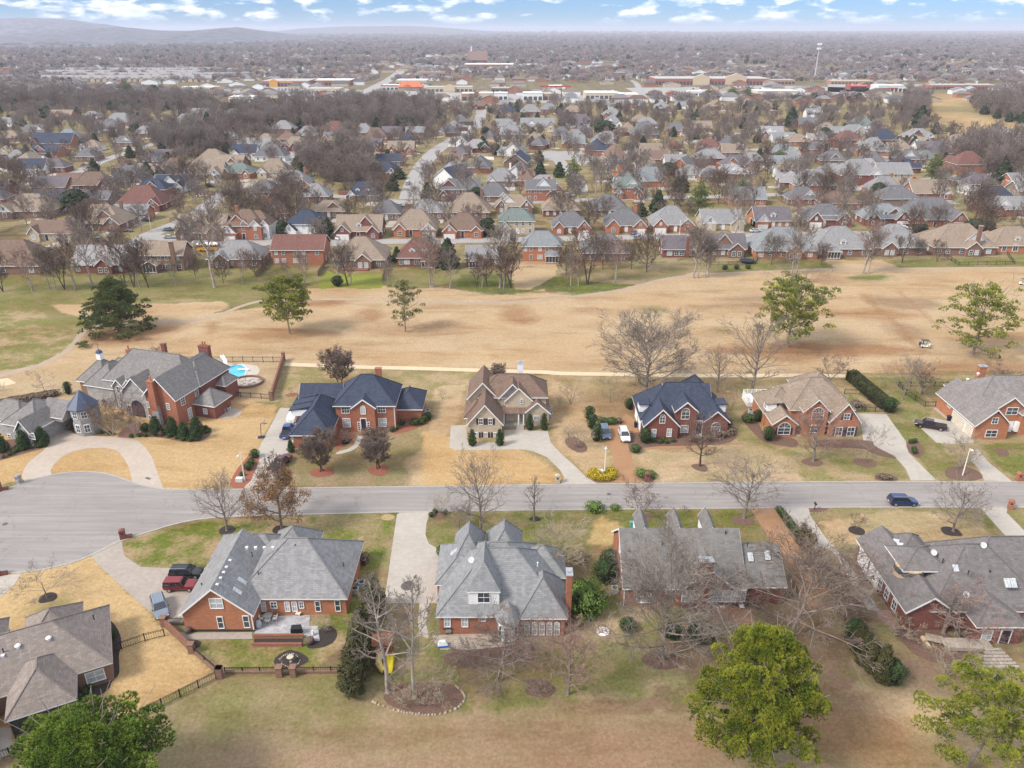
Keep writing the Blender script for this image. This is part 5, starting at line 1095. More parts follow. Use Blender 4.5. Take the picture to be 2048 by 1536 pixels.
def sub_at(X,Y,W,roof,wall,code,ang,seed=None):
    rg = random.Random(int(X*31+Y*17)); D_ = W*rg.uniform(.62,.8); D_ = max(9,min(15,D_)); near = Y < 345 and abs(X) < 175
    h = House(None,(X,Y),ang,roof,wall,name='brick_house' if wall not in ('white','tan','cream') else 'house',trim=Y < 620)
    h.code = code; back = 'B' in code; H1 = 5.3 if 't' in code else 3.0; nd = code.count('d'); ng = int(next((c for c in code if c.isdigit()),0)); pit = rg.uniform(36,46)
    if 'g' in code and Y > 0: top = h.vol(-W/2,0,W/2,D_,H1,'gx',pitch=pit-4,gw='white' if 'w' in code else None)
    else: top = h.vol(-W/2,0,W/2,D_,H1,'hip',pitch=pit)
    if rg.random() < .45: sx = rg.choice((-1,1)); gh = W*rg.uniform(.16,.24); cx = sx*W*rg.uniform(.0,.22); h.vol(cx-gh,D_*.12,cx+gh,D_*.6,H1+rg.uniform(.3,1.5),'gy' if rg.random() < .6 else 'hip',pitch=pit+3,ov=.25,gw=rg.choice((None,'white')))
    if rg.random() < .6 and W > 13: sx = rg.choice((-1,1)); h.vol(sx*W*.1,D_*.3,sx*W*.46,D_+3.5,H1-.3 if H1 < 4 else 3.2,'hip',pitch=pit-4)
    def wn(side,p_,u,z,w_=1.0,hh=1.4,arch=False):
        if near: h.window(side,p_,u,z,w_,hh-(w_/2 if arch else 0),kind='arch' if arch else 'plain',pane=rg.choice((GLASS,GLASS,BLIND)))
        else: cheap(h,shared_window(arch),'window',side,p_,u,z,max(.85,w_))
    gs = []; gw_ = min(6.5,W*.33)
    if not back:
        if ng == 1: gs = [rg.choice((-1,1))*(W*.5-gw_*.5)] if 'L' not in code and 'G' not in code else [(-1 if 'L' in code else 1)*(W*.5-gw_*.5)]
        elif ng == 2: gs = [-(W*.5-gw_*.5),W*.5-gw_*.5]
        elif ng >= 3: gs = [-(W*.5-gw_*.5),0,W*.5-gw_*.5]
        gar = -1 if 'L' in code else (1 if 'G' in code else 0)
        for i,gx_ in enumerate(gs):
            isg = gar and (gx_*gar > 0); proj_ = 2.4 if isg else rg.uniform(1.0,2.2); hz = 3.0 if (isg or H1 < 4 or rg.random() < .4) else H1
            ww = gw_ if isg else gw_*rg.uniform(.75,1); gp = rg.uniform(42,50); gwall = 'white' if ('w' in code and i == 0) or rg.random() < .22 else None
            h.vol(gx_-ww/2,-proj_,gx_+ww/2,D_*.5,hz,'gy',pitch=gp,ov=.35,gw=gwall)
            if isg: cheap(h,shared_garage(),'garage_door','f',-proj_,gx_,0,min(1,ww/6)); wn('f',-proj_,gx_,3.3,.8,1.2,rg.random() < .5)
            else:
                wn('f',-proj_,gx_,.8,1.3,1.6,rg.random() < .4)
                if hz > 4 or ww > 5: wn('f',-proj_,gx_,3.6 if hz < 4 else 3.9,1.0,1.2,rg.random() < .5)
        if gar and not gs: cheap(h,shared_garage(),'garage_door','f',0,gar*W*.3,0,.95)
        if near: h.door('f',0,rg.uniform(-.1,.1)*W,1.05,2.2,.2,rg.choice((DOORM,WHITE)))
        free = [u for u in (-.38,-.18,.18,.38) if all(abs(u*W-g_) > gw_*.6 for g_ in gs) and not (gar and not gs and u*gar > 0)]
        for u in free:
            wn('f',0,u*W,.8)
            if H1 > 4: wn('f',0,u*W,3.6)
        if H1 > 4: wn('f',0,0,3.6)
    else:
        for u in (-.42,-.28,-.05,.12,.38)[:5 if near else 3]:
            if rg.random() < .85: wn('f',0,u*W,.8,rg.uniform(.9,1.7))
            if H1 > 4: wn('f',0,u*W,3.6)
        if ng or 's' in code:
            gx_ = rg.choice((-.22,.25,.1))*W; hz = 2.8
            if 's' in code:      # screened or glazed porch
                h.vol(gx_-2.3,-3.2,gx_+2.3,2,hz,'gy' if rg.random() < .6 else 'hip',pitch=30,ov=.3)
                q = MB(); q.box(gx_-2.1,-3.24,.5,gx_+2.1,-3.2,2.5); sq = q.build('porch_screen',SCREEN,h.root); q = MB()
                for k in range(5): q.box(gx_-2.2+k*1.05,-3.3,.1,gx_-2.1+k*1.05,-3.2,2.6)
                q.box(gx_-2.2,-3.28,.35,gx_+2.2,-3.2,.5); q.build('porch_frame',WHITE,sq)
            else: h.vol(gx_-2.6,-1.6,gx_+2.6,3,3.0,'gy',pitch=40,ov=.3); wn('f',-1.6,gx_-1,.7,1.2,1.6); wn('f',-1.6,gx_+1,.7,1.2,1.6)
        if 'c' in code: h.chimney(rg.choice((-.1,.15,.3))*W,-.35,0,top+.8,1.3,.8,cap=True)
        if near and 'k' in code: h.b('deck',mat('red_deck',(.24,.10,.07),rough=.9)).box(-W*.3,-3.4,0,W*.2,-.02,.5)
    for i in range(nd):
        dx = (i-(nd-1)/2)*W*.3; h.dormer(dx,1.2,H1+.7,1.9,1.6,3.5,side='f',wall='white',ww=.95)
    if Y < 420:
        for sd,pp in (('l',-W/2),('r',W/2)):
            if (X > 20 and sd == 'l') or (X < -20 and sd == 'r'):
                for v in (D_*.3,D_*.7): wn(sd,pp,-v if sd == 'l' else v,.8)
        for _ in range(2): vx,vy = rg.uniform(-.25,.25)*W,D_*rg.uniform(.3,.45); h.vent(vx,vy,H1+vy*math.tan(R(pit-4)),rg.choice(('pipe','box')))
    if rg.random() < .3 and not back and Y < 600: h.chimney(rg.choice((-1,1))*W*.3,D_*.75,H1,top+.7,1.2,.8)
    h.finish(); HOUSES.append((X,Y,max(W,D_)*.6))
    SUB.append((h,roof,wall,code,X,Y)); h.pos = (X,Y)
    if Y < 900 and not back:
        dx = (-1 if 'L' in code else 1)*(W*.5-gw_*.5); c_,s_ = math.cos(ang),math.sin(ang); L_ = rg.uniform(7,12)
        sheet('driveway',[(X+c_*u-s_*v,Y+s_*u+c_*v) for u,v in ((dx-2.6,-.3),(dx-2.8,-L_),(dx+2.8,-L_),(dx+2.6,-.3))],CONCP,.024+.002*(len(SUB) % 6))
    return h
ROW1 = [(9,60,745,520,'brown','brown','Bs'),(9,800,735,420,'pale','redbrick','gB1'),(9,1290,715,330,'tan','brown','gtBcs'),(9,1850,690,420,'gray','brown','B1'),
 (10,385,670,400,'redbrown','brick','gtB'),(10,860,695,410,'tan','brown','B1k'),(10,1330,680,330,'redbrown','redbrick','Bsdd'),(10,1840,680,270,'gray','brown','gBs'),
 (11,330,640,310,'bluegray','orange','tBs'),(11,830,640,360,'slate','brown','B'),(11,1400,610,240,'purple','redbrick','gBc'),(11,1770,605,320,'purple','brown','gwB1'),
 (12,270,590,460,'bluegray','orange','B1'),(12,690,575,420,'gray','brown','Bsd'),(12,1110,565,400,'gray','brown','B1'),(12,1600,565,460,'tan','brown','B1c'),(12,1990,550,360,'tan','orange','Bd')]
ROW2 = [(9,380,225,250,'navy','brick','g'),(9,210,300,400,'tan','brown','hw1'),(9,760,400,420,'tan','brown','h2'),(9,400,480,330,'brown','cream','g1'),(9,1100,245,370,'redbrown','redbrick','h1'),
 (9,1030,325,250,'bluegray','orange','gG'),(9,1200,165,240,'navy','brick','th'),(9,1340,100,240,'navy','white','g2'),(9,1580,475,370,'tan','brown','g2'),(9,1930,470,300,'brown','brick','w2tL'),
 (10,60,460,230,'brown','white','2t'),(10,430,455,290,'navy','white','2tL'),(10,860,462,350,'tan','redbrick','g2dL'),(10,1300,445,340,'tan','orange','2G'),(10,1680,455,310,'brown','orange','2L'),
 (10,190,320,250,'brown','brick','hd'),(10,620,300,270,'tan','brown','h'),(10,1075,320,220,'slate','brown','h'),(10,1390,310,260,'gray','brown','h'),(10,1720,310,330,'tan','brown','h'),
 (10,890,170,260,'navy','brown','hdd1'),(10,1600,165,220,'slate','redbrick','1th'),(10,1920,178,230,'slate','brown','h1'),(10,110,185,230,'slate','brown','h2t'),(10,500,180,240,'gray','brown','h'),
 (11,130,430,280,'green','cream','1tL'),(11,560,425,290,'slate','brick','2G'),(11,990,415,310,'slate','orange','2G'),(11,1360,410,320,'gray','brick','2L'),(11,1750,395,320,'gray','cream','2g'),
 (11,110,260,290,'tan','brown','h2'),(11,480,290,280,'tan','redbrick','hd'),(11,860,290,290,'slate','brown','h'),(11,320,165,230,'slate','brick','g1t'),(11,1010,150,230,'green','brick','2t'),
 (12,170,358,270,'purple','orange','g1Ld'),(12,580,350,330,'slate','redbrick','2L'),(12,1010,340,320,'bluegray','redbrick','2Gd'),(12,1380,350,430,'slate','brick','2G'),(12,1930,270,290,'gray','brick','g1'),
 (12,1340,140,260,'tan','brick','g1'),(12,690,225,300,'brown','brick','h'),(12,400,190,230,'slate','brown','h')]
ROW3 = [(14,960,925,190,'navy','white','gt',60),(14,520,800,150,'navy','brown','g'),(14,400,715,150,'purple','brick','g2'),(14,590,730,150,'tan','brick','g2'),(14,440,660,150,'brown','brick','h'),
 (14,370,625,120,'gray','brown','h1'),(14,535,625,110,'purple','brick','g1'),(14,675,622,110,'bluegray','brick','g1'),(14,630,672,120,'navy','brick','h'),(14,195,700,130,'tan','brown','2'),(14,200,615,150,'redbrown','brick','h2'),
 (14,15,705,100,'brown','redbrick','1'),(14,30,640,120,'gray','brown','h'),(14,50,760,120,'navy','brown','h'),(14,830,620,110,'slate','brown','h',-60),(14,870,590,100,'gray','brown','h',-60),(14,905,555,100,'slate','brown','h',-70),(14,900,500,90,'purple','brown','h',-80),(14,895,465,90,'brown','brick','2'),(14,1060,465,90,'brown','redbrick','2'),
 (14,1205,500,110,'navy','cream','1'),(14,1200,455,90,'gray','brown','h'),(14,1350,500,120,'gray','brown','h1'),(14,1460,485,100,'bluegray','brick','h'),(14,1190,585,110,'gray','white','g1'),(14,1390,588,200,'gray','cream','g3'),(14,1600,500,110,'tan','brown','h1'),(14,1645,570,160,'purple','white','h1'),(14,1690,630,120,'purple','orange','h',60),(14,1600,690,130,'bluegray','brick','gdd1'),(14,1530,640,110,'slate','brown','h'),
 (14,1770,690,140,'gray','redbrick','h1'),(14,1440,695,120,'slate','redbrick','h1',70),(14,1310,730,150,'gray','white','g1',80),(14,1150,650,110,'purple','cream','h',80),(14,1110,610,110,'brown','brick','h'),(14,1000,680,120,'slate','white','g1',80),(14,985,740,150,'purple','brick','h1',80),(14,965,800,150,'brown','cream','g',80),(14,930,850,130,'gray','brick','h',75),(14,1340,795,170,'navy','brown','g',80),(14,1330,870,190,'gray','white','g',80),(14,1380,905,140,'brown','brick','h',80),
 (14,1790,760,160,'brown','brick','h',-80),(14,1800,820,140,'slate','brown','h',-80),(14,1830,875,130,'rust','white','g1',-80),(14,1990,560,110,'tan','brown','h'),(14,1830,520,120,'gray','brick','h1'),(14,1830,460,90,'gray','white','g1'),(14,1900,460,100,'gray','brick','2'),(14,1980,460,90,'gray','brick','2'),(14,1740,440,80,'gray','brown','h'),
 (13,290,1130,190,'purple','brick','g'),(13,300,865,260,'navy','brick','g1'),(13,200,795,120,'slate','cream','g'),(13,350,705,130,'tan','brick','g1'),(13,530,710,110,'gray','brick','1'),(13,60,830,130,'tan','brown','h'),(13,690,740,170,'gray','brick','h'),(13,620,775,130,'slate','white','g1'),(13,930,775,150,'slate','white','g1'),(13,840,805,120,'gray','brown','h'),(13,1080,745,150,'gray','orange','h1'),(13,1180,690,120,'gray','cream','g1'),(13,1360,690,110,'gray','white','2'),
 (13,1650,780,140,'gray','brick','h'),(13,1725,885,150,'tan','redbrick','3'),(13,1490,880,170,'gray','white','g1'),(13,1430,925,140,'navy','white','g1'),(13,1580,945,180,'slate','white','h'),(13,1390,1045,170,'green','brick','2'),(13,1600,1040,180,'tan','cream','2'),(13,1700,1110,220,'gray','brick','h1'),(13,1950,870,130,'brown','brown','h'),(13,1810,935,120,'navy','brown','h'),(13,1960,770,130,'brown','brick','h1'),(13,1800,800,110,'tan','brown','h'),
 (13,1190,1055,220,'tan','cream','g2'),(13,1000,1120,200,'slate','white','g2'),(13,870,975,120,'slate','brown','h'),(13,530,885,110,'tan','white','1'),(13,500,945,130,'slate','brown','h'),(13,180,1020,160,'navy','white','g2'),(13,310,1010,150,'purple','redbrick','h1'),(13,730,1010,120,'brown','brown','h'),(13,40,930,120,'tan','brown','h'),(13,20,740,100,'gray','white','g'),(13,720,860,120,'slate','brown','h'),(13,1010,1010,130,'brown','brown','h'),
 (15,250,610,110,'tan','cream','g1'),(15,365,665,100,'gray','white','g1'),(15,440,678,110,'slate','orange','g',60),(15,440,725,120,'gray','white','h'),(15,540,735,110,'gray','brick','1'),(15,650,615,120,'tan','brown','g'),(15,740,655,110,'gray','brown','h'),(15,1040,780,200,'gray','orange','h1'),(15,1130,655,130,'slate','brown','h'),(15,1250,750,200,'gray','redbrick','h2t'),(15,1420,745,160,'gray','cream','gt'),(15,1300,690,120,'pale','brown','h'),(15,960,560,110,'tan','brick','h'),(15,890,545,110,'bluegray','white','g1'),
 (15,1230,545,150,'gray','cream','2t'),(15,1375,552,140,'navy','redbrick','2'),(15,1330,610,140,'gray','orange','h1'),(15,1500,650,120,'slate','redbrick','h'),(15,1580,645,90,'green','cream','h'),(15,1545,540,130,'gray','redbrick','2'),(15,1600,820,180,'tan','brick','g1'),(15,1100,505,100,'tan','brown','h'),(15,1010,475,100,'slate','brick','g'),(15,1025,430,60,'gray','white','gt'),(15,690,445,80,'brown','brown','g'),(15,630,570,90,'slate','brown','h'),(15,490,495,100,'tan','brown','g'),(15,220,525,130,'slate','brown','h'),(15,1040,600,110,'slate','brick','h'),(15,1270,480,110,'green','white','h'),(15,1350,480,80,'brown','brick','h'),
 (15,60,470,90,'gray','white','h1'),(15,100,375,70,'brown','brick','1'),(15,190,380,60,'gray','redbrick','2'),(15,300,395,90,'gray','brown','1'),(15,395,380,60,'gray','white','g1'),(15,560,385,80,'tan','brown','h1'),(15,680,370,60,'tan','cream','1'),(15,800,385,70,'tan','brown','1'),(15,1040,400,70,'gray','white','1'),(15,1120,390,60,'tan','brown','h'),(15,30,640,110,'brown','redbrick','h',-80),(15,20,560,90,'tan','brown','h')]
rows = []
for q in ROW1: h = sub(*q); h.row = 'golf'
for q in ROW2: h = sub(*q); h.row = 'front' if PX(q[0],q[1],q[2])[1] > 452 else 'mid'
for q in ROW3: h = sub(*q); h.row = 'far'
# the rest of the suburb fills in along the same streets
WOODS = [zp(13,(-300,555),(1230,600),(1250,665),(700,645),(-300,655)),zp(14,(-600,520),(0,450),(600,425),(780,450),(830,480),(800,560),(560,600),(0,590),(-300,640)),zp(13,(900,790),(1300,760),(1380,900),(1180,960),(900,900)),
         zp(15,(1700,590),(2300,520),(2300,760),(1850,740),(1620,620)),zp(15,(1790,345),(2300,345),(2300,480),(1960,445),(1800,400)),zp(14,(0,780),(380,740),(500,900),(200,960),(50,900)),zp(15,(1480,330),(1590,340),(1570,450),(1440,430))]
CLEAR = [zp(15,(1570,330),(1800,320),(1980,445),(2300,480),(2300,540),(1700,500),(1560,420)),zp(13,(1330,490),(2048,490),(2048,620),(1330,600)),zp(14,(300,330),(2048,330),(2048,425),(300,410)),zp(15,(0,235),(1950,235),(1950,330),(0,335)),zp(13,(200,400),(1450,400),(1450,560),(900,540),(200,500)),zp(14,(250,250),(800,230),(2048,300),(2048,440),(830,440),(300,410))]
def inside(x,y,polys): return any(bool(inpoly(np.array([x]),np.array([y]),[(q[0],q[1]) for q in P_])[0]) for P_ in polys)
def seg_d(x,y,a,b):
    dx,dy = b.x-a.x,b.y-a.y; t = max(0,min(1,((x-a.x)*dx+(y-a.y)*dy)/(dx*dx+dy*dy+1e-9))); return math.hypot(x-a.x-dx*t,y-a.y-dy*t)
def roadfree(x,y,r): return all(seg_d(x,y,a,b) > wd/2+r for a,b,wd in ROADS)
rg = random.Random(77); RK_ = ['gray','gray','slate','slate','tan','tan','brown','purple','navy','pale','bluegray','redbrown']; WK_ = ['brick','brown','brown','redbrick','cream','white','orange','greybrick']
def clear_of(x,y,r):
    return all((x-a)**2+(y-b)**2 > (r+c)**2 for a,b,c in HOUSES)
cand = []
for yy in np.arange(350,1150,24):
    half = yy*.72+30
    for xx in np.arange(-half,half,24): cand.append((xx+rg.uniform(-5,5),yy+rg.uniform(-3,3)))
cand.sort(key=lambda q: math.hypot(*q)+rg.uniform(0,120))
for x,y in cand:
    if len(SUB) >= 288: break
    if inside(x,y+5,WOODS+CLEAR) or not roadfree(x,y+5,9) or not clear_of(x,y+4,9.5): continue
    h = sub_at(x,y,rg.uniform(13,18),rg.choice(RK_),rg.choice(WK_),rg.choice(['h','h1','h2','g1','g2','g','hw1','2G','2L','h1t']),rg.choice((0,0,0,.15,-.12,math.pi/2,-math.pi/2,math.pi))+rg.uniform(-.1,.1)); h.row = 'fill'
# ---------------------------------------------------------------- cars
def paintm(name,c,metal=.3): return mat('paint_'+name,c,rough=.28,spec=.6,var=.02,metal=metal,coat=.6)
TYRE = mat('tyre_rubber',(.02,.02,.02),rough=.9); RIM = mat('wheel_rim',(.5,.5,.52),rough=.3,metal=.8); CARG = mat('car_glass',(.02,.026,.032),rough=.05,spec=1); LAMP = mat('headlight',(.7,.72,.75),rough=.1); TAIL = mat('taillight',(.4,.02,.02),rough=.2)
def loft(sts):
    """stations (x, halfwidth, z0, z1, shoulder) -> closed rounded hull"""
    b = MB(); K = 10
    for x,hw,z0,z1,sh in sts:
        for y,z in ((-hw*.86,z0),(-hw,z0+(z1-z0)*.3),(-hw,z0+(z1-z0)*.72),(-hw*sh,z1-.03),(-hw*sh*.8,z1),(hw*sh*.8,z1),(hw*sh,z1-.03),(hw,z0+(z1-z0)*.72),(hw,z0+(z1-z0)*.3),(hw*.86,z0)): b.v.append((x,y,z))
    for i in range(len(sts)-1):
        for j in range(K): k = (j+1) % K; b.f.append((i*K+j,(i+1)*K+j,(i+1)*K+k,i*K+k))
    b.f.append(tuple(range(K))); e = (len(sts)-1)*K; b.f.append(tuple(range(e+K-1,e-1,-1))); return b
def car_proto(kind,name):
    root = empty(name)
    if kind == 'suv': L_,hb,hr,gx = 2.35,.98,1.68,(-2.22,-2.0,.35,1.15); st = [(-2.35,.82,.42,.95,.9),(-2.25,.9,.32,1.02,.94),(-1.3,.94,.28,1.02,.95),(.9,.94,.28,1.0,.95),(1.7,.93,.28,.95,.92),(2.2,.86,.32,.84,.88),(2.36,.72,.42,.72,.85)]
    elif kind == 'boxy': L_,hb,hr,gx = 2.2,1.0,1.72,(-2.15,-2.08,.25,.8); st = [(-2.2,.86,.42,1.0,.95),(-2.1,.9,.34,1.02,.96),(.8,.92,.32,1.02,.96),(1.9,.9,.32,.98,.95),(2.15,.86,.36,.92,.93),(2.22,.8,.42,.82,.9)]
    elif kind == 'pickup': L_,hb,hr,gx = 2.9,1.05,1.8,(-.55,-.4,1.0,1.55); st = [(-2.9,.9,.5,1.06,.97),(-2.8,.95,.42,1.08,.97),(-.6,.97,.4,1.08,.97),(1.4,.97,.4,1.08,.96),(2.5,.95,.4,1.02,.94),(2.85,.88,.45,.92,.9),(2.93,.8,.5,.8,.9)]
    else: L_,hb,hr,gx = 2.35,.88,1.42,(-1.75,-1.15,.3,1.15); st = [(-2.35,.78,.4,.8,.9),(-2.2,.86,.3,.9,.93),(-1.2,.9,.26,.92,.94),(.9,.9,.26,.9,.94),(1.8,.88,.26,.82,.92),(2.25,.8,.3,.7,.9),(2.36,.66,.4,.6,.85)]
    body = loft(st).build('body',paintm('silver',(.4,.41,.43)),root,smooth=False); mod = body.modifiers.new('b','BEVEL'); mod.width = .04; mod.segments = 2; mod.limit_method = 'ANGLE'
    x0,x1,x2,x3 = gx; hw,tw = .86,.68; b = MB()
    b.hexa([(x0,-hw,hb-.02),(x3,-hw,hb-.02),(x3,hw,hb-.02),(x0,hw,hb-.02),(x1,-tw,hr-.06),(x2,-tw,hr-.06),(x2,tw,hr-.06),(x1,tw,hr-.06)]); b.build('windows',CARG,root)
    b = MB(); b.hexa([(x1-.03,-tw-.02,hr-.07),(x2+.03,-tw-.02,hr-.07),(x2+.03,tw+.02,hr-.07),(x1-.03,tw+.02,hr-.07),(x1+.08,-tw+.1,hr),(x2-.1,-tw+.1,hr),(x2-.1,tw-.1,hr),(x1+.08,tw-.1,hr)])
    for s_ in (-1,1):
        P = lambda t,f: (x0+(x1-x0)*t+((x3-x0)*(1-t)+(x2-x1)*t)*f,s_*(hw+(tw-hw)*t+.012),hb-.02+(hr-.06-hb+.02)*t)
        for f in ((.0,.35,.68,1.0) if kind != 'pickup' else (0,.5,1.0)):
            a,c = Vector(P(0,f)),Vector(P(1,f)); b.bar(a,c,.07)
    top = b.build('body',paintm('silver',(.4,.41,.43)),root); top.name = 'roof_panel'
    for sx in (-1,1):
        for sy in (-1,1):
            wx = sx*L_*.62+(.05 if sx > 0 else 0); t_ = MB(); t_.cyl((wx,sy*.80-.12,.36),.36,.24,16,axis='y'); w_ = t_.build('wheel',TYRE,root); r_ = MB(); r_.cyl((wx,sy*.80+(.121 if sy > 0 else -.145),.36),.22,.024,12,axis='y'); r_.build('rim',RIM,w_)
    for sy in (-1,1):
        e = st[-1][0]; q = MB(); q.box(e-.16,sy*.62-.16,st[-1][3]-.16,e-.02+.05,sy*.62+.16,st[-1][3]-.02); q.build('headlight',LAMP,root)
        e = st[0][0]; q = MB(); q.box(e-.03,sy*.76-.08,st[0][3]-.3,e+.1,sy*.76+.1,st[0][3]-.05); q.build('taillight',TAIL,root)
        q = MB(); q.box(x3-.35,sy*1.0-.09,hb-.0,x3-.2,sy*1.0+.09,hb+.13); q.build('mirror',DARK,root)
    if kind == 'pickup': q = MB(); q.box(-2.75,-.78,1.085,-.62,.78,1.10); q.build('bed',mat('truck_bed',(.03,.03,.032),rough=.8),root)
    if kind == 'suv': q = MB(); q.bar((-1.9,-.6,hr+.05),(.2,-.6,hr+.05),.05); q.bar((-1.9,.6,hr+.05),(.2,.6,hr+.05),.05); q.build('roof_rail',METAL,root)
    q = MB(); q.box(st[-1][0]-.02,-.4,.5,st[-1][0]+.02,.4,.66); q.build('grille',DARK,root); q = MB(); q.box(st[0][0]-.03,-.26,.58,st[0][0]-.012,.26,.7); q.build('number_plate',WHITE,root)
    p = Proto(root); p.root.name = name; return p
CARS = {k: car_proto(k,n_) for k,n_ in (('suv','suv_car'),('boxy','boxy_suv'),('pickup','pickup_truck'),('sedan','parked_car'))}
PC = dict(black=(.012,.013,.016),red=(.22,.012,.015),grey=(.19,.23,.28),blue=(.01,.04,.14),royal=(.015,.06,.25),white=(.75,.75,.75),silver=(.42,.44,.46),maroon=(.10,.015,.025),plum=(.035,.012,.022),teal=(.08,.26,.26),slate=(.10,.15,.22),cream=(.6,.56,.48))
def car(kind,z,x,y,heading,colr,label,group=None,s=1.0):
    """heading: direction the bonnet points, degrees counter-clockwise from +x"""
    g_ = GZ(z,x,y); r = CARS[kind].place((g_.x,g_.y,.03),R(heading),s,label,{'pickup': 'pickup truck'}.get(kind,'car'),group)
    for c in r.children:
        if c.name.split('.')[0] in ('body','roof_panel'): c.material_slots[0].link = 'OBJECT'; c.material_slots[0].material = paintm(colr,PC[colr],.1 if colr == 'white' else .35)
    bpy.context.view_layer.objects
    return r
car('suv',5,1160,345,2,'black','black three-row car nearest the lawn beside the grey-roofed garage'); car('boxy',5,1125,425,2,'red','dark red boxy car parked between the black car and the grey one'); car('suv',5,995,560,-58,'grey','blue-grey car with small sunroof parked askew beside the garden gate')
car('suv',4,1215,1120,-2,'blue','dark blue car driving alone along the street'); car('pickup',1,1965,640,92,'royal','bright blue pickup beside the navy-roofed house'); car('pickup',1,1915,860,72,'maroon','faded maroon pickup with worn black cover at the street end of the drive')
car('suv',3,545,650,-88,'slate','slate blue car beside the round evergreen shrubs'); car('suv',3,677,668,-88,'white','white car with dark roof glass on the brown drive'); car('pickup',4,1405,600,157,'plum','dark plum pickup on the drive with cream garage doors')
# covered boat / white shrouded vehicle near the royal pickup
g_ = GZ(1,2005,535); b = MB(); b = loft([(-2.3,.6,.2,.8,.8),(-1.9,.95,.1,1.2,.85),(-.6,1.0,.1,1.45,.75),(.8,1.0,.1,1.35,.7),(1.9,.9,.1,.9,.8),(2.3,.6,.2,.7,.8)]); o = b.build('covered_car',mat('white_cover',(.78,.78,.78),rough=.9,bump=.4,scale=2),None,(g_.x,g_.y,.03),R(92)); tag(o,'car under a fitted white cover behind the bright blue pickup','car')
SC_ = [('sedan',9,1330,400,20,'teal','turquoise car on the curving street among the rear houses'),('sedan',9,1340,460,2,'silver','silver-blue car on the short drive below the turquoise car'),('suv',9,800,488,8,'black','dark car on the drive by the tan-roofed houses'),('sedan',9,1000,408,-5,'maroon','red car by the bare round tree at the tan-roofed house'),
 ('suv',9,1660,50,5,'black','dark car in front of the far navy-roofed houses'),('sedan',9,1590,135,0,'white','white car by the curved far street'),('sedan',9,1160,325,0,'black','black car beside the grey garage gable'),('sedan',9,50,50,10,'grey','grey car at the far left street'),
 ('sedan',10,1460,60,0,'white','white car beside the dark conifer at the street corner'),('suv',10,1245,28,90,'cream','pale car on the centre street of the suburb'),('suv',10,710,465,70,'white','white car before the red brick garage'),('sedan',10,1180,210,0,'silver','silver car behind the big bare street-side tree'),
 ('suv',11,100,470,92,'black','black car on the drive of the green-roofed house'),('suv',11,545,130,0,'white','white car near the tall yellow-green conifer'),('suv',11,1060,425,60,'slate','dark car beside the white double garage door'),('suv',11,1085,465,60,'silver','silver car parked behind the dark one among trees'),('sedan',11,2010,410,15,'white','white car at the drive by the cream gabled house'),
 ('sedan',12,40,388,15,'white','white car near the purple-roofed house'),('pickup',12,1165,358,95,'white','white pickup by the cream garage door'),('suv',12,1212,355,95,'black','black car right of the white pickup'),('sedan',12,1510,348,10,'red','red car nearest the white garage door'),('sedan',12,1580,348,5,'white','white car between the red and dark cars'),('pickup',12,1640,362,170,'grey','dark grey pickup at the hedge beside the white car'),('sedan',12,1535,372,5,'silver','silver car nearest the road by the red car'),
 ('pickup',12,360,70,0,'royal','blue pickup by the open orange brick garage'),('sedan',14,680,730,0,'white','white car at the tan house above the centre street'),('suv',14,630,905,90,'silver','pale car parked near the foot of the centre street'),('sedan',14,1580,970,0,'cream','cream car below the tall pine'),('sedan',13,1040,775,0,'white','white car by the far grey-roofed house group'),('suv',13,1235,1095,5,'black','dark car at the cream gabled houses'),('sedan',13,40,1090,10,'grey','grey car by the distant hedge'),('sedan',15,640,655,0,'white','white car on the drive behind the tan gables')]
for q in SC_: car(*q,group='cars parked among the rear houses')
rg = random.Random(5)
def lotcars(z,x0,x1,y0,y1,nx_,ny_,where):
    k = 0
    for j in range(ny_):
        for i in range(nx_):
            if rg.random() < .35: continue
            g_ = GZ(z,x0+(x1-x0)*(i+.5)/nx_+rg.uniform(-3,3),y0+(y1-y0)*(j+.5)/ny_)
            c_ = rg.choice(['white','white','silver','black','grey','red','blue','cream']); r = CARS[rg.choice(('sedan','suv'))].place((g_.x,g_.y,.05),R(90+rg.uniform(-5,5)),1,f'tiny {c_} car in the car park {where}','car',f'cars in the car park {where}')
            for c in r.children:
                if c.name.split('.')[0] in ('body','roof_panel'): c.material_slots[0].link = 'OBJECT'; c.material_slots[0].material = paintm(c_,PC[c_],.1)
lotcars(13,1400,1800,520,550,20,3,'before the brick supermarket'); lotcars(14,1020,1560,345,362,18,2,'between the white shops'); lotcars(15,420,820,272,290,22,2,'before the long red store'); lotcars(14,350,700,365,385,14,2,'below the orange roof')
# school bus
g_ = GZ(9,1655,560); bus = empty('school_bus',(g_.x,g_.y,0),R(4),'yellow school bus with white roof between two rear houses','bus')
YB = mat('bus_yellow',(.72,.34,.02),rough=.4); b = MB(); b.box(-4.4,-1.2,.6,3.3,1.2,2.6); b.box(3.3,-1.0,.6,4.7,1.0,1.7); b.build('body',YB,bus)
b = MB(); b.hexa([(-4.4,-1.2,2.6),(3.3,-1.2,2.6),(3.3,1.2,2.6),(-4.4,1.2,2.6),(-4.3,-.9,2.95),(3.2,-.9,2.95),(3.2,.9,2.95),(-4.3,.9,2.95)]); b.build('roof',WHITE,bus)
for s_ in (-1,1):
    for k in range(9): b = MB(); b.box(-4.2+k*.82,s_*1.2-.02,1.75,-3.55+k*.82,s_*1.2+.02,2.4); b.build('window',CARG,bus)
    for x in (-2.8,3.6): b = MB(); b.cyl((x,s_*1.05-.15,.5),.5,.3,14,axis='y'); b.build('wheel',TYRE,bus)
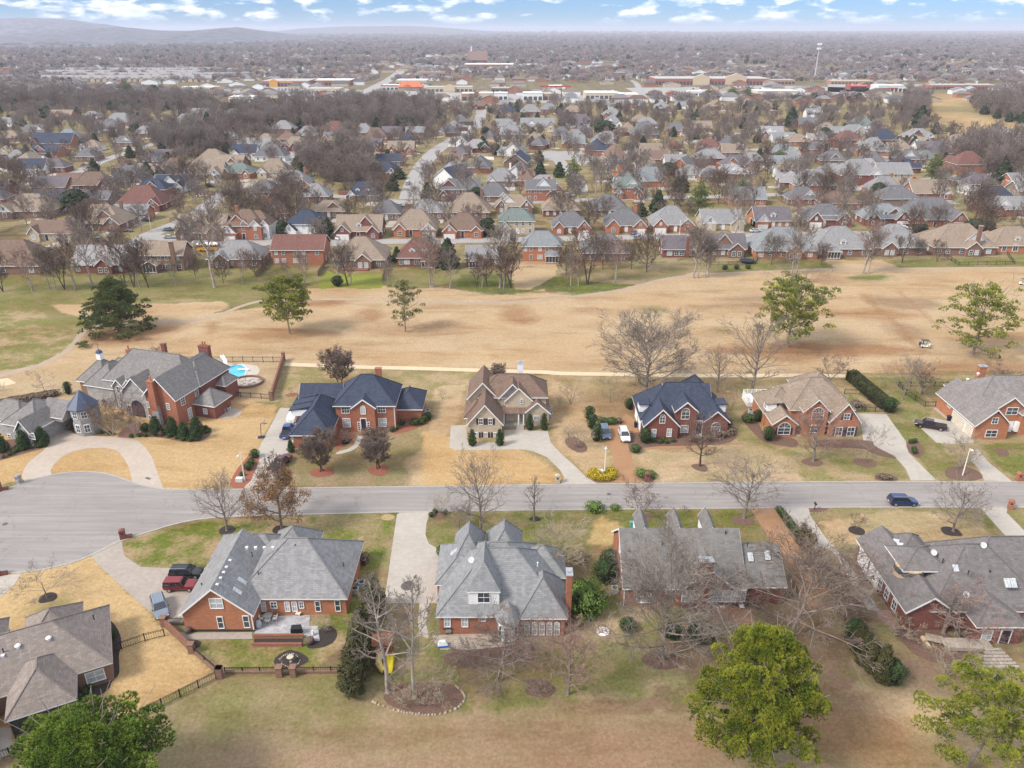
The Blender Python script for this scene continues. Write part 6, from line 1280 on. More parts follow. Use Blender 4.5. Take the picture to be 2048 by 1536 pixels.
b = MB(); b.box(3.28,-1,1.75,3.33,1,2.45); b.build('windscreen',CARG,bus)
# ---------------------------------------------------------------- people and golf carts
def person(name,loc,rz,label,shirt,trousers,pose='stand'):
    """one continuous skinned body, about 1.75 m"""
    me = bpy.data.meshes.new('person'); J = {'pel': (0,0,.95),'ch': (0,0,1.3),'nk': (0,0,1.48),'hd': (.02,0,1.66)}
    V = [(0,0,.95),(0,0,1.15),(0,0,1.38),(0,0,1.5),(.01,0,1.6),(.02,0,1.72)]; E_ = [(0,1),(1,2),(2,3),(3,4),(4,5)]; Rr = [.15,.13,.16,.055,.095,.075]
    for s_ in (-1,1):
        n_ = len(V); sw = .14*s_ if pose == 'stand' else 0
        if pose == 'sit': V += [(.05,s_*.1,.93),(.45,s_*.11,.92),(.48,s_*.11,.48),(.62,s_*.11,.44)]
        else: V += [(0,s_*.1,.88),(sw,s_*.11,.5),(sw*1.1-.05,s_*.11,.1),(sw*1.1+.13,s_*.12,.05)]
        E_ += [(0,n_),(n_,n_+1),(n_+1,n_+2),(n_+2,n_+3)]; Rr += [.095,.065,.045,.04]
        n_ = len(V); V += [(0,s_*.19,1.41),(.05,s_*.26,1.13),(.25 if s_ > 0 else .12,s_*.25,.95),(.33 if s_ > 0 else .16,s_*.24,.92)]; E_ += [(2,n_),(n_,n_+1),(n_+1,n_+2),(n_+2,n_+3)]; Rr += [.06,.045,.035,.032]
    me.from_pydata(V,E_,[]); o = bpy.data.objects.new(name,me); col.objects.link(o); sk = o.modifiers.new('skin','SKIN'); me.skin_vertices[0].data[0].use_root = True
    for i,r_ in enumerate(Rr): me.skin_vertices[0].data[i].radius = (r_,r_)
    o.modifiers.new('sub','SUBSURF').levels = 2; o.modifiers['sub'].render_levels = 2; dg = bpy.context.evaluated_depsgraph_get(); m2 = bpy.data.meshes.new_from_object(o.evaluated_get(dg)); o.modifiers.clear(); o.data = m2
    for m_ in (mat('skin',(.45,.27,.19),rough=.6),shirt,trousers,mat('hair',(.08,.05,.03)),DARK): m2.materials.append(m_)
    for p in m2.polygons: c = p.center; p.material_index = 4 if c.z < .1 and pose == 'stand' else (3 if c.z > 1.72 or (c.z > 1.62 and c.x < -.03) else (0 if c.z > 1.5 or (abs(c.y) > .2 and c.z < 1.02 and c.x > .1) else (1 if c.z > .98 or abs(c.y) > .21 else 2)))
    m2.shade_smooth(); o.location = loc; o.rotation_euler = (0,0,rz); return tag(o,label,'person')
CREAM = mat('cart_body',(.78,.77,.74),rough=.3,coat=.4)
def golf_cart(z,x,y,rz,label):
    g_ = GZ(z,x,y); root = empty('golf_cart',(g_.x,g_.y,0),rz,label,'golf cart','golf carts on the fairway'); b = MB()
    b.hexa([(.45,-.55,.3),(1.2,-.45,.3),(1.2,.45,.3),(.45,.55,.3),(.5,-.5,.85),(1.05,-.4,.72),(1.05,.4,.72),(.5,.5,.85)]); b.box(-1.1,-.6,.28,.5,.6,.38); b.box(-1.15,-.58,.38,-.25,.58,.78); b.build('body',CREAM,root)
    b = MB(); b.box(-.75,-.52,.78,-.2,.52,.9); b.box(-.85,-.52,.9,-.72,.52,1.3); b.build('seat',mat('cart_seat',(.35,.33,.3)),root); b = MB(); b.box(-1.0,-.62,1.83,.75,.62,1.9); b.build('canopy',mat('cart_roof',(.05,.055,.07),rough=.5),root)
    for sx,sx2 in ((.62,.7),(-.85,-.9)):
        for sy in (-1,1): b = MB(); b.bar((sx,sy*.52,.7),(sx2,sy*.55,1.84),.045); b.build('post',DARK,root)
    for sx in (-.75,.85):
        for sy in (-1,1): b = MB(); b.cyl((sx,sy*.55-.08,.24),.24,.16,12,axis='y'); b.build('wheel',TYRE,root)
    b = MB(); b.box(-1.4,-.35,.5,-1.15,.35,1.35); b.build('golf_bags',mat('navy_bag',(.03,.04,.1)),root); b = MB(); b.lathe((.35,.25,.95),[(.17,0),(.17,.03)],12); b.build('steering_wheel',DARK,root); return g_
WS = mat('white_shirt',(.75,.75,.73)); KH = mat('khaki_trousers',(.45,.38,.28)); BS = mat('blue_shirt',(.08,.12,.3))
g_ = golf_cart(12,1305,1250,R(-8),'white golf cart with dark roof standing beside the standing golfer'); person('person',(g_.x+.35,g_.y-1.25,0),R(60),'person in white shirt and khaki trousers standing at the golf cart',WS,KH); person('person',(g_.x-.45,g_.y+.25,-.05),R(-8),'seated person in blue shirt riding in the golf cart',BS,DARK,'sit')
g_ = golf_cart(12,2040,782,R(170),'golf cart cut by the right photo edge on the far fairway'); person('person',(g_.x+.3,g_.y,-.05),R(170),'seated person in white shirt riding the far golf cart',WS,KH,'sit')
# ---------------------------------------------------------------- street furniture and garden things
def single(name,b,m,label,cat,loc=(0,0,0),rz=0,group=None): o = b.build(name,m,None,loc,rz); return tag(o,label,cat,group)
def lamp(z,x,y,label,hgt=5.5):
    g_ = GZ(z,x,y); root = empty('street_lamp',(g_.x,g_.y,0),0,label,'street lamp','street lamps'); b = MB(); b.cyl((0,0,0),.12,hgt,8,.07); b.build('pole',mat('white_pole',(.7,.7,.68),rough=.5),root); b = MB(); b.bar((0,0,hgt-.1),(-.1,-.7,hgt+.15),.07); b.build('arm',MATS['white_pole'],root)
    b = MB(); b.lathe((-.1,-.8,hgt),[(.22,0),(.26,.08),(.12,.25),(.04,.3)],10); b.build('lamp_head',mat('lamp_head',(.6,.6,.6)),root)
lamp(1,1672,965,'white street lamp in the red mulch strip beside the long drive'); lamp(3,543,912,'white street lamp rising from the yellow-flowering bushes'); lamp(4,1628,925,'white street lamp at the shrub island near the right edge'); lamp(9,48,140,'street lamp by the far left street',7); lamp(9,1190,385,'pale street lamp beside the curving rear street',7)
lamp(11,1412,445,'street lamp in front of the grey double-gabled house',6); lamp(15,1070,540,'street lamp among the right rear houses',7)
BRK = wallm('redbrick')
def brickbox(z,x,y,label,rz=0,m=None,extra=True):
    g_ = GZ(z,x,y); root = empty('mailbox_pillar',(g_.x,g_.y,0),rz,label,'mailbox','mailboxes along the street'); b = MB(); b.box(-.4,-.35,0,.4,.35,1.35); b.box(-.46,-.41,1.35,.46,.41,1.43); b.extr([(.46*math.cos(math.pi*i/8),-.4,1.43+.25*math.sin(math.pi*i/8)) for i in range(9)],(0,.8,0)); b.build('pillar',m or BRK,root)
    b = MB(); b.box(-.16,-.37,.9,.16,-.35,1.2); b.build('mailbox_door',DARK,root)
    if extra: b = MB(); b.box(.4,-.3,0,1.3,.3,.45); b.build('planter',m or BRK,root)
brickbox(1,842,1355,'brick mailbox pillar with planter at the turning circle',R(20)); brickbox(1,132,975,'grey stone mailbox pillar at the circular drive',R(-20),STONE,False); brickbox(3,835,960,'small brick mailbox pillar before the green shrub',0,None,False); brickbox(4,1952,1150,'tan brick mailbox pillar on the south kerb',R(-25),wallm('brick'),False)
brickbox(4,2008,960,'red brick mailbox pillar by the far right drive',0,wallm('brick')); brickbox(3,222,975,'cream mailbox pillar at the pale curved drive',0,wallm('cream'),False); brickbox(5,-15,345,'brick mailbox pillar at the left photo edge',R(20)); brickbox(1,0,1030,'dark capped brick mailbox pillar left of the circle',R(30))
g_ = GZ(4,617,1160); r_ = empty('mailbox',(g_.x,g_.y,0),0,'black mailbox on a post in the curved flower bed','mailbox'); b = MB(); b.box(-.05,-.05,0,.05,.05,1.1); b.build('post',DARK,r_); b = MB(); b.box(-.15,-.3,1.1,.15,.3,1.3); b.extr([(.15*math.cos(math.pi*i/6),-.3,1.3+.12*math.sin(math.pi*i/6)) for i in range(7)],(0,.6,0)); b.build('box',DARK,r_)
def ac(z,x,y,label,n_=1,k='ac_unit'):
    g_ = GZ(z,x,y); root = empty(k,(g_.x,g_.y,0),0,label,'air conditioner','air conditioning units'); b = MB(); b.box(-.45,-.45,0,.45,.45,.85); b.build('casing',mat('ac_grey',(.40,.41,.40)),root); b = MB(); b.lathe((0,0,.85),[(.36,0),(.36,.03),(.3,.05),(.05,.05)],14); b.build('fan_grille',DARK,root)
ac(6,345,575,'small grey air conditioner by the terrace house wall'); ac(6,385,535,'large air conditioner beside the brick side steps'); ac(6,340,530,'pale air conditioner nearest the grey-roofed wall'); ac(7,400,570,'round-topped air conditioner below the white unit'); ac(7,390,500,'white air conditioner beside the evergreen bush'); ac(2,1185,510,'air conditioner near the red-mulched shrubs'); ac(2,1215,500,'second air conditioner near the red-mulched shrubs, closer to the lawn')
ac(3,175,520,'dark-fronted air conditioner beside the cream house'); ac(3,170,480,'pale air conditioner behind the dark-fronted one'); ac(4,180,500,'pale air conditioner ringed by clipped hedge'); ac(1,1530,490,'air conditioner on gravel beside the mansion'); ac(1,1562,480,'second air conditioner on gravel, right of the first')
g_ = GZ(1,1637,965); b = MB(); b.box(-.6,-.4,0,.6,.4,.75); single('utility_box',b,mat('utility_green',(.55,.55,.52)),'pale utility cabinet at the foot of the red mulch lamp','utility box',g_)
g_ = GZ(3,515,912); b = MB(); b.box(-.5,-.4,0,.5,.4,.7); single('utility_box',b,MATS['utility_green'],'white utility cabinet among yellow-flowering bushes','utility box',g_)
g_ = GZ(3,725,1272); b = MB(); b.box(-.25,-.25,0,.25,.25,.8); b.box(-.28,-.28,.8,.28,.28,.9); single('utility_box',b,mat('utility_teal',(.12,.35,.3)),'small teal utility box on the front lawn','utility box',g_)
# fences and garden walls
def fence(pts,label,h_=1.2,step=2.4,m=IRON,name='iron_fence',pk=.28,base=None,gap=()):
    a0 = pts[0]; root = empty(name,(a0.x,a0.y,0),0,label,'fence'); o = Vector((a0.x,a0.y,0)); pn = MB(); n_ = 0
    for a,b_ in zip(pts,pts[1:]):
        d = b_-a; l_ = d.length; k = max(1,round(l_/step));
        for i in range(k+1 if b_ is pts[-1] else k):
            if n_ < 95: p = a+d*i/k-o; q = MB(); q.box(p.x-.05,p.y-.05,0,p.x+.05,p.y+.05,h_+.1); q.build('post',m,root); n_ += 1
        for zz in (.15,h_*.85,h_): pn.bar((a.x-o.x,a.y-o.y,zz),(b_.x-o.x,b_.y-o.y,zz),.045)
        for i in range(int(l_/pk)): p = a+d*(i*pk/l_)-o; pn.box(p.x-.012,p.y-.012,.1,p.x+.012,p.y+.012,h_)
    pn.build('panel',m,root)
    if base: q = MB(); [q.bar((a.x-o.x,a.y-o.y,.2),(b_.x-o.x,b_.y-o.y,.2),.35) for a,b_ in zip(pts,pts[1:])]; q.build('base_wall',base,root)
    return root
fence(zp(5,(885,1215),(1340,985)),'long black iron fence sloping up to the brick corner pier'); fence(zp(5,(-60,1500),(185,1425)),'short black iron fence behind the big rounded pine'); fence(zp(5,(690,830),(755,800),(900,750),(1020,720)),'curved-top black iron fence between dormant lawns')
fence(zp(5,(1395,948),(1720,945)),'low iron railing on brick base left of the garden gate',.9,2.4,base=wallm('brown')); fence(zp(5,(1835,945),(2160,945)),'low iron railing on brick base right of the garden gate',.9,base=wallm('brown')); fence(zp(5,(1190,810),(1350,950)),'sloping railing on brick base joining the corner pier',.9,base=wallm('brown'))
def wallrun(pts,label,h_=1.1,m=wallm('brown'),piers=True,name='brick_wall',t=.3):
    root = empty(name,tuple(pts[0])[:2]+(0,),0,label,'wall'); o = Vector((pts[0].x,pts[0].y,0)); q = MB(); cp = MB()
    for a,b_ in zip(pts,pts[1:]):
        d = (b_-a).normalized(); nn = Vector((-d.y,d.x,0))*t/2; P = [a-o-nn,b_-o-nn,b_-o+nn,a-o+nn]; q.hexa([(p.x,p.y,0) for p in P]+[(p.x,p.y,h_) for p in P]); nn *= 1.25; P = [a-o-nn,b_-o-nn,b_-o+nn,a-o+nn]; cp.hexa([(p.x,p.y,h_+.002) for p in P]+[(p.x,p.y,h_+.09) for p in P])
    q.build('wall',m,root); cp.build('coping',mat('wall_coping',(.22,.09,.06),rough=.9),root)
    if piers:
        for a in (pts[0],pts[-1]): p = a-o; c = MB(); c.box(p.x-.35,p.y-.35,0,p.x+.35,p.y+.35,h_+.35); c.box(p.x-.41,p.y-.41,h_+.35,p.x+.41,p.y+.41,h_+.45); c.build('pier',m,root)
wallrun(zp(5,(1020,655),(1190,820)),'brick garden wall between the dormant lawn and side path'); wallrun(zp(5,(1365,975),(1365,976)),'brick corner pier where the garden railings meet',1.2)
for x,nm in ((1735,'left'),(1820,'right')): g_ = GZ(5,x,965); b = MB(); b.box(-.35,-.35,0,.35,.35,1.45); b.box(-.42,-.42,1.45,.42,.42,1.55); single('gate_pier',b,wallm('brown'),f'brick gate pier on the {nm} side of the small garden gate','pier',g_,group='piers of the garden gate')
a,b_ = GZ(5,1752,962),GZ(5,1800,962); q = MB(); [q.bar((a.x+(b_.x-a.x)*t,a.y,.1),(a.x+(b_.x-a.x)*t,a.y,1.2),.03) for t in [i/8 for i in range(9)]]; [q.bar((a.x,a.y,zz),(b_.x,a.y,zz),.05) for zz in (.15,1.15)]; single('garden_gate',q,IRON,'small black iron gate between two brick piers','gate')
a,b_ = GZ(5,1035,655),GZ(5,1140,660); q = MB(); [q.bar((a.x+(b_.x-a.x)*t,a.y,.1),(a.x+(b_.x-a.x)*t,a.y,1.3+.25*math.sin(math.pi*((t*2) % 1))),.04) for t in [i/16 for i in range(17)]]; [q.bar((a.x,a.y,zz),(b_.x,a.y,zz),.06) for zz in (.15,1.2)]; single('double_gate',q,IRON,'arched double iron gate beside the orange brick gable','gate')
for x0,y0,x1,y1,hh,m_ in ((1575,722,1880,722,.35,mat('orange_brick_edge',(.33,.17,.10),kind='brick')),):
    wallrun(zp(5,(x0,y0+10),(x1,y1+8)),'low brick planter step along the terrace edge, upper of two',.5,m_,False); wallrun(zp(5,(1565,782),(1872,782)),'low brick planter step along the terrace edge, lower of two',.4,m_,False)
sheet('mulch_bed',zp(5,(1575,735),(1880,732),(1875,775),(1568,778)),DMULCH,.036)
# mansion pool garden
fence(zp(1,(1250,150),(1935,152)),'black fence along the far side of the pool garden',1.4,name='pool_fence'); wallrun(zp(1,(1938,140),(1855,412)),'tall brick wall along the right side of the pool garden',1.7,wallm('brown')); fence(zp(1,(1575,385),(1855,405)),'black fence in front of the pool garden lawn',1.2,name='pool_fence')
pc = GZ(1,1562,228); pool = empty('swimming_pool',(pc.x,pc.y,0),0,'round blue swimming pool with slide behind the mansion','swimming pool')
bp = blob((0,0),4.3,5.0,16,3); bp = [(p.x,p.y) for p in smooth([(x,y) for x,y in bp],2)]
q = MB(); q.poly([(x,y,.075) for x,y in bp]); q.build('water',mat('pool_water',(.05,.42,.62),rough=.06,spec=.8,var=.15,scale=.4,bump=.1),pool); q = MB(); k = len(bp)
for i in range(k): a,b_ = bp[i],bp[(i+1) % k]; q.hexa([(a[0],a[1],.03),(a[0]*1.08,a[1]*1.08,.03),(b_[0]*1.08,b_[1]*1.08,.03),(b_[0],b_[1],.03),(a[0],a[1],.1),(a[0]*1.08,a[1]*1.08,.1),(b_[0]*1.08,b_[1]*1.08,.1),(b_[0],b_[1],.1)])
q.build('coping',mat('pool_coping',(.6,.54,.46)),pool)
g_ = GZ(1,1535,190); sl_ = empty('pool_slide',(g_.x,g_.y,0),R(-60),'curved white slide at the far edge of the pool','pool slide'); q = MB(); pp = [(-1.6,0,2.3),(-.6,.1,2.2),(.2,.3,1.5),(.9,.1,.9),(1.6,-.4,.45)]
for a,b_ in zip(pp,pp[1:]): q.hexa([(a[0],a[1]-.35,a[2]),(b_[0],b_[1]-.35,b_[2]),(b_[0],b_[1]+.35,b_[2]),(a[0],a[1]+.35,a[2]),(a[0],a[1]-.45,a[2]+.3),(b_[0],b_[1]-.45,b_[2]+.3),(b_[0],b_[1]+.45,b_[2]+.3),(a[0],a[1]+.45,a[2]+.3)])
q.build('chute',mat('slide_white',(.8,.82,.82),rough=.3),sl_); q = MB(); q.bar((-1.7,-.35,0),(-1.5,-.35,2.9),.09); q.bar((-1.7,.35,0),(-1.5,.35,2.9),.09); [q.bar((-1.7+.01*k,-.35,.35*k+.3),(-1.7+.01*k,.35,.35*k+.3),.07) for k in range(6)]; q.build('ladder',MATS['slide_white'],sl_)
a = GZ(1,1690,212); q = MB(); q.box(-2.2,-.25,.45,.3,.25,.53); q.box(-.5,-.2,.03,.2,.2,.45); single('diving_board',q,MATS['slide_white'],'white diving board pointing over the pool','diving board',a)
a = GZ(1,1690,290); q = MB(); k = 20
for i in range(k): c0,c1_ = 2*math.pi*i/k,2*math.pi*(i+1)/k; f_ = lambda c,r_: (3.6*r_*math.cos(c),3.2*r_*math.sin(c)); P = [f_(c0,1),f_(c1_,1),f_(c1_,.9),f_(c0,.9)]; q.hexa([(x,y,0) for x,y in P]+[(x,y,.5) for x,y in P])
single('round_planter',q,wallm('brown'),'low curved brick planter ring beside the pool deck','planter',a); rr = random.Random(3); q = MB()
for i in range(26): x,y,s_ = rr.uniform(-2.3,2.3),rr.uniform(-1.9,1.9),rr.uniform(.15,.45); q.lathe((x,y,0),[(s_,0),(s_*.9,s_*.5),(s_*.3,s_*.8)],6)
o = single('rockery',q,mat('pale_rock',(.4,.36,.32)),'pale rocks heaped inside the brick planter ring','rocks',a)
a = GZ(1,1795,665); bh = empty('basketball_hoop',(a.x,a.y,0),R(10),'portable basketball hoop on the lawn beside the long drive','basketball hoop'); q = MB(); q.box(-.9,-.4,0,.3,.4,.22); q.build('base',mat('hoop_base',(.03,.04,.08)),bh); q = MB(); q.bar((-.3,0,.2),(-.05,0,3.0),.11); q.bar((-.05,0,3.0),(.6,0,3.2),.08); q.build('pole',DARK,bh); q = MB(); q.box(.6,-.8,2.75,.66,.8,3.75); q.build('backboard',mat('backboard',(.3,.32,.34),rough=.2),bh); q = MB(); q.cyl((.9,0,2.95),.23,.04,12); q.build('rim',mat('hoop_rim',(.5,.12,.03)),bh)
# terrace furniture
def chair(z,x,y,rz,label,m=WHITE,zz=.05,grp='white chairs on the terrace'):
    g_ = GZ(z,x,y); root = empty('garden_chair',(g_.x,g_.y,zz),R(rz),label,'chair',grp); q = MB(); q.box(-.27,-.27,.4,.27,.27,.46); q.build('seat',m,root); q = MB(); [q.hexa([(x_,.24,.46),(x_+.09,.24,.46),(x_+.09,.29,.46),(x_,.29,.46),(x_,.34,1.0),(x_+.09,.34,1.0),(x_+.09,.39,1.0),(x_,.39,1.0)]) for x_ in (-.27,-.13,.01,.15)]; q.build('backrest',m,root)
    for sx in (-1,1): q = MB(); q.box(sx*.29-.04,-.27,.62,sx*.29+.04,.3,.66); q.build('armrest',m,root)
    for sx in (-1,1):
        for sy in (-1,1): q = MB(); q.box(sx*.24-.025,sy*.24-.025,0,sx*.24+.025,sy*.24+.025,.4); q.build('leg',m,root)
IV = mat('ivory_paint',(.68,.63,.54),rough=.6)
chair(5,1745,570,10,'ivory chair by itself near the terrace wall',IV); chair(5,1690,575,-40,'ivory chair leaning towards the terrace doors',IV); chair(5,1705,625,-90,'ivory chair right of the round terrace table',IV); chair(5,1660,640,180,'ivory chair on the near side of the round terrace table',IV); chair(5,1625,625,90,'ivory chair left of the round terrace table',IV)
g_ = GZ(5,1662,618); tb = empty('round_table',(g_.x,g_.y,.05),0,'round glass-topped table among the ivory chairs','table'); q = MB(); q.cyl((0,0,.7),.6,.04,20); q.build('tabletop',mat('table_glass',(.35,.36,.34),rough=.1),tb); q = MB(); q.lathe((0,0,0),[(.3,0),(.05,.06),(.05,.7)],10); q.build('pedestal',IV,tb)
def lounger(z,x,y,rz,label,m=WHITE):
    g_ = GZ(z,x,y); root = empty('sun_lounger',(g_.x,g_.y,.05),R(rz),label,'sun lounger','white sun loungers'); q = MB(); q.box(-.32,-.95,.3,.32,.35,.38); q.build('seat',m,root); q = MB(); q.hexa([(-.32,.35,.3),(.32,.35,.3),(.32,.42,.36),(-.32,.42,.36),(-.32,.9,.85),(.32,.9,.85),(.32,.97,.9),(-.32,.97,.9)]); q.build('backrest',m,root)
    for sx in (-1,1):
        for y_ in (-.85,.3): q = MB(); q.box(sx*.28-.03,y_-.03,0,sx*.28+.03,y_+.03,.3); q.build('leg',m,root)
lounger(5,1865,570,-15,'ivory lounger beside the dark grill on the grey terrace',IV); lounger(7,1012,655,10,'white lounger leftmost of three on the brown terrace'); lounger(7,1052,650,5,'white lounger in the middle of three on the brown terrace'); lounger(7,1178,652,0,'white lounger rightmost of three on the brown terrace')
def blobm(name,z,x,y,prof,m,label,cat,k=12,zz=.04,sc3=(1,1,1)): g_ = GZ(z,x,y); q = MB(); q.lathe((0,0,0),prof,k); o = q.build(name,m,None,(g_.x,g_.y,zz),0,True); o.scale = sc3; return tag(o,label,cat)
def grill(z,x,y,label,cover=False):
    g_ = GZ(z,x,y); root = empty('barbecue_grill',(g_.x,g_.y,.05),R(5),label,'grill'); q = MB()
    if cover: q.hexa([(-.75,-.35,0),(.75,-.35,0),(.75,.35,0),(-.75,.35,0),(-.7,-.3,1.0),(.7,-.3,1.0),(.6,.3,1.25),(-.6,.3,1.25)]); q.build('cover',mat('black_cover',(.012,.013,.014),rough=.6,bump=.5),root)
    else: q.box(-.35,-.28,.3,.35,.28,.85); q.build('cabinet',METAL,root); q = MB(); q.hexa([(-.37,-.3,.85),(.37,-.3,.85),(.37,.3,.85),(-.37,.3,.85),(-.3,-.12,1.15),(.3,-.12,1.15),(.3,.25,1.15),(-.3,.25,1.15)]); q.build('hood',DARK,root); q = MB(); q.box(-.7,-.25,.8,-.37,.25,.85); q.box(.37,-.25,.8,.7,.25,.85); q.build('side_shelf',DARK,root)
    for sx in (-1,1): q = MB(); q.cyl((sx*.33,-.2,.1),.09,.05,8,axis='x'); q.build('wheel',TYRE,root)
grill(5,1840,705,'large barbecue under a black cover at the terrace edge',True); grill(6,920,825,'black barbecue grill against the brick wall of the tan patio'); grill(5,1905,570,'dark barbecue grill by the glazed terrace doors')
blobm('covered_cooker',5,1605,665,[(.36,0),(.42,.3),(.4,.8),(.28,1.05),(.05,1.12)],mat('grey_cover',(.38,.4,.42),rough=.8),'grey-covered cooker by the white corner post of the terrace','cooker'); blobm('urn_planter',5,1168,700,[(.25,0),(.48,.35),(.42,.7),(.35,.8)],mat('brown_urn',(.12,.08,.07)),'large dark urn against the orange brick wall','urn'); blobm('urn_planter',5,1920,765,[(.3,0),(.62,.4),(.58,.7),(.4,.85)],MATS['brown_urn'],'wide dark planter pot beside the grey paving','planter')
blobm('bird_bath',5,1802,880,[(.2,0),(.08,.15),(.08,.7),(.45,.85),(.42,.88),(.05,.8)],mat('bath_stone',(.5,.44,.34)),'stone bird bath inside the round dark flower bed','bird bath'); blobm('garden_statue',5,1940,715,[(.16,0),(.2,.3),(.1,.6),(.13,.75),(.02,.9)],WHITE,'small white garden statue on grey paving','statue')
blobm('patio_table',6,1338,855,[(.22,0),(.05,.1),(.05,.7),(.5,.72),(.5,.76)],WHITE,'round white table by the turret door','table',zz=.05); blobm('patio_table',6,1170,875,[(.22,0),(.05,.1),(.05,.7),(.7,.72),(.7,.76)],mat('tan_table',(.38,.3,.24)),'round tan table beneath the bare tree','table',zz=.05)
g_ = GZ(6,885,905); r_ = empty('water_table',(g_.x,g_.y,.05),R(8),"child's blue and white sand toy on the tan patio",'toy'); q = MB(); q.box(-.7,-.4,.1,.7,.4,.3); q.build('base',mat('toy_blue',(.05,.2,.5)),r_); q = MB(); q.hexa([(-.65,-.35,.3),(.65,-.35,.3),(.65,.35,.3),(-.65,.35,.3),(-.35,-.2,.8),(.35,-.2,.8),(.35,.2,.8),(-.35,.2,.8)]); q.build('lid',WHITE,r_)
# play set
g_ = GZ(6,520,960); r_ = empty('play_set',(g_.x,g_.y,0),R(5),'wooden play tower with yellow tube slide under the bare trees','play set'); q = MB(); [q.box(sx*1.1-.07,sy*1.0-.07,0,sx*1.1+.07,sy*1.0+.07,2.6) for sx in (-1,1) for sy in (-1,1)]; q.box(-1.15,-1.05,1.3,1.15,1.05,1.4); q.build('tower',mat('red_wood',(.25,.10,.05)),r_); q = MB(); q.hexa([(-1.3,-1.2,2.6),(1.3,-1.2,2.6),(1.3,1.2,2.6),(-1.3,1.2,2.6),(-1.3,-.05,3.4),(1.3,-.05,3.4),(1.3,.05,3.4),(-1.3,.05,3.4)]); q.build('roof',MATS['red_wood'],r_)
V,F = tubes([((-.3,-1.1,1.5),(-.5,-1.9,1.2),.38,.38),((-.5,-1.9,1.2),(-.3,-2.6,.8),.38,.38),((-.3,-2.6,.8),(.2,-3.2,.45),.38,.38)],12); npmesh('tube_slide',V,F,mat('tube_yellow',(.65,.48,.12),rough=.4),r_)
g_ = GZ(6,556,1030); q = MB(); q.hexa([(-.4,-1.3,.05),(.4,-1.3,.05),(.4,1.3,.9),(-.4,1.3,.9),(-.4,-1.3,.2),(.4,-1.3,.2),(.4,1.3,1.05),(-.4,1.3,1.05)]); q.box(-.46,-1.3,.1,-.38,1.3,.5); q.box(.38,-1.3,.1,.46,1.3,.5); single('yellow_slide',q,mat('toy_yellow',(.80,.62,.02),rough=.4),'bright yellow straight slide at the foot of the play set','slide',g_,R(2))
g_ = GZ(7,328,818); r_ = empty('fire_pit',(g_.x,g_.y,0),0,'round white-rimmed spa cover lying on the grass beside the green shrub','cover'); q = MB(); q.lathe((0,0,.02),[(.85,0),(.88,.12),(.75,.18),(.05,.2)],18); q.build('disc',mat('pale_cover',(.74,.70,.68),var=.2),r_); q = MB(); [q.cyl((.3*math.cos(a_),.3*math.sin(a_),.21),.12,.02,8) for a_ in (0,2,4)]; q.build('red_spots',mat('spot_red',(.5,.08,.1)),r_)
r_.name = 'round_cover'
# trampoline, dark grill shed, deck steps, bins
g_ = GZ(11,1945,650); r_ = empty('trampoline',(g_.x,g_.y,0),0,'round dark trampoline in the fenced rear garden','trampoline'); q = MB(); q.cyl((0,0,.8),2.6,.06,20); q.build('mat',mat('trampoline_mat',(.02,.03,.05)),r_); q = MB(); [q.bar((2.6*math.cos(a),2.6*math.sin(a),0),(2.6*math.cos(a),2.6*math.sin(a),2.4),.07) for a in [i*math.pi/3 for i in range(6)]]; q.build('leg',DARK,r_)
r_.children[1].name = 'net_poles'
fence(zp(11,(1650,672),(2010,665),(2035,620),(2000,590)),'black rear garden fence round the trampoline',1.2,3,pk=.6); fence(zp(12,(1450,570),(1560,638),(1975,632),(1920,560)),'black garden fence behind the tan-roofed house',1.2,3,pk=.6); fence(zp(4,(820,370),(925,372),(1100,492),(890,490)),'black iron fence around the lawn beside the long hedge',1.2,2.5); fence(zp(4,(1190,315),(1240,372),(1370,455),(1440,455)),'black fence from the bare shrub to the wide garage',1.2,2.5); fence(zp(4,(1190,318),(1600,320)),'black fence behind the pale-barked shrub',1.2,2.5)
WOODF = mat('weathered_boards',(.22,.15,.10),rough=.95)
def bfence(pts,label,m=WOODF,h_=1.8):
    root = empty('board_fence',tuple(pts[0])[:2]+(0,),0,label,'fence'); o = Vector((pts[0].x,pts[0].y,0)); q = MB()
    for a,b_ in zip(pts,pts[1:]):
        d = b_-a; k = max(1,int(d.length/.3))
        for i in range(k): p0,p1 = a+d*(i/k)-o,a+d*((i+.93)/k)-o; q.hexa([(p0.x,p0.y,0),(p1.x,p1.y,0),(p1.x,p1.y+.03,0),(p0.x,p0.y+.03,0),(p0.x,p0.y,h_),(p1.x,p1.y,h_),(p1.x,p1.y+.03,h_),(p0.x,p0.y+.03,h_)])
    q.build('boards',m,root)
for z,pts,lb,m_ in ((9,((10,690),(10,691)),None,None),(10,((535,760),(590,680)),'weathered board fence at the left of the bright green lawn',WOODF),(10,((1045,800),(1075,700)),'weathered board fence at the right of the bright green lawn',WOODF),(9,((850,200),(1080,110)),'brown board fence behind the dark round evergreen',WOODF),(10,((45,765),(130,690)),'short brown fence by the shrub left of the two-storey rear house',WOODF),
    (14,((1030,755),(1135,760)),'long white fence by the terracotta-roofed row, upper',WHITE),(14,((1860,715),(1920,760),(1990,830)),'white stepped fence right of the green-roofed house',WHITE),(14,((1190,715),(1250,715)),'white fence beside the bronze shrubs',WHITE),(13,((0,1000),(110,1020)),'white fence at the far left houses',WHITE),(14,((1010,815),(1130,820)),'grey board fence behind the white corner house',WOODF),(13,((1980,1140),(2200,1150)),'reddish board fence among bare trees',mat('red_boards',(.22,.08,.05)))):
    if lb: bfence(zp(z,*pts),lb,m_)
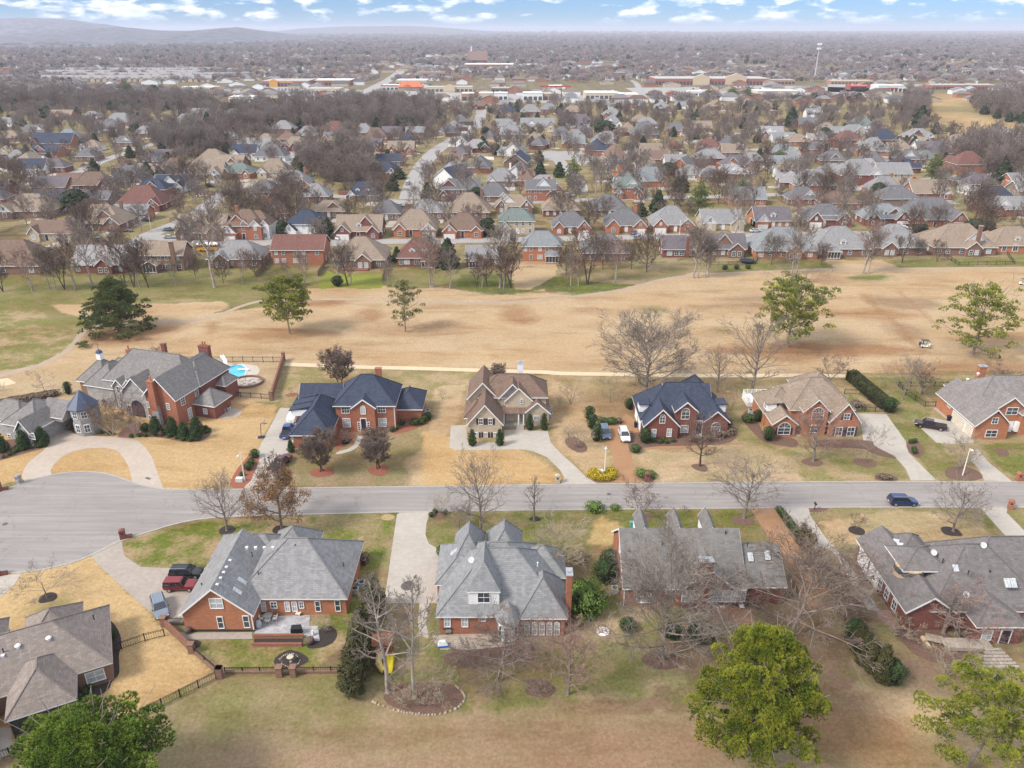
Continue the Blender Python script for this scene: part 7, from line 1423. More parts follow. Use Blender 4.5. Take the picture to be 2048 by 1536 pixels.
# right: timber steps and deck behind the dark-roofed house
TIM = mat('grey_timber',(.34,.29,.24),rough=.95,var=.2); g_ = GZ(8,1860,860); r_ = empty('deck_steps',(g_.x,g_.y,0),0,'splayed grey timber steps leading down from the rear deck','steps')
for k in range(6): q = MB(); w_ = 4.6-k*.5; d_ = 1.0-k*.0; q.box(-w_/2,-1.6+k*.42,k*.16,w_/2,-1.2+k*.42,.16+k*.16); q.build('tread',TIM,r_)
q = MB(); g_ = GZ(8,1680,790); q.box(-3,-.9,.6,3,.9,.75); q.box(-3,-.9,.2,3,-.8,.6); single('bench_seat',q,TIM,'long grey timber bench beside the deck steps','bench',g_,R(-3)); g_ = GZ(8,1480,755); q = MB(); q.box(-1,-.35,.3,1,.35,.4); q.box(-1,.3,.4,1,.38,.9); [q.box(x-.05,-.3,0,x+.05,.3,.3) for x in (-.8,.8)]; single('garden_bench',q,TIM,'small slatted bench among bare branches near cut logs','bench',g_,R(-20))
g_ = GZ(8,1430,765); q = MB(); q.cyl((0,0,.3),.3,.8,10,axis='y'); q.cyl((.1,-.9,.25),.25,.7,10,axis='y'); single('cut_logs',q,mat('log_ends',(.5,.38,.24)),'two pale cut logs on the leaf litter','logs',g_)
g_ = GZ(8,1268,560); r_ = empty('storage_bin',(g_.x,g_.y,.05),R(12),'large dark lidded cabinet against the side brick wall','bin'); q = MB(); q.box(-1,-.8,0,1,.8,1.2); q.build('cabinet',mat('bin_dark',(.05,.05,.045)),r_); q = MB(); q.hexa([(-1.1,-.9,1.2),(1.1,-.9,1.2),(1.1,.9,1.2),(-1.1,.9,1.2),(-1,-.5,1.5),(1,-.5,1.5),(1,.8,1.5),(-1,.8,1.5)]); q.build('lid',mat('bin_lid',(.16,.15,.14)),r_)
car('boxy',8,1130,395,118,'white','white car parked under the cream garage wall at the right')
for z,x,y,lb in ((3,755,595,'black wheeled bin near the white garage wall'),(4,1532,550,'dark blue wheeled bin beside the cream garage doors'),(8,1215,545,'black bin beside the dark cabinet'),(6,875,390,'dark bin behind the pale drive')):
    g_ = GZ(z,x,y); r_ = empty('wheeled_bin',(g_.x,g_.y,.03),0,lb,'bin','wheeled bins'); q = MB(); q.hexa([(-.25,-.25,0),(.25,-.25,0),(.25,.25,0),(-.25,.25,0),(-.32,-.32,1.0),(.32,-.32,1.0),(.32,.32,1.0),(-.32,.32,1.0)]); q.build('body',mat('bin_plastic',(.015,.018,.03)),r_); q = MB(); q.box(-.34,-.36,1.0,.34,.36,1.08); q.build('lid',DARK,r_)
# stone edging ring of the island bed, manholes
rr = random.Random(9)
def stones(pts,label,s0=.16):
    q = MB(); pts = smooth(pts,2,False)
    for a,b_ in zip(pts,pts[1:]):
        k = max(1,int((b_-a).length/.34))
        for i in range(k): p = a+(b_-a)*(i/k); s_ = s0*rr.uniform(.7,1.3); q.lathe((p.x+rr.uniform(-.05,.05),p.y+rr.uniform(-.05,.05),0),[(s_,0),(s_*.95,s_*.7),(s_*.5,s_*1.1)],6)
    tag(q.build('stone_edging',mat('edging_stone',(.34,.28,.22),var=.3)),label,'edging')
stones(zp(6,(450,1250),(560,1300),(700,1325),(860,1335),(980,1290),(1030,1230),(1000,1180),(960,1150)),'ragged ring of field stones edging the tree island bed'); stones(zp(5,(1730,860),(1760,905),(1830,910),(1868,870),(1830,830),(1770,830),(1735,862)),'ring of small stones around the bird bath bed',.1)
stones(zp(3,(430,760),(370,775),(300,745),(255,690)),'curved stone edge of the bed below the twiggy shrubs',.1); stones(zp(4,(585,1185),(690,1175),(722,1158)),'brick-coloured edging of the bed round the black mailbox',.1)
for z,x,y,r_ in ((3,573,1052,.38),(1,35,1257,.4),(6,668,533,1.0),(1,1003,942,.3),(1,1018,948,.3)):
    g_ = GZ(z,x,y); q = MB(); q.cyl((0,0,0),r_,.012,16); o = q.build('manhole_cover',mat('iron_cover',(.11,.10,.10),rough=.7),None,(g_.x,g_.y,.03)); tag(o,{.38: 'round iron cover in the street before the brown drive',.4: 'iron cover in the asphalt turning circle',1.0: 'dark round rug-like cover on the pale drive',.3: 'small square drain cover on the circular drive'}[r_],'cover')
g_ = GZ(7,400,820)
# cell tower, flag, white marker posts
tb_,tt_ = G(1628,164),None; hh = htop(tb_,86); r_ = empty('cell_tower',(tb_.x,tb_.y,0),0,'tall pale mobile phone mast with antennas above the shops','mast'); q = MB(); q.cyl((0,0,0),1.0,hh,10,.5); q.build('pole',mat('mast_grey',(.5,.5,.5)),r_)
for zz in (hh*.97,hh*.86):
    q = MB()
    for i in range(12): a = i*math.pi/6; q.box(3*math.cos(a)-.3,3*math.sin(a)-.3,zz-1.4,3*math.cos(a)+.3,3*math.sin(a)+.3,zz+1.4)
    for i in range(6): a = i*math.pi/3; q.bar((0,0,zz),(3*math.cos(a),3*math.sin(a),zz),.3)
    q.build('antenna_array',WHITE,r_)
for i,(z,x,y0) in enumerate(((15,1078,300),(15,1010,300),(15,1645,300),(14,1065,362),(14,1258,380),(14,465,290),(14,525,270),(14,640,160))):
    g_ = GZ(z,x,y0); q = MB(); q.cyl((0,0,0),.3,17,6,.2); q.box(-2,-.15,15,2,.15,15.3); single('power_pole',q,mat('pole_wood',(.3,.27,.25)),['utility pole behind the right shops, taller of a pair','utility pole behind the right shops, left of a pair','utility pole before the low brick parade','utility pole beside the tan parade of shops','utility pole by the small dark building','utility pole left of the far highway','utility pole right of the far highway','utility pole where the far highway narrows'][i],'utility pole',g_,group='utility poles by the shops')
# ---------------------------------------------------------------- shops and other large buildings
BIG = []
def shop(z,x0,x1,y,h_,dep,wall,roofc,label,parts=(),name='shop_building',low=0):
    a,b_ = GZ(z,x0,y),GZ(z,x1,y); W = abs(b_.x-a.x); cx,Y = (a.x+b_.x)/2,a.y; root = empty(name,(cx,Y,0),0,label,'building',None); q = MB(); q.box(-W/2,0,0,W/2,dep,h_); q.build('wall',wall,root)
    q = MB(); q.box(-W/2+.4,.4,h_+.01,W/2-.4,dep-.4,h_+.12); rf = q.build('roof',roofc,root); q = MB(); rr = random.Random(int(abs(cx)))
    for _ in range(max(2,int(W/14))): u,v = rr.uniform(-.45,.45)*W,rr.uniform(.2,.85)*dep; q.box(u-1,v-1,h_+.12,u+1,v+1,h_+1.3)
    q.build('rooftop_units',mat('unit_grey',(.55,.55,.54)),rf); q = MB(); q.box(-W/2-.15,-.15,h_-.7,W/2+.15,.0,h_+.25); q.build('parapet',mat('parapet_tan',(.56,.47,.36)),root); q = MB(); k = max(2,int(W/5))
    for i in range(k): u = -W/2+W*(i+.5)/k; q.box(u-W/k*.36,-.06,.3,u+W/k*.36,-.01,h_*.55)
    q.build('shop_window',GLASS,root)
    for kind,u,w_,hh,m in parts:
        q = MB(); u = (u-.5)*W
        if kind == 'gable': q.box(u-w_/2,-2,0,u+w_/2,3,hh*.8); q.extr([(u-w_/2-.5,-2.1,hh*.8+.01),(u+w_/2+.5,-2.1,hh*.8+.01),(u,-2.1,hh*1.15)][::-1],(0,5,0)); q.build('entrance_gable',m,root)
        elif kind == 'sign': q.box(u-w_/2,-.35,hh,u+w_/2,-.16,hh+1.4); q.build('sign_panel',m,root)
        elif kind == 'canopy': q.box(u-w_/2,-5,hh,u+w_/2,-.2,hh+1.0); q.build('canopy',m,root)
    BIG.append((cx,Y+dep/2,W/2+6,dep/2+8)); return root
TANW = mat('tan_render',(.52,.44,.33),var=.06); WROOF = mat('white_membrane',(.8,.79,.77),var=.05); GROOF = mat('grey_membrane',(.42,.41,.40),var=.1); REDB = mat('red_block',(.33,.13,.095),var=.08); ORR = mat('orange_sign',(.58,.30,.06)); REDS = mat('red_sign',(.42,.05,.04)); ORT = mat('orange_tiles',(.58,.15,.07)); TANG = mat('tan_gable',(.58,.47,.33))
shop(13,1535,1810,508,8,55,REDB,GROOF,'brick supermarket with orange sign panels',(('sign',.5,22,5.5,ORR),('gable',.25,12,9,ORR))); shop(13,1815,2050,500,7,45,REDB,WROOF,'red shop block with white roof right of the orange-signed store'); shop(13,1795,1990,548,6,30,TANW,GROOF,'low tan shop row in front of the red shop block'); shop(13,1050,1255,540,6,26,TANW,WROOF,'pale glass-fronted shop row by the dark conifer'); shop(13,1340,1490,600,6,20,mat('white_render',(.68,.68,.67)),WROOF,'white-roofed building behind the left wood')
shop(14,480,600,352,6,25,mat('white_render',(.68,.68,.67)),WROOF,'white canopy building with red stripe by the orange roof',(('sign',.5,30,5,REDS),)); shop(14,560,740,325,7,40,TANW,WROOF,'white-roofed store behind the orange roof')
g_ = GZ(14,645,356); r_ = empty('restaurant_building',(g_.x,g_.y,0),0,'restaurant with bright orange gabled roof','building'); q = MB(); q.box(-16,0,0,16,16,5); q.build('wall',TANW,r_); q = MB(); P = [(-18,-2,5),(18,-2,5),(18,18,5),(-18,18,5)]; q.poly([P[0],P[1],(10,8,11),(-10,8,11)]); q.poly([P[1],P[2],(10,8,11)]); q.poly([P[2],P[3],(-10,8,11),(10,8,11)]); q.poly([P[3],P[0],(-10,8,11)]); q.poly(P[::-1]); q.extr([(-9,-3,5.01),(3,-3,5.01),(-3,-3,9)][::-1],(0,8,0)); q.build('roof',ORT,r_); BIG.append((g_.x,g_.y+8,22,14))
shop(14,742,1010,362,6,22,TANW,GROOF,'long tan parade of shops left of the white shops',(('gable',.5,14,8,TANG),)); shop(14,945,1018,415,8,20,mat('brick_render',(.38,.22,.16)),WROOF,'square shop with brown corner tower'); shop(14,1045,1128,413,8,20,TANW,WROOF,'square tan and white shop, second of the front row'); shop(14,1135,1215,413,8,20,mat('white_render',(.68,.68,.67)),WROOF,'square pale shop, third of the front row'); shop(14,1305,1420,413,8,24,mat('white_render',(.68,.68,.67)),WROOF,'wide white shop with brown lower wall'); shop(14,1425,1510,410,7,20,mat('brick_render',(.38,.22,.16)),GROOF,'brown shop beside the wide white shop')
shop(14,1455,1535,365,8,16,TANW,WROOF,'shop with a red roof sign',(('sign',.5,40,6.6,REDS),)); shop(14,1670,1860,405,7,34,TANW,WROOF,'large white-roofed store, left of a pair'); shop(14,1850,1985,410,6,30,TANW,WROOF,'large white-roofed store, right of a pair')
shop(15,265,820,266,9,60,REDB,GROOF,'long red big-box store with two tan entrance gables',(('gable',.4,24,13,TANG),('gable',.7,30,14,TANG))); shop(15,825,940,262,6,20,mat('brick_render',(.38,.22,.16)),GROOF,'small brown shop row joining the long red store'); shop(15,760,955,330,8,30,mat('cream_render',(.60,.55,.42)),WROOF,'plain cream box store with white roof'); shop(15,425,500,318,5,14,mat('white_render',(.68,.68,.67)),WROOF,'small white building before the big trees'); shop(15,1340,1478,300,8,24,mat('white_render',(.68,.68,.67)),WROOF,'white store with red door signs',(('sign',.5,14,4,REDS),)); shop(15,1210,1285,290,6,20,REDB,REDS,'small shop with red canopy roof',(('canopy',.5,30,4,REDS),)); shop(15,1600,1910,288,6,25,REDB,GROOF,'long low brick parade at the right')
shop(15,1115,1315,262,5,20,mat('brick_render',(.38,.22,.16)),TANW,'low tan-roofed building beyond the red canopy shop'); shop(14,690,850,270,7,40,mat('brick_render',(.38,.22,.16)),roofm('brown'),'wide brown-roofed building by the highway'); shop(14,1120,1240,362,5,18,mat('dark_render',(.16,.15,.15)),GROOF,'low dark building behind the white shops')
shop(14,960,1250,225,8,60,REDB,WROOF,'long school building with white roof below the brown church',name='school_building'); shop(14,1310,1400,226,8,40,REDB,WROOF,'separate white-roofed school block')
g_ = GZ(14,1040,205); r_ = empty('church_building',(g_.x,g_.y,0),0,'large brown church with steep roof and white spire','church'); q = MB(); q.box(-23,0,0,23,40,10); q.build('wall',REDB,r_); q = MB(); q.hexa([(-24,-2,10),(24,-2,10),(24,42,10),(-24,42,10),(-22,18,30),(22,18,30),(22,22,30),(-22,22,30)]); q.build('roof',mat('church_roof',(.20,.13,.11)),r_); q = MB(); q.lathe((-15,19,28),[(2.2,0),(1.6,6),(.2,14)],8); q.build('spire',mat('spire_white',(.7,.7,.7)),r_); BIG.append((g_.x,g_.y+30,50,40))
# rows of pale townhouses, far left
TROW = []
for j,(y,x0,x1,nn) in enumerate(((445,260,1200,16),(462,360,1380,16),(480,240,1240,14),(430,380,1180,10))):
    for i in range(nn):
        g_ = GZ(13,x0+(x1-x0)*(i+.5)/nn,y); h = House(f'pale-roofed townhouse far left, {["first","second","third","fourth","fifth","sixth","seventh","eighth","ninth","tenth","eleventh","twelfth","thirteenth","fourteenth","fifteenth","sixteenth"][i]} from left in {["second","third","nearest","farthest"][j]} townhouse row',(g_.x,g_.y),0,'tan','cream','townhouse','pale townhouses at the far left',trim=False); ww = abs(GZ(13,x0+(x1-x0)/nn,y).x-GZ(13,x0,y).x)*.46
        h.vol(-ww,0,ww,14,5,'gx',pitch=34,roofk='pale'); h.vol(-ww*.8,-2,-ww*.1,6,4.5,'gy',pitch=42,roofk='tan'); h.vol(ww*.2,-2,ww*.8,6,3.5,'gy',pitch=42,roofk='tan'); h.finish(); HOUSES.append((g_.x,g_.y+6,14))
# ---------------------------------------------------------------- the distant rest: hills, far houses and woods
def ridge(prof,d,name,m,depth,seed):
    xs_ = np.linspace(prof[0][0],prof[-1][0],160); pyv = np.interp(xs_,[p[0] for p in prof],[p[1] for p in prof]); rs = np.random.default_rng(seed); V = []; nx_ = len(xs_)
    bump = fbm(np.arange(nx_)*3.0,np.zeros(nx_),20,seed,5)
    for k,(t,hh) in enumerate(((0,0),(.12,.25),(.3,.62),(.48,.92),(.6,1.0),(.8,.8),(1.2,.2))):
        y = d+depth*(t-.6); topz = CAMH+(HOR-pyv)*d/FPX/CP; z = np.maximum(topz,4)*hh*(1+(bump-.5)*.10*(1 if k != 4 else .5)); x = (xs_-1024)/FPX*d*(1.0/ CP)*1.0
        x = (xs_-1024)/FPX*(d*CP+CAMH*SP*0+ 0)*1.09; V.append(np.stack([x,np.full(nx_,y)+(bump-.5)*depth*.15,z-3*(k in (0,6))],1))
    V = np.concatenate(V); ii_ = (np.arange(6)[:,None]*nx_+np.arange(nx_-1)[None]).ravel(); o = npmesh(name,V,np.stack([ii_,ii_+1,ii_+nx_+1,ii_+nx_],1),m); tag(o,kind='structure'); return o
HILLM = mat('wooded_hill',(.135,.135,.15),rough=1,spec=.05,var=.35,scale=.02)
ridge([(-500,72),(-200,66),(0,72),(160,68),(230,60),(308,56),(376,61),(440,62),(523,56),(581,65),(640,74),(760,76)],5200,'hill',HILLM,2600,3)
ridge([(-700,60),(-300,45),(0,42),(60,44),(137,42),(212,44),(273,51),(320,62),(400,70)],6800,'hill',HILLM,2000,5); ridge([(560,66),(640,58),(720,55),(830,54),(900,57),(980,62),(1100,66)],11500,'hill',HILLM,3000,8); ridge([(900,64),(1300,63),(1700,62),(2100,61),(2600,62)],14000,'hill',HILLM,3000,11)
ridge([(-600,84),(0,85),(150,82),(300,88),(420,92),(560,97)],3400,'hill',HILLM,900,13)
# far houses as one mass (beyond those told apart)
def far_mass():
    r_ = np.random.default_rng(8); groups = {}
    pts = []
    for _ in range(13000):
        y = 1000*math.exp(r_.random()*1.75); x = (r_.random()*2-1)*y*.72;
        f = vnoise(np.array([x/y*900]),np.array([math.log(y)*700]),110,44)[0]
        if f < .36 or (x < -300 and 1900 > y > 1000 and r_.random() < .4): continue
        if any(abs(x-a) < w_ and abs(y-b) < d for a,b,w_,d in BIG) or (y < 1400 and not roadfree(x,y,12)) or (y < 1300 and inside(x,y,CLEAR+WOODS)): continue
        pts.append((x,y))
        if len(pts) > 3000: break
    for _ in range(420):                  # low shops, sheds and offices of the commercial strip
        y = 880*math.exp(r_.random()*.75); x = (r_.random()*2-1)*y*.7
        if not inside(x,y,WOODS) and roadfree(x,y,10) and not any(abs(x-a) < w_ and abs(y-b) < d for a,b,w_,d in BIG): pts.append((x,y))
    cl = [('pale',.16),('gray',.22),('brown',.2),('tan',.2),('white',.22)]
    W_,R_ = MB(),{}
    for x,y in pts:
        w_,d,hh,rs = r_.uniform(6,10)*(1+y/6000),r_.uniform(5,6.5),3+2*r_.random(),r_.uniform(2.5,4.2); k = ['pale','gray','brown','tan','slate'][r_.integers(5)]; q = R_.setdefault(k,MB())
        wl = R_.setdefault('w'+str(r_.integers(3)),MB()); wl.box(x-w_,y,0,x+w_,y+2*d,hh); n_ = len(q.v); a,c = x-w_-.5,x+w_+.5
        if r_.random() < .5: q.v += [(a,y-.5,hh),(c,y-.5,hh),(c,y+2*d+.5,hh),(a,y+2*d+.5,hh),(a+d,y+d,hh+rs),(c-d,y+d,hh+rs)]; q.f += [(n_,n_+1,n_+5,n_+4),(n_+1,n_+2,n_+5),(n_+2,n_+3,n_+4,n_+5),(n_+3,n_,n_+4)]
        else:
            q.v += [(a,y-.5,hh),(x,y-.5,hh+rs),(c,y-.5,hh),(a,y+2*d,hh),(x,y+2*d,hh+rs),(c,y+2*d,hh)]; q.f += [(n_,n_+1,n_+4,n_+3),(n_+1,n_+2,n_+5,n_+4)]; n2 = len(wl.v); wl.v += [(a+.6,y,hh),(c-.6,y,hh),(x,y,hh+rs-.3)]; wl.f.append((n2,n2+1,n2+2))
    V = []; F = []; MI = []; ms = []
    for k,b in R_.items():
        m = {'w0': wallm('white'),'w1': wallm('brick'),'w2': wallm('cream')}.get(k) or roofm(k); ms.append(m); o_ = len(V); V += b.v; F += [tuple(i+o_ for i in f) for f in b.f]; MI += [len(ms)-1]*len(b.f)
    me = bpy.data.meshes.new('far_houses'); me.from_pydata(V,[],F); [me.materials.append(m) for m in ms]; me.polygons.foreach_set('material_index',MI); o = bpy.data.objects.new('far_houses',me); col.objects.link(o)
    tag(o,'countless tiny houses scattered through the hazy distance','houses',None,'stuff')
far_mass()
# ---------------------------------------------------------------- trees that stand apart
T = {}
T['big'] = bare_proto(11,20,23,'grey','grey',n1=30,base=.14,up=.35,ang=64,kids_=(8,6,5),tw=.025,shape='round')
T['tall'] = bare_proto(12,18,14,'grey','grey',n1=24,base=.2,up=.45,ang=58,kids_=(6,4,3),tw=.018)
T['mid'] = bare_proto(13,12,11,'grey','grey',n1=20,base=.22,up=.5,ang=55,kids_=(6,4,3),tw=.015)
T['pear'] = bare_proto(14,9.5,8.5,'dark','ltb',n1=32,base=.16,up=1.0,ang=62,kids_=(9,7,6),tw=.018,stems=2,shape='round')
T['vase'] = bare_proto(15,7.5,8,'grey','purple',n1=15,base=.2,up=.45,ang=52,kids_=(6,5,3),tw=.012,stems=2)
T['low'] = bare_proto(16,6,9.5,'grey','grey',n1=11,base=.3,up=.1,ang=74,kids_=(5,4,3),tw=.014,shape='round')
T['purple'] = bare_proto(17,11.5,9.5,'dark','purple',n1=20,base=.28,up=.4,ang=62,kids_=(7,5,3),tw=.016,shape='round')
T['pink'] = bare_proto(18,12,10,'grey','pink',n1=22,base=.16,up=.45,ang=56,kids_=(7,5,3),tw=.014)
T['multi'] = bare_proto(19,9,8,'pale','purple',n1=16,base=.25,up=.6,ang=42,kids_=(6,4,4),tw=.014,stems=4)
T['small'] = bare_proto(20,5.5,6,'grey','straw',n1=16,base=.2,up=.25,ang=60,kids_=(5,4,3),tw=.012,stems=3,shape='round')
T['thin'] = bare_proto(21,9,4.5,'grey','grey',n1=18,base=.25,up=.4,ang=50,kids_=(4,3,2),tw=.011,shape='cone')
T['pole'] = bare_proto(22,22,9,'pale','grey',n1=26,base=.3,up=.25,ang=60,kids_=(5,4,3),tw=.016,shape='cone',r0=.24)
T['fuzzy'] = bare_proto(23,10,11,'straw','straw',n1=18,base=.08,up=.2,ang=66,kids_=(7,5,4),tw=.016,stems=4,shape='round')
T['droop'] = bare_proto(24,11,12,'grey','ltb',n1=22,base=.12,up=.15,ang=66,kids_=(7,5,4),tw=.02,shape='round',droop=.5)
T['birch'] = bare_proto(25,10,14,'pale','pink',n1=16,base=.1,up=.35,ang=58,kids_=(6,4,3),tw=.015,stems=4,shape='round')
T['edge'] = bare_proto(26,17,11,'pale','grey',n1=20,base=.34,up=.5,ang=56,kids_=(6,5,3),tw=.03,wob=.12)
T['edge2'] = bare_proto(27,14,11,'dark','brown',n1=20,base=.25,up=.5,ang=58,kids_=(6,4,3),tw=.03,wob=.12,stems=2)
T['edge3'] = bare_proto(28,16,10,'pale','pink',n1=20,base=.32,up=.4,ang=54,kids_=(6,4,3),tw=.03,wob=.14,stems=2)
T['round'] = bare_proto(29,12,15,'dark','brown',n1=24,base=.16,up=.4,ang=64,kids_=(7,5,3),tw=.03,shape='round')
T['subA'] = bare_proto(30,13,11,'lt','lt',n1=20,base=.18,up=.45,ang=58,kids_=(6,4,3),tw=.04,shape='round')
T['subB'] = bare_proto(31,12,10,'grey','ltb',n1=18,base=.15,up=.5,ang=58,kids_=(6,4,3),tw=.042,shape='round',stems=2)
T['subC'] = bare_proto(32,9,8,'grey','ltp',n1=18,base=.12,up=.5,ang=56,kids_=(6,4,3),tw=.036,shape='round',stems=2)
for k,p in T.items(): p.name = 'bare_tree'
def tree(k,z,x,y,ztop,ytop,label,w_=None,rz=None,group=None,hgt=None,cat='tree',grow=1.0):
    p = T[k]; g_ = GZ(z,x,y); H_ = hgt or htop(g_,PX(ztop,0,ytop)[1]); s = H_/p.H*grow; sx = (w_/p.W) if w_ else s
    return p.place((g_.x,g_.y,0),R(rz if rz is not None else (abs(int(x*7+y*3)) % 360)),(sx,sx,s),label,cat,group)
tree('mid',1,1550,1300,1,870,'slender bare tree in a dark mulch ring beside the copper-leaved oak',9); tree('pear',2,492,900,2,600,'dense purplish bare tree in red mulch, closer to the navy-roofed garage',8.2); tree('pear',2,880,880,2,600,'dense purplish bare tree in red mulch before the front door',8.6,40)
tree('pear',2,622,315,2,35,'rounded dense bare tree behind the navy-roofed brick house',9.2,80); tree('tall',6,1120,215,2,780,'tall pale bare tree between the street and the grey peaked roofs',11); tree('thin',6,1450,130,2,920,'thin young bare tree on the south verge',4); tree('small',2,1310,1180,2,1050,'small straw-coloured bare tree in the bed by the pale drive',4.2)
tree('mid',2,1430,1290,2,1110,'small bare tree left of the tall pale one near the peaked roofs',6); tree('thin',2,1500,1245,2,1060,'thin bare sapling just left of the tall pale tree',3); tree('big',3,828,352,0,612,'largest bare tree, spreading wide at the edge of the fairway',24.5,20,grow=1.02)
tree('tall',3,1312,355,3,60,'medium bare tree between two huge ones behind the navy gables',9); tree('tall',3,1548,365,0,632,'tall bare tree with thick dark trunk beside the white deck',16.5,120); tree('purple',3,1195,862,3,500,'dark purplish bare tree in front of the arched window',9.5)
tree('pink',4,608,828,4,440,'pinkish bare tree in a mulch ring before the tan-roofed house',11); tree('low',4,965,828,4,540,'wide-branching bare tree at the bend of the pale drive',9.5,30); tree('vase',3,803,1205,3,970,'vase-shaped bare tree in a mulch ring on the south verge',8.6); tree('mid',3,1495,1218,3,765,'bare tree with nest-like clump beside the tan aggregate drive',13.5,70)
tree('mid',4,1565,1305,4,940,'leaning bare tree in dark mulch near the slate-grey roofs',11,150); tree('small',3,310,432,3,270,'grey rounded bare tree, left of a pair beyond the cream house',6); tree('low',3,582,425,3,230,'dark spreading bare tree, right of a pair beyond the cream house',7.5)
tree('small',3,240,445,3,370,'stunted bare tree beside the cream house corner',2.2); tree('small',3,372,735,3,578,'twiggy straw-coloured tree in the stone-edged bed',6.5,60); tree('small',3,300,650,3,590,'low twiggy shrub left of the straw-coloured tree',4,100); tree('small',3,1400,480,3,320,'small pinkish bare tree between the navy and tan roofs',5.2,10)
tree('tall',4,1220,405,4,100,'upright bare tree at the end of the long clipped hedge',7.5,50); tree('multi',4,1350,365,4,160,'pale-barked bushy bare tree behind the black fence',8.5); tree('low',4,1088,318,4,180,'small dark bare tree alone beyond the hedge',6,200); tree('vase',4,715,278,4,80,'forked bare tree just behind the tan-roofed house',9)
tree('fuzzy',4,1610,860,4,640,'budding tree in the shrub island beside the white lamp',7.5,20); tree('multi',4,1900,290,4,170,'broad dense brown shrub tree behind the wide grey roof',9.5,150); tree('low',1,305,350,1,200,'bare pale tree alone on the dormant lawn behind the mansion',7); tree('small',1,5,350,1,290,'bare shrub at the far left photo edge',3)
tree('pink',1,1090,135,1,28,'pink-twigged tree just behind the mansion roof',7,60); tree('multi',1,778,650,1,340,'larger pale-stemmed multi-trunk tree before the stone entrance',9.5,80); tree('multi',1,933,650,1,400,'pale-stemmed multi-trunk tree right of the larger one at the arch',6.5,10)
tree('small',2,1315,402,2,325,'tiny bare tree on the lawn between the navy and brown roofs',2.4,90); tree('pear',2,1700,275,2,165,'rounded bare tree peeping over the brown roof',5.8,30); tree('droop',2,668,698,2,600,'small weeping tree by the curved walkway',4.2); tree('low',5,292,482,5,275,'low wide bare tree on the lawn inside the stone ring',11,20)
tree('pole',6,545,1190,6,470,'tall pale-trunked bare tree beside the dark cypress row',9,30); tree('pole',6,705,1225,6,440,'tall pale-trunked bare tree inside the stone-edged island',8,190); tree('droop',6,1225,1125,6,760,'reddish spreading bare tree below the tan patio',13); tree('pink',6,1660,1205,6,720,'bare tree with pinkish upswept twigs below the arched windows',9.5,70)
tree('fuzzy',6,1600,420,6,130,'pale hazy-twigged tree beside the grey peaked roofs',11,10); tree('big',7,703,985,7,215,'great bare tree with pale flaring trunk behind the long gable house',18,100); tree('droop',7,1490,850,7,260,'huge twiggy bare tree beside the brown gravel strip',22,60); tree('birch',8,1630,715,8,430,'pale-limbed multi-stem tree leaning over the timber deck',14,200); tree('thin',8,1545,700,8,440,'upright white-barked sapling beside the timber deck',6,70)
for i,(x,y,yt,w_,k,lb) in enumerate(((760,420,150,9,'fuzzy','brownish bare thicket tree between the drive and the tan strip'),(930,470,160,9,'vase','bare thicket tree nearest the white garage wall'),(870,560,330,8,'fuzzy','grey bare thicket tree above the arborvitae row'),(1000,640,470,7,'droop','low bare thicket tree beside the pink terrace'),(1280,720,600,6,'small','bare bush on the leaf-strewn bank'),(1560,960,780,7,'small','bare bush below the timber bench'),(700,330,90,6,'vase','bare thicket tree beside the bronze conifers'),(1700,960,820,5,'small','bare bush in front of the splayed steps'),(1900,720,560,6,'birch','pale-twigged small tree at the right photo edge'))): tree(k,8,x,y,8,yt,lb,w_,i*40)
for x,y,yt,w_,lb in ((620,1250,1130,5,'bare shrub in the left of the stone-edged island'),(870,1240,1010,6,'arching bare shrub in the right of the stone-edged island'),(760,1280,1170,4,'low bare shrub at the front of the stone-edged island'),(970,1010,900,4,'bare shrub at the left end of the patio bed'),(1350,980,880,5,'russet bare shrub at the right end of the patio bed'),(1500,1190,1140,2.6,'heap of brown twigs in the round mulch bed')): tree('small',6,x,y,6,yt,lb,w_,x)
tree('vase',4,903,1290,4,1180,'small orange-twigged shrub in a dark mulch ring',3.2); tree('small',5,2010,690,5,610,'tan dried shrub in the dark bed beside grey paving',2.8); tree('small',2,282,372,2,310,'small leafless shrub in red mulch by the pool wall',1.6); tree('thin',3,1085,1180,3,1130,'bare twig bush on the south lawn',2)
# the old oak that keeps its copper leaves
p = bare_proto(40,12.5,11,'grey','brown',n1=22,base=.1,up=.3,ang=66,kids_=(6,5,3),tw=.014,shape='cone',name='oak_tree'); nr = np.random.default_rng(4)
tp = [t_ for t_ in p.tips if t_[0].z < 8.2]; P_ = np.array([t_[0] for t_ in tp]); P_ = np.repeat(P_,7,0)+nr.normal(0,.28,(len(P_)*7,3)); V,F = leaves(P_,np.tile([0,0,1.],(len(P_),1)),.11,nr,1.2); lf = npmesh('leaves',V,F,DEAD,p.root); p.tree = (p.root,[(c,[]) for c in p.root.children]); g_ = GZ(1,1925,1300); hh = htop(g_,893); p.place((g_.x,g_.y,0),0,(1.0,1.0,hh/12.5),'oak holding copper-brown leaves below a bare upright top','tree')
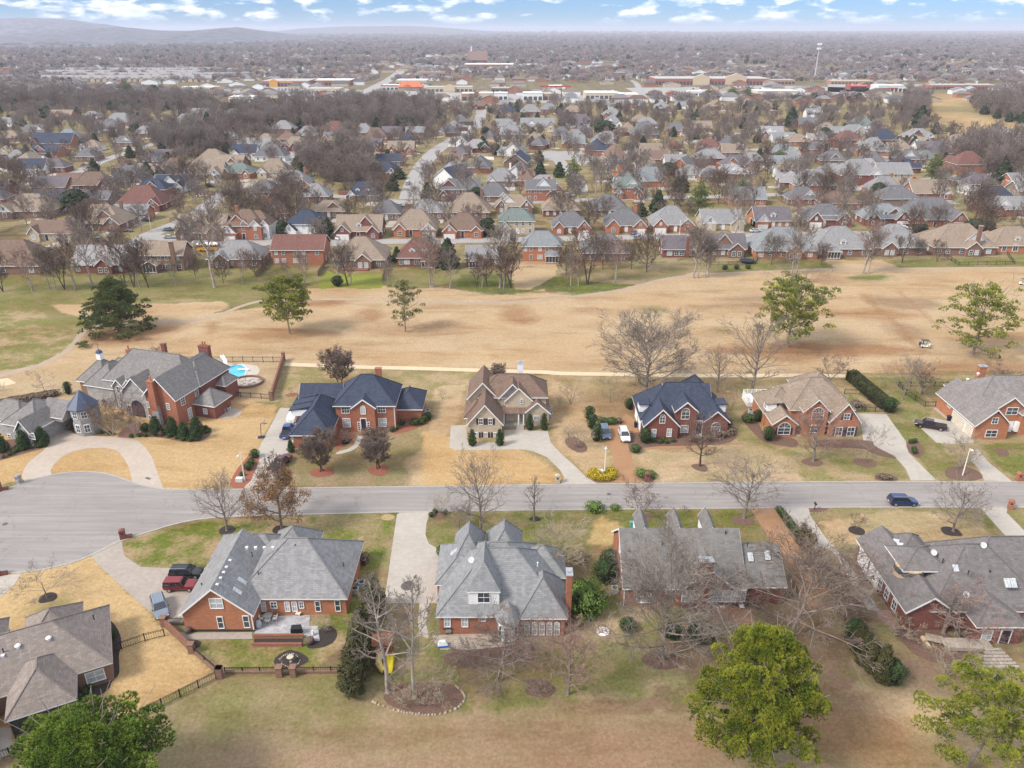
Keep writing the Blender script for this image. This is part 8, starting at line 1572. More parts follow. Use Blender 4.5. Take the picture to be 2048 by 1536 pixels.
# pines
def pine(p,z,x,y,ytop,label,w_,rz=0,grow=1.0,group=None,px_=None):
    g_ = G(x,y) if z == 0 else GZ(z,x,y); H_ = htop(g_,ytop); s = H_/p.H; sx = w_/p.W; p.place((g_.x,g_.y,0),R(rz),(sx,sx,s),label,'tree',group)
N1 = pine_proto(51,15,13,base=.2,puffs=80,pr=1.1,needles=(.26,.05),tuft=(140,24),leafc=PINE1,n1=48,shape='oval',up=.25,fill=120); N2 = pine_proto(52,16,15,base=.42,puffs=60,pr=1.05,needles=(.28,.05),tuft=(100,24),leafc=PINE1,n1=30,shape='oval',up=.05,sparse=.08,ang=76,fill=45)
N3 = pine_proto(53,12,14,base=.3,puffs=80,pr=1.15,needles=(.27,.075),tuft=(130,16),leafc=mat('deep_pine_needles',(.07,.14,.02),rough=.7,spec=.2,kind='leaf',c2=(.30,.39,.05),clump=.45),n1=46,shape='oval',up=.3,fill=120)
pine(N1,0,1498,1518,1272,'bright yellow-green pine nearest the camera, centre of the lower edge',12.8,30); pine(N2,0,1932,1545,1370,'open-branched pine in the lower right corner',13,200); pine(N3,0,205,1640,1452,'rounded deep green pine in the lower left corner',15.5,90)
M1 = pine_proto(54,15.5,14,base=.25,puffs=110,pr=1.1,needles=(.42,.13),tuft=(46,11),leafc=PINE2,n1=34,shape='oval',up=.25,fill=70); M2 = pine_proto(55,15.5,18,base=.06,puffs=230,pr=.9,needles=(.5,.14),tuft=(38,10),leafc=PINE3,n1=60,shape='cone',up=.12,ang=82,fill=90); M3 = pine_proto(56,14,10,base=.2,puffs=80,pr=.8,needles=(.4,.10),tuft=(30,9),leafc=PINE4,n1=34,shape='oval',up=0,sparse=.1,ang=78)
M4 = pine_proto(57,18.5,18,base=.22,puffs=150,pr=1.1,needles=(.42,.13),tuft=(44,11),leafc=PINE2,n1=40,shape='vase',up=.3,ang=66,sparse=.05,fill=98); M5 = pine_proto(58,18,17,base=.12,puffs=90,pr=1.15,needles=(.42,.13),tuft=(46,11),leafc=PINE2,n1=30,shape='oval',up=.1,ang=72,sparse=.1,fill=35)
pine(M2,0,238,664,556,'broad blue-green pine with drooping skirts beside the cart path bend',18,20); pine(M1,0,580,668,554,'rounded yellow-green pine, left of two on the mid fairway',13.5,20); pine(M3,0,811,663,562,'thin sparse pine, right of two on the mid fairway',9.5,80); pine(M4,0,1575,694,553,'wide open green pine left of the golf carts',18.5,150); pine(M5,0,1946,708,570,'one-sided leaning pine right of the golf cart',17.5,60)
# evergreen garden shrubs
E1 = ever_proto(61,4.2,2.4,EV1,'cone',2600,.10,'cone_evergreen'); E2 = ever_proto(62,1,1.2,EV2,'ball',900,.07,'round_shrub',skirt=0); E3 = ever_proto(63,4.5,1.3,EV1,'column',1600,.10,'columnar_evergreen'); E4 = ever_proto(64,8,4,EV4,'cone',3600,.17,'cypress_tree'); E5 = ever_proto(65,4.5,6,EV3,'ball',5200,.16,'leafy_shrub',skirt=0,lobes=.2); E6 = ever_proto(66,5,3.2,EV1,'ball',2600,.13,'holly_tree',skirt=.03); E7 = ever_proto(67,1,1.6,TWG,'ball',700,.09,'dry_shrub',skirt=0,lobes=.25)
def shr(p,z,x,y,h_,label,w_=None,group=None,cat='shrub',rz=0): g_ = GZ(z,x,y); s = h_/p.H; sx = (w_ or p.W*s)/p.W; p.place((g_.x,g_.y,0),R(rz+x),(sx,sx,s),label,cat,group)
CG = 'clipped cone evergreens before the mansion'
for x,y,h_,lb in ((20,760,4.2,'far left clipped cone evergreen cut by the photo edge'),(168,738,4.4,'clipped cone evergreen left of the stone gable window'),(298,718,4.6,'clipped cone evergreen right of the stone gable window'),(1072,642,4.4,'clipped cone evergreen left of the stone chimney base'),(1185,645,4.4,'clipped cone evergreen right of the stone chimney base'),(1262,668,4.0,'clipped cone evergreen at the mansion corner, third from chimney'),(1350,640,4.4,'clipped cone evergreen nearest the side wall of the mansion'),(1342,678,4.7,'largest clipped cone evergreen at the curved bed tip')): shr(E1,1,x,y,h_,lb,2.6,CG)
for x,y,h_,lb in ((470,370,3.0,'dark evergreen behind the blue turret'),(605,320,2.6,'evergreen beside the rear pavilion wall'),(1550,395,3.4,'evergreen at the mansion rear corner near the pool')): shr(E6,1,x,y,h_,lb)
rr = random.Random(21)
for i,(x,y,s) in enumerate(((483,612,1.3),(555,638,.8),(590,632,.8),(620,625,.8),(690,640,.9),(640,600,.8),(750,645,.9),(900,665,.9),(955,660,.9),(995,660,.8),(1100,655,1.1),(1130,640,1.0),(1155,665,.8),(1205,675,.7),(1250,688,.9),(1283,680,.8),(1300,692,.8),(1405,610,1.0),(1415,635,.9),(1425,625,.8),(25,805,.9),(70,788,.9),(105,770,.9),(125,760,1.0),(160,755,.9),(240,735,1.0),(270,735,.9),(310,728,1.0),(215,740,.8))): shr(E2 if i % 5 else E7,1,x,y,s*.9,'small round shrub in the mansion beds',s*1.15,'small round shrubs in the mansion beds')
shr(E2,1,995,620,1.6,'larger round shrub beside the arched stone doorway',2.0); shr(E7,1,1552,450,1.5,'brown round shrub on the gravel bed beside the mansion',1.8)
for x,y,s,lb in ((1742,800,1.7,'largest round green shrub in the red mulch strip'),(1718,855,1.45,'middle round green shrub in the red mulch strip, right'),(1698,885,1.5,'middle round green shrub in the red mulch strip, left'),(1655,928,.9,'smallest round green shrub in the red mulch strip')): shr(E2,1,x,y,s*.95,lb,s*1.15)
for x,y,s,lb in ((1218,540,1.5,'round green shrub nearest the house air conditioners'),(1190,556,1.4,'round green shrub left of the air conditioners'),(1130,578,1.3,'long low green shrub along the brick wing'),(1175,575,1.1,'dark shrub at the front of the red mulch corner'),(1040,580,1.2,'dark shrub against the brick wing wall'),(970,625,1.0,'brown shrub by the house steps'),(1000,610,1.0,'dark clipped shrub right of the house steps')): shr(E2,2,x,y,s,lb,s*1.6 if s == 1.3 else s*1.2)
shr(E1,2,283,765,3.0,'single cone evergreen at the navy-roofed garage corner',1.5)
for x,y,h_,lb in ((1517,720,3.9,'columnar evergreen at the left of the shuttered windows'),(1706,718,3.9,'columnar evergreen at the right of the shuttered windows'),(1910,612,4.0,'pair of columnar evergreens left of the small cream gable'),(2008,612,4.1,'pair of columnar evergreens right of the small cream gable')): shr(E3,2,x,y,h_,lb,1.5,'columnar evergreens around the cream house')
for x,y,h_,lb in ((440,545,3.1,'rounded upright evergreen, farthest of three by the brown drive'),(458,605,3.2,'rounded upright evergreen, middle of three by the brown drive'),(488,690,3.6,'rounded upright evergreen, nearest of three by the brown drive')): shr(E6,3,x,y,h_,lb,2.4)
shr(E6,3,820,700,3.0,'rounded evergreen at the brick corner beside the brown drive',2.6); shr(E6,3,712,470,2.4,'dark evergreen shrub behind the navy-roofed garage',2.2); shr(E2,3,540,570,1.1,'clipped low hedge section beside the slate blue car',2.6); shr(E2,3,590,568,1.1,'clipped low hedge section right of the first',2.6); shr(E7,3,640,565,.9,'straw-coloured grass clump beside the low hedge',2); shr(E2,3,755,765,1.5,'dark shrub in mulch at the turn of the brown drive',2.2)
for x,y in ((875,695),(945,690),(965,705),(1010,695),(918,705)): shr(E2,3,x,y,.8,'low dark shrub below the brick gable windows',1.1,'low shrubs below the brick gable windows')
for x,y,w_ in ((1290,670,3),(1350,660,2.6),(1400,640,2.8),(1390,580,1.8),(1150,690,2.2),(1250,690,2)): shr(E7,3,x,y,1.3,'brown twiggy shrub in the mulch bed of the navy gabled house',w_,'brown shrubs around the navy gabled house')
YP = ever_proto(68,1,1.6,YEL,'ball',800,.08,'flowering_shrub',skirt=0,lobes=.25)
for i,(x,y) in enumerate(((450,930),(480,945),(515,948),(550,950),(585,945),(605,930),(590,905),(565,905),(470,910),(500,925))): shr(YP,3,x,y,.95,'bush covered in yellow flowers at the foot of the white lamp',1.9,'yellow flowering bushes round the lamp')
GG = ever_proto(69,1,1.6,EV3,'ball',900,.08,'clipped_shrub',skirt=0,lobes=.15)
for x,y,lb in ((795,925,'left part of the light green clipped bush by the small mailbox pillar'),(850,935,'right part of the light green clipped bush by the small mailbox pillar')): shr(GG,3,x,y,1.1,lb,2.7)
shr(GG,3,475,1160,1.3,'leafy green pile of cuttings on the south kerb',3.4); shr(GG,3,615,1152,.6,'small pile of green cuttings on the south kerb',2)
shr(E6,4,300,685,3.0,'rounded evergreen shrub left of the arched window',2.4); shr(E2,4,165,560,1.7,'clipped hedge around the pale air conditioner, left part',2.6); shr(E6,4,228,555,2.6,'upright clipped hedge at the tan-roofed house corner',1.9); shr(E6,4,1125,490,3.2,'rounded bush at the end of the long clipped hedge',3.4); shr(E7,4,900,455,1.2,'brown juniper clump on the lawn beside the tan roofs',4)
for x,y in ((1275,705),(1300,700),(1295,755),(1300,775)): shr(E2,4,x,y,.9,'small brown-green shrub in the teardrop mulch bed',1.1,'small shrubs in the teardrop mulch bed')
for x,y in ((1080,945),(1130,950)): shr(E7,4,x,y,.7,'low dry shrub in the roadside mulch bed',1.8,'low dry shrubs in the roadside mulch bed')
for i in range(8): shr(E2,4,375+i*17,1165+i*21,.8,'low dark shrub lining the pale drive beside the tan strip',1.4,'low shrubs lining the pale drive')
for x,y,h_,w_,lb in ((525,1400,4.5,2.0,'bronze conifer, farthest of the clump beside the drive'),(560,1430,4.2,2.0,'bronze conifer, middle of the clump beside the drive'),(595,1440,3.6,1.8,'bronze conifer, nearest of the clump beside the drive')): shr(E4,4,x,y,h_,lb,w_)
hg = GZ(4,870,270); a,b_ = GZ(4,860,265),GZ(4,1100,470); hd = empty('long_hedge',(a.x,a.y,0),0,'long flat-topped clipped dark green hedge beside the fenced lawn','hedge'); nr = np.random.default_rng(3); n_ = 9000; u = nr.random(n_); d_ = (b_-a); nn = Vector((-d_.y,d_.x,0)).normalized(); side = nr.integers(0,3,n_); off = np.where(side == 0,-1.2,np.where(side == 1,1.2,nr.uniform(-1.2,1.2,n_)))*nr.uniform(.85,1.05,n_); zz = np.where(side == 2,nr.uniform(2.1,2.35,n_),nr.uniform(0,2.2,n_)); P_ = np.stack([d_.x*u+nn.x*off,d_.y*u+nn.y*off,zz],1)
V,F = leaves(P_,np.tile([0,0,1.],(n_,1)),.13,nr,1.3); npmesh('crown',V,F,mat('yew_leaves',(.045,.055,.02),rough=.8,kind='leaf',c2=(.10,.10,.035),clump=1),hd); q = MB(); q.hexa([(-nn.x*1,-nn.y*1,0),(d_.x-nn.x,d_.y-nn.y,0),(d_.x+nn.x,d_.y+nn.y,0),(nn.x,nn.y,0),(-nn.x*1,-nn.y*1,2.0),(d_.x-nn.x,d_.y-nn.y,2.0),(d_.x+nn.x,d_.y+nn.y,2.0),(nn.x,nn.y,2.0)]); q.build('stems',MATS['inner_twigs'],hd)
for i in range(14): shr(E7,1,10+i*28,445-i*5,1.3,'clump of the brown grass hedge behind the garage',2.6,'brown grass hedge behind the mansion garage')
for x,y,h_,w_,lb in ((330,1190,7.6,3.6,'dark cypress nearest the camera in the leaning row'),(365,1060,7.8,3.8,'dark cypress, second from the near end of the row'),(395,930,7.6,3.8,'dark cypress, third from the near end of the row'),(430,800,7.2,3.6,'dark cypress, fourth from the near end of the row'),(465,700,7.0,3.4,'dark cypress at the far end of the row')): shr(E4,6,x,y,h_,lb,w_,cat='tree')
shr(E5,6,1770,690,4.6,'large bright green leafy shrub beside the tall chimney',6.0); shr(E6,7,340,500,3.4,'glossy dark evergreen beside the brick gable end, lower',3.6); shr(E6,7,365,420,3.0,'glossy dark evergreen beside the brick gable end, upper',3.0); shr(E7,6,1745,370,1.2,'brown twig pile beneath the pale hazy tree',2.2); shr(E2,6,880,345,1.8,'dark round shrub at the top of the pale drive',1.8); shr(E7,6,395,390,1.5,'dark leafless shrub by the terrace house end',2.2)
for x,y,h_,lb in ((1010,830,5.5,'farthest dark arborvitae of the sloping row'),(1050,900,5.8,'dark arborvitae, second of the sloping row'),(1090,930,5.2,'dark arborvitae, third of the sloping row'),(1150,1000,6.6,'nearest and tallest dark arborvitae of the sloping row')): shr(E4,8,x,y,h_,lb,2.4,cat='tree')
shr(E6,8,1215,1000,3.2,'dark green holly right of the tallest arborvitae',3.2); shr(E6,8,985,760,3.6,'dark evergreen above the arborvitae row',3); shr(E6,7,930,850,1.8,'dark spreading evergreen below the brown terrace',4); shr(E6,7,760,840,1.6,'dark evergreen below the terrace steps',3); shr(E6,7,480,800,1.6,'dark evergreen clump under the great bare tree',2.4); shr(E6,5,690,740,1.6,'dark evergreen in the curved side bed',1.6); shr(E2,5,530,1080,.8,'small round shrub near the two-pane window',1.0); shr(E2,5,495,1110,.8,'small round shrub nearest the screened porch',1.0); shr(E2,5,560,1050,.8,'small round shrub below the two-pane window',1.0)
for x,y in ((1265,1180),(1237,1205),(1335,1190)): shr(E2,2,x,y,.8,'dark red round shrub in the bed by the pale drive',1.0,'dark red shrubs by the pale drive')
for x,y,lb in ((1770,705,'clipped ball shrub behind the fairway, left of three'),(1862,702,'clipped ball shrub behind the fairway, middle of three'),(1952,700,'clipped ball shrub behind the fairway, right of three')): shr(E2,11,x,y,1.6,lb,2.0)
# the row of trees where the gardens meet the fairway
EG = 'bare trees along the far edge of the fairway'; EL = []
def edge(z,x,y,ytop,k,w_=None,hint=''):
    EL.append((z,x,y,ytop,k,w_))
for q in ((9,20,880,560,'edge2'),(9,262,875,560,'edge3'),(9,395,865,500,'edge'),(9,440,868,540,'edge'),(9,515,862,480,'edge2'),(9,600,865,520,'edge3'),(9,735,845,330,'edge'),(9,850,760,480,'edge3'),(9,980,840,560,'edge2'),(9,1050,845,440,'edge2'),(9,1100,845,560,'edge'),(9,1172,845,480,'edge2'),(9,1385,832,640,'edge'),(9,1690,845,170,'edge'),(9,1760,810,600,'round'),(9,1910,810,560,'edge3'),(9,1540,765,590,'round'),
          (10,300,770,640,'edge3'),(10,432,815,560,'edge'),(10,712,830,520,'edge'),(10,772,835,530,'edge2'),(10,797,830,480,'edge'),(10,1092,838,640,'edge'),(10,1425,842,380,'edge'),(10,1442,842,520,'edge3'),(10,1575,848,530,'edge'),(10,1785,840,580,'edge2'),(10,1830,842,600,'edge3'),(10,1870,840,560,'edge2'),(10,1968,845,330,'edge'),(10,2000,845,560,'edge2'),(10,40,750,560,'round'),(10,130,720,590,'round'),
          (11,90,852,470,'edge2'),(11,30,852,600,'edge3'),(11,145,695,570,'edge'),(11,520,745,500,'round'),(11,557,830,560,'edge'),(11,620,832,600,'edge3'),(11,685,822,390,'edge2'),(11,810,700,450,'round'),(11,910,808,480,'edge3'),(11,1155,722,400,'round'),(11,1035,700,470,'round'),(11,1522,772,330,'edge'),(11,1555,772,380,'edge'),(11,1612,772,420,'edge'),(11,1640,768,480,'edge'),
          (12,315,706,420,'edge'),(12,350,706,260,'edge'),(12,845,700,350,'edge3'),(12,882,700,370,'edge'),(12,1140,622,400,'edge2'),(12,1395,612,450,'edge2'),(12,160,632,410,'round'),(12,530,635,470,'round'),(12,1250,570,440,'round'),(10,900,330,90,'edge'),(10,1290,265,30,'edge'),(11,700,400,150,'round'),(11,1855,425,60,'edge'),(12,560,190,-60,'round'),(12,1000,200,30,'edge2'),(12,350,330,130,'edge3'),(12,1390,380,190,'round')): edge(*q)
EL.sort(key=lambda q: PX(q[0],q[1],q[2])[0]); ORD = ['first','second','third','fourth','fifth','sixth','seventh','eighth','ninth','tenth','eleventh','twelfth','thirteenth','fourteenth','fifteenth','sixteenth','seventeenth','eighteenth','nineteenth','twentieth','twenty-first','twenty-second','twenty-third','twenty-fourth','twenty-fifth','twenty-sixth','twenty-seventh','twenty-eighth','twenty-ninth','thirtieth','thirty-first','thirty-second','thirty-third','thirty-fourth','thirty-fifth','thirty-sixth','thirty-seventh','thirty-eighth','thirty-ninth','fortieth','forty-first','forty-second','forty-third','forty-fourth','forty-fifth','forty-sixth','forty-seventh','forty-eighth','forty-ninth','fiftieth','fifty-first','fifty-second','fifty-third','fifty-fourth','fifty-fifth','fifty-sixth','fifty-seventh','fifty-eighth','fifty-ninth','sixtieth','sixty-first','sixty-second','sixty-third','sixty-fourth','sixty-fifth','sixty-sixth','sixty-seventh','sixty-eighth','sixty-ninth','seventieth','seventy-first','seventy-second','seventy-third','seventy-fourth','seventy-fifth']
DSC = {'edge': 'pale-trunked','edge2': 'dark-trunked','edge3': 'pinkish forked','round': 'round-crowned'}; cnt = {}
TREES = []
for q in EL:
    kk = q[4]; cnt[kk] = cnt.get(kk,0)+1; rear = PX(q[0],q[1],q[2])[1] < 515; tree(kk,q[0],q[1],q[2],q[0],q[3],f'{DSC[kk]} bare tree {"among the rear houses" if rear else "along the far fairway edge"}, {ORD[cnt[kk]-1]} {DSC[kk]} one from left',None,q[1] % 360,EG,grow=1.12); g_ = GZ(q[0],q[1],q[2]); TREES.append((g_.x,g_.y))
# evergreens and conifers among the rear houses
EVT = ever_proto(71,10,8,mat('dark_cedar',(.028,.045,.02),rough=.85,kind='leaf',c2=(.06,.08,.035),clump=.35),'tree',3600,.42,'cedar_tree'); EVR = ever_proto(72,8,7,MATS['dark_cedar'],'ball',2600,.4,'magnolia_tree',skirt=.05)
PT = pine_proto(73,14,10,base=.1,puffs=90,pr=1.2,needles=(.6,.14),tuft=(26,7),leafc=mat('lime_pine_needles',(.13,.17,.04),kind='leaf',c2=(.24,.28,.06),clump=.3),n1=36,shape='cone',up=.2,ang=75)
for p,z,x,y,yt,w_,lb in ((PT,11,565,110,-180,10,'tall conical green pine left of the round street end'),(PT,11,1560,260,0,12,'broad yellow-green conifer behind the cream gabled house'),(PT,11,1900,130,-20,8,'green conifer topped by bare branches behind the cream house'),(EVT,10,1400,165,0,6.5,'dark conifer at the corner of the centre street'),(EVR,10,1785,175,55,6,'dark round evergreen beside the slate-roofed house'),(EVR,9,610,250,80,12,'dark broad evergreen behind the tan-roofed houses'),(EVR,9,890,290,215,6,'dark green shrub tree between the red and tan roofs'),(EVT,9,1460,660,545,6,'dark evergreen beside the screened porch'),(EVT,10,1560,690,430,8,'tall dark conifer beside the gabled porch at the fairway'),(EVR,10,265,460,320,5,'dark evergreen beside the white garage house'),(EVR,10,590,460,300,7,'dark evergreen right of the white house'),(EVT,10,1160,640,510,4,'narrow dark conifer beside the red-brown roof'),(EVR,10,375,835,745,3.2,'dark round shrub tree at the garden edge by the pine'),(EVR,10,690,835,755,3.4,'bushy evergreen at the foot of the garden-edge trees'),(EVR,10,1870,440,300,6,'dark evergreen beside the brown gabled house'),(EVT,11,1100,280,160,7,'dark evergreen beside the small tan gable, left'),(EVT,11,1240,260,60,8,'dark evergreen beside the small tan gable, right'),(EVR,12,1265,400,330,6,'dark evergreen by the white pickup'),(EVR,12,1700,370,300,12,'broad brown-green hedge tree at the right drive'),(EVR,12,950,130,20,7,'dark evergreen behind the orange-brown roof'),
        (PT,15,860,650,575,11,'flat-topped green pine in the right-hand suburb'),(PT,15,1600,730,600,11,'large green pine by the right curving street'),(EVT,15,1510,585,525,8,'dark conical evergreen by the brick houses at right'),(PT,15,1830,540,465,11,'pair of lime-green pines near the far golf clearing'),(PT,15,1680,500,465,10,'lime-green pine left of the far golf clearing'),(EVR,15,1080,535,470,9,'dark evergreen behind the street lamp at right'),(EVT,15,920,470,360,12,'dark tree mass behind the right suburb houses'),(EVT,15,1540,470,350,14,'tall dark evergreen at the left of the golf clearing'),(EVR,15,330,700,640,9,'dark evergreen behind the green-roofed house'),(PT,15,520,325,285,14,'green tree before the long red store, left'),(PT,15,640,330,275,22,'broad yellowish tree before the long red store'),(PT,15,710,335,275,14,'yellowish tree right of the broad one'),(EVR,15,960,350,315,12,'dark evergreen beside the plain cream store'),
        (EVT,14,575,870,800,9,'dark spreading evergreen left of the centre street'),(EVT,14,1270,835,755,6,'dark conifer in the middle garden row'),(EVR,14,1075,715,655,8,'dark evergreen behind the purple-roofed row'),(EVR,14,1140,730,665,7,'dark evergreen right of the purple-roofed row'),(EVT,14,1530,560,505,7,'dark conifer beside the tan-gabled house'),(EVR,14,1085,610,565,6,'dark evergreen at the curve of the centre street'),(EVR,14,1120,487,452,8,'dark round evergreen at the top of the centre street'),(EVR,14,1780,610,530,16,'large dark evergreen mass right of the white-gabled house'),(EVT,14,600,590,500,16,'dark evergreen within the wood'),(EVT,14,790,500,410,14,'dark evergreen at the right end of the wood'),
        (PT,13,750,590,465,20,'tall green pine rising above the left woods'),(EVT,13,910,585,485,22,'dark blue-green conifer beside the tall pine'),(EVR,13,730,660,595,16,'olive evergreen at the edge of the left woods'),(EVT,13,280,690,610,16,'dark evergreen behind the left suburb'),(EVT,13,870,1060,935,9,'dark conifer among the left suburb houses, taller'),(EVT,13,940,1060,960,7,'dark conifer among the left suburb houses, right'),(EVR,13,800,790,725,9,'dark evergreen near the white-gabled left houses'),(EVT,13,885,740,685,7,'dark conifer by the grey left houses'),(EVT,13,1740,970,905,7,'dark conifer right of the curving left drive'),(EVR,13,1655,1030,960,8,'green tree beside the tan-gabled houses'),(EVR,13,440,1170,1110,12,'dark evergreen beside the navy-roofed brick house')):
    g_ = GZ(z,x,y); H_ = htop(g_,PX(z,0,yt)[1]); p.place((g_.x,g_.y,0),R(x % 360),(w_/p.W,w_/p.W,H_/p.H),lb,'tree'); TREES.append((g_.x,g_.y))
# other bare trees through the suburb: the nearest individually, the rest as woodland
rg = random.Random(12); sub_tr = []
for yy in np.arange(262,860,9.5):
    half = yy*.70+20
    for xx in np.arange(-half,half,9.5):
        x,y = xx+rg.uniform(-4,4),yy+rg.uniform(-4,4)
        dens = (.55 if y < 700 else .4) if y > 300 else .35
        if rg.random() > dens or inside(x,y,CLEAR): continue
        if y < 285 and not (x < -60 or rg.random() < .3): continue
        wd = inside(x,y,WOODS)
        if not roadfree(x,y,1.5): continue
        if any((x-a)**2+(y-4-b)**2 < (c*.98)**2 for a,b,c in HOUSES): continue
        if not wd and any(abs(x-a) < c*.9 and 0 < b-y < 8 for a,b,c in HOUSES) and rg.random() < .8: continue
        if any(abs(x-a) < w_ and abs(y-b) < d for a,b,w_,d in BIG) or any((x-a)**2+(y-b)**2 < 20 for a,b in TREES if abs(y-b) < 6): continue
        sub_tr.append((x,y,wd))
sub_tr.sort(key=lambda q: q[1]); IND = [q for q in sub_tr if not q[2]][:165]; REST = [q for q in sub_tr if q not in set(IND)]
# ---------------------------------------------------------------- labels for the suburb houses, row by row from the left
WN = dict(brick='red brick',redbrick='dark red brick',brown='brown brick',orange='orange brick',white='white',cream='cream',tan='tan',greybrick='grey brick')
RN = dict(gray='grey',slate='slate grey',navy='navy',tan='tan',brown='brown',purple='purplish grey',pale='pale grey',bluegray='blue-grey',redbrown='red-brown',green='green-grey',rust='rust')
ROWT = dict(golf='row along the fairway',front='first row behind it',mid='third row of houses',far='the middle suburb',fill='the outer suburb')
GRP = dict(golf='houses backing onto the fairway',front='houses facing the rear street',mid='houses of the second rear row',far='houses of the middle suburb',fill='houses of the outer suburb')
ones = ORD
def ordn(i):
    if i < len(ones): return ones[i]
    return None
byr = {}
for q in SUB: byr.setdefault((q[0].row,q[1],q[2]),[]).append(q)
used_l = {}
for (row,rf,wl),L_ in byr.items():
    L_.sort(key=lambda q: proj((q[4],q[5],0))[0]); n_ = len(L_)
    for i,q in enumerate(L_):
        h = q[0]; f_ = ('with dormers ' if 'd' in q[3] else 'with white gable ' if 'w' in q[3] else '')
        pos = '' if n_ == 1 else f', {ordn(i)} such from left'
        h.root['label'] = f'{RN[rf]}-roofed {WN[wl]} house {f_}in {ROWT[row]}{pos}'; h.root['group'] = GRP[row]
def nearest_house(x,y):
    return min(SUB,key=lambda q: (q[4]-x)**2+(q[5]+5-y)**2)
lab = {}
for i,(x,y,_) in enumerate(IND):
    k = ('subA','subB','subC','round','edge')[(i*7) % 5]; s = rg.uniform(.6,1.05)
    q = nearest_house(x,y); ph = proj((q[4],q[5],0)); pt = proj((x,y,0)); rel = 'behind' if pt[1] < ph[1]-8 else ('left of' if pt[0] < ph[0] else 'right of'); tone = {'subA': 'grey','subB': 'brown forked','subC': 'small pinkish','round': 'round-crowned','edge': 'pale-trunked'}[k]
    key = (tone,rel,id(q[0])); lab[key] = lab.get(key,0)+1
    hl = q[0].root['label'].split(' house ')[0]; tail = q[0].root['label'].split(', ')
    pos = (', '+tail[1].replace(' such from left',' such house')) if len(tail) > 1 else ''
    T[k].place((x,y,0),rg.uniform(0,6.28),(s,s,s*rg.uniform(.9,1.15)),f'{tone} bare tree {rel} {hl.split(" house")[0]} house{pos}, {dict(golf="fairway row", front="second row", mid="third row", far="middle suburb", fill="outer suburb")[q[0].row]}'.replace("red brick house","brick house").replace("brown brick house","brick house"),'tree','bare trees between the rear houses')
# woodland and remaining trees: instanced crowns on scattered points (nobody could count them)
def gn_instances(name,pts,scl,protos,label,cat,seed=0):
    me = bpy.data.meshes.new(name); me.from_pydata([tuple(p) for p in pts],[],[]); o = bpy.data.objects.new(name,me); col.objects.link(o); tag(o,label,cat,None,'stuff')
    a = me.attributes.new('s','FLOAT','POINT'); a.data.foreach_set('value',np.array(scl,np.float32)); a = me.attributes.new('k','INT','POINT'); r_ = np.random.default_rng(seed); a.data.foreach_set('value',r_.integers(0,len(protos),len(pts)).astype(np.int32)); a = me.attributes.new('rz','FLOAT','POINT'); a.data.foreach_set('value',(r_.random(len(pts))*6.28).astype(np.float32))
    ng = bpy.data.node_groups.new(name,'GeometryNodeTree'); ng.interface.new_socket('Geometry',in_out='INPUT',socket_type='NodeSocketGeometry'); ng.interface.new_socket('Geometry',in_out='OUTPUT',socket_type='NodeSocketGeometry'); n = ng.nodes; L = ng.links
    gi,go = n.new('NodeGroupInput'),n.new('NodeGroupOutput'); jn = n.new('GeometryNodeJoinGeometry'); att = {}
    for k,t_ in (('s','FLOAT'),('k','INT'),('rz','FLOAT')): q = n.new('GeometryNodeInputNamedAttribute'); q.data_type = t_; q.inputs['Name'].default_value = k; att[k] = next(s_ for s_ in q.outputs if s_.enabled and s_.name == 'Attribute')
    cx = n.new('ShaderNodeCombineXYZ'); L.new(att['rz'],cx.inputs[2]); cs = n.new('ShaderNodeCombineXYZ'); [L.new(att['s'],cs.inputs[i]) for i in range(3)]
    for i,parts in enumerate(protos):
        cmp_ = n.new('FunctionNodeCompare'); cmp_.data_type = 'INT'; cmp_.operation = 'EQUAL'; L.new(att['k'],cmp_.inputs[2]); cmp_.inputs[3].default_value = i
        for ob in parts:
            oi = n.new('GeometryNodeObjectInfo'); oi.inputs['Object'].default_value = ob; oi.transform_space = 'ORIGINAL'; oi.inputs['As Instance'].default_value = True; ip = n.new('GeometryNodeInstanceOnPoints'); L.new(gi.outputs[0],ip.inputs['Points']); L.new(cmp_.outputs[0],ip.inputs['Selection']); L.new(oi.outputs['Geometry'],ip.inputs['Instance']); L.new(cx.outputs[0],ip.inputs['Rotation']); L.new(cs.outputs[0],ip.inputs['Scale']); L.new(ip.outputs[0],jn.inputs[0])
    L.new(jn.outputs[0],go.inputs[0]); m = o.modifiers.new('trees','NODES'); m.node_group = ng; return o
def parts(p): return [c for c,_ in p.tree[1]]
pr = [parts(T['subA']),parts(T['subB']),parts(T['subC']),parts(T['subB']),parts(T['subA']),parts(T['subC']),parts(T['edge2']),parts(EVT),parts(T['subB'])]
wp = [(x,y,0) for x,y,wd in REST]; ws = [rg.uniform(.75,1.15)*(1.1 if wd else .85) for _,_,wd in REST]
for poly,dn in ((WOODS[0],11),(WOODS[1],10),(WOODS[2],9),(WOODS[3],9.5),(WOODS[4],9.5),(WOODS[5],9),(WOODS[6],9)):
    x0,x1,y0,y1 = min(q.x for q in poly),max(q.x for q in poly),min(q.y for q in poly),max(q.y for q in poly); gx_,gy_ = np.meshgrid(np.arange(x0,x1,dn),np.arange(y0,y1,dn)); gx_ = gx_.ravel()+np.random.default_rng(2).uniform(-3,3,gx_.size); gy_ = gy_.ravel()+np.random.default_rng(5).uniform(-3,3,gy_.size); k = inpoly(gx_,gy_,[(q.x,q.y) for q in poly])
    for x,y in zip(gx_[k],gy_[k]):
        if abs(x) > y*.75+30 or not roadfree(x,y,2) or any((x-a)**2+(y-b)**2 < c*c for a,b,c in HOUSES if abs(b-y) < 20): continue
        wp.append((x,y,0)); ws.append(rg.uniform(.85,1.3))
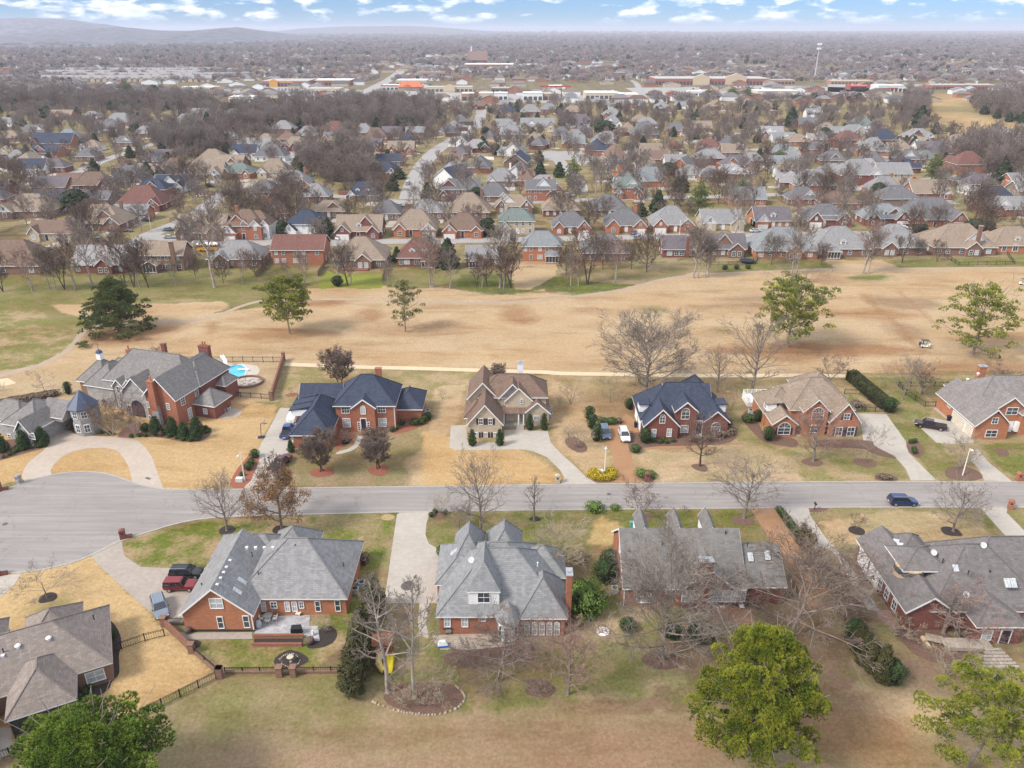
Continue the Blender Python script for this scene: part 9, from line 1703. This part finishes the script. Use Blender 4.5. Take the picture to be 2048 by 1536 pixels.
gn_instances('woodland',wp,ws,pr,'grey-brown leafless woodland filling the gaps between rear houses','woodland',4)
# far woods: coarser crowns
FW = []
for sd,c_,hh,ww in ((91,(.28,.23,.22),12,13),(92,(.215,.175,.17),13,12),(93,(.045,.06,.04),11,9)):
    nr = np.random.default_rng(sd); n_ = 260; v = sph(n_,nr); r_ = nr.uniform(.5,1,(n_,1)); P_ = v*r_*np.array([ww/2,ww/2,hh*.38])+np.array([0,0,hh*.6]); V,F = leaves(P_,v+np.array([0,0,.4]),.75,nr,.8); o = npmesh('far_tree',V,F,mat(f'far_crown_{sd}',c_,rough=1,spec=.03,var=.25,scale=.3)); FW.append(o)
r_ = np.random.default_rng(31); fp,fs = [],[]
yv = 900*np.exp(r_.random(34000)*2.9); xv = (r_.random(34000)*2-1)*yv*.74
f1 = vnoise(xv/yv*1500,np.log(yv)*1200,90,71);
for x,y,f in zip(xv,yv,f1):
    if f < .30 or (y < 2600 and r_.random() < .35): continue
    if any(abs(x-a) < w_+3 and -d-16 < y-b < d for a,b,w_,d in BIG) or (y < 1500 and (not roadfree(x,y,3))) or (y < 1250 and inside(x,y,CLEAR)): continue
    fp.append((x,y,0)); fs.append(r_.uniform(.6,1.0)*(1 if y < 1700 else 1.25)*(1+max(0,y-1500)/3000))
# the ranks right behind the suburb need to be thicker
for x in (): pass
for i,o in enumerate(FW):
    # each source tree also stands somewhere real in the far woods
    o.location = ((-350,1450,0),(420,1500,0),(90,1380,0))[i]; tag(o,('pale brown bare tree in the distance beyond the shops, left','dark bare tree in the distance beyond the shops, right','dark evergreen in the distance beyond the shops')[i],'tree'); o.name = 'distant_tree'
gn_instances('far_woods',fp,fs,[[FW[0]],[FW[1]],[FW[0]],[FW[2]] if False else [FW[1]],[FW[0]],[FW[1]],[FW[2]]],'hazy leafless woods stretching to the horizon','woodland',6)
# things that still share a label are told apart by their order across the view
bpy.context.view_layer.update(); dup = {}
for o in col.objects:
    if o.parent is None and o.get('label') and o.get('kind') is None: dup.setdefault(o['label'],[]).append(o)
for l_,os_ in dup.items():
    if len(os_) > 1:
        os_.sort(key=lambda o: proj(o.location)[0])
        for i,o in enumerate(os_): o['label'] = l_+(', '+ones[i]+' from left' if len(l_.split()) <= 13 else ', '+ones[i])
# ---------------------------------------------------------------- haze
b = MB(); b.uv = False; b.box(-26000,-600,-1.2,26000,26000,172); hz = b.build('haze',None or mat('tmp',(1,1,1))); hz.data.materials.clear(); hm = bpy.data.materials.new('haze'); hm.use_nodes = True; n = hm.node_tree.nodes; n.remove(n['Principled BSDF']); pv_ = n.new('ShaderNodeVolumePrincipled'); pv_.inputs['Color'].default_value = (.82,.86,1.0,1); pv_.inputs['Density'].default_value = .95e-4; pv_.inputs['Anisotropy'].default_value = .15
hm.node_tree.links.new(pv_.outputs[0],n['Material Output'].inputs['Volume']); hz.data.materials.append(hm); tag(hz,kind='stuff')
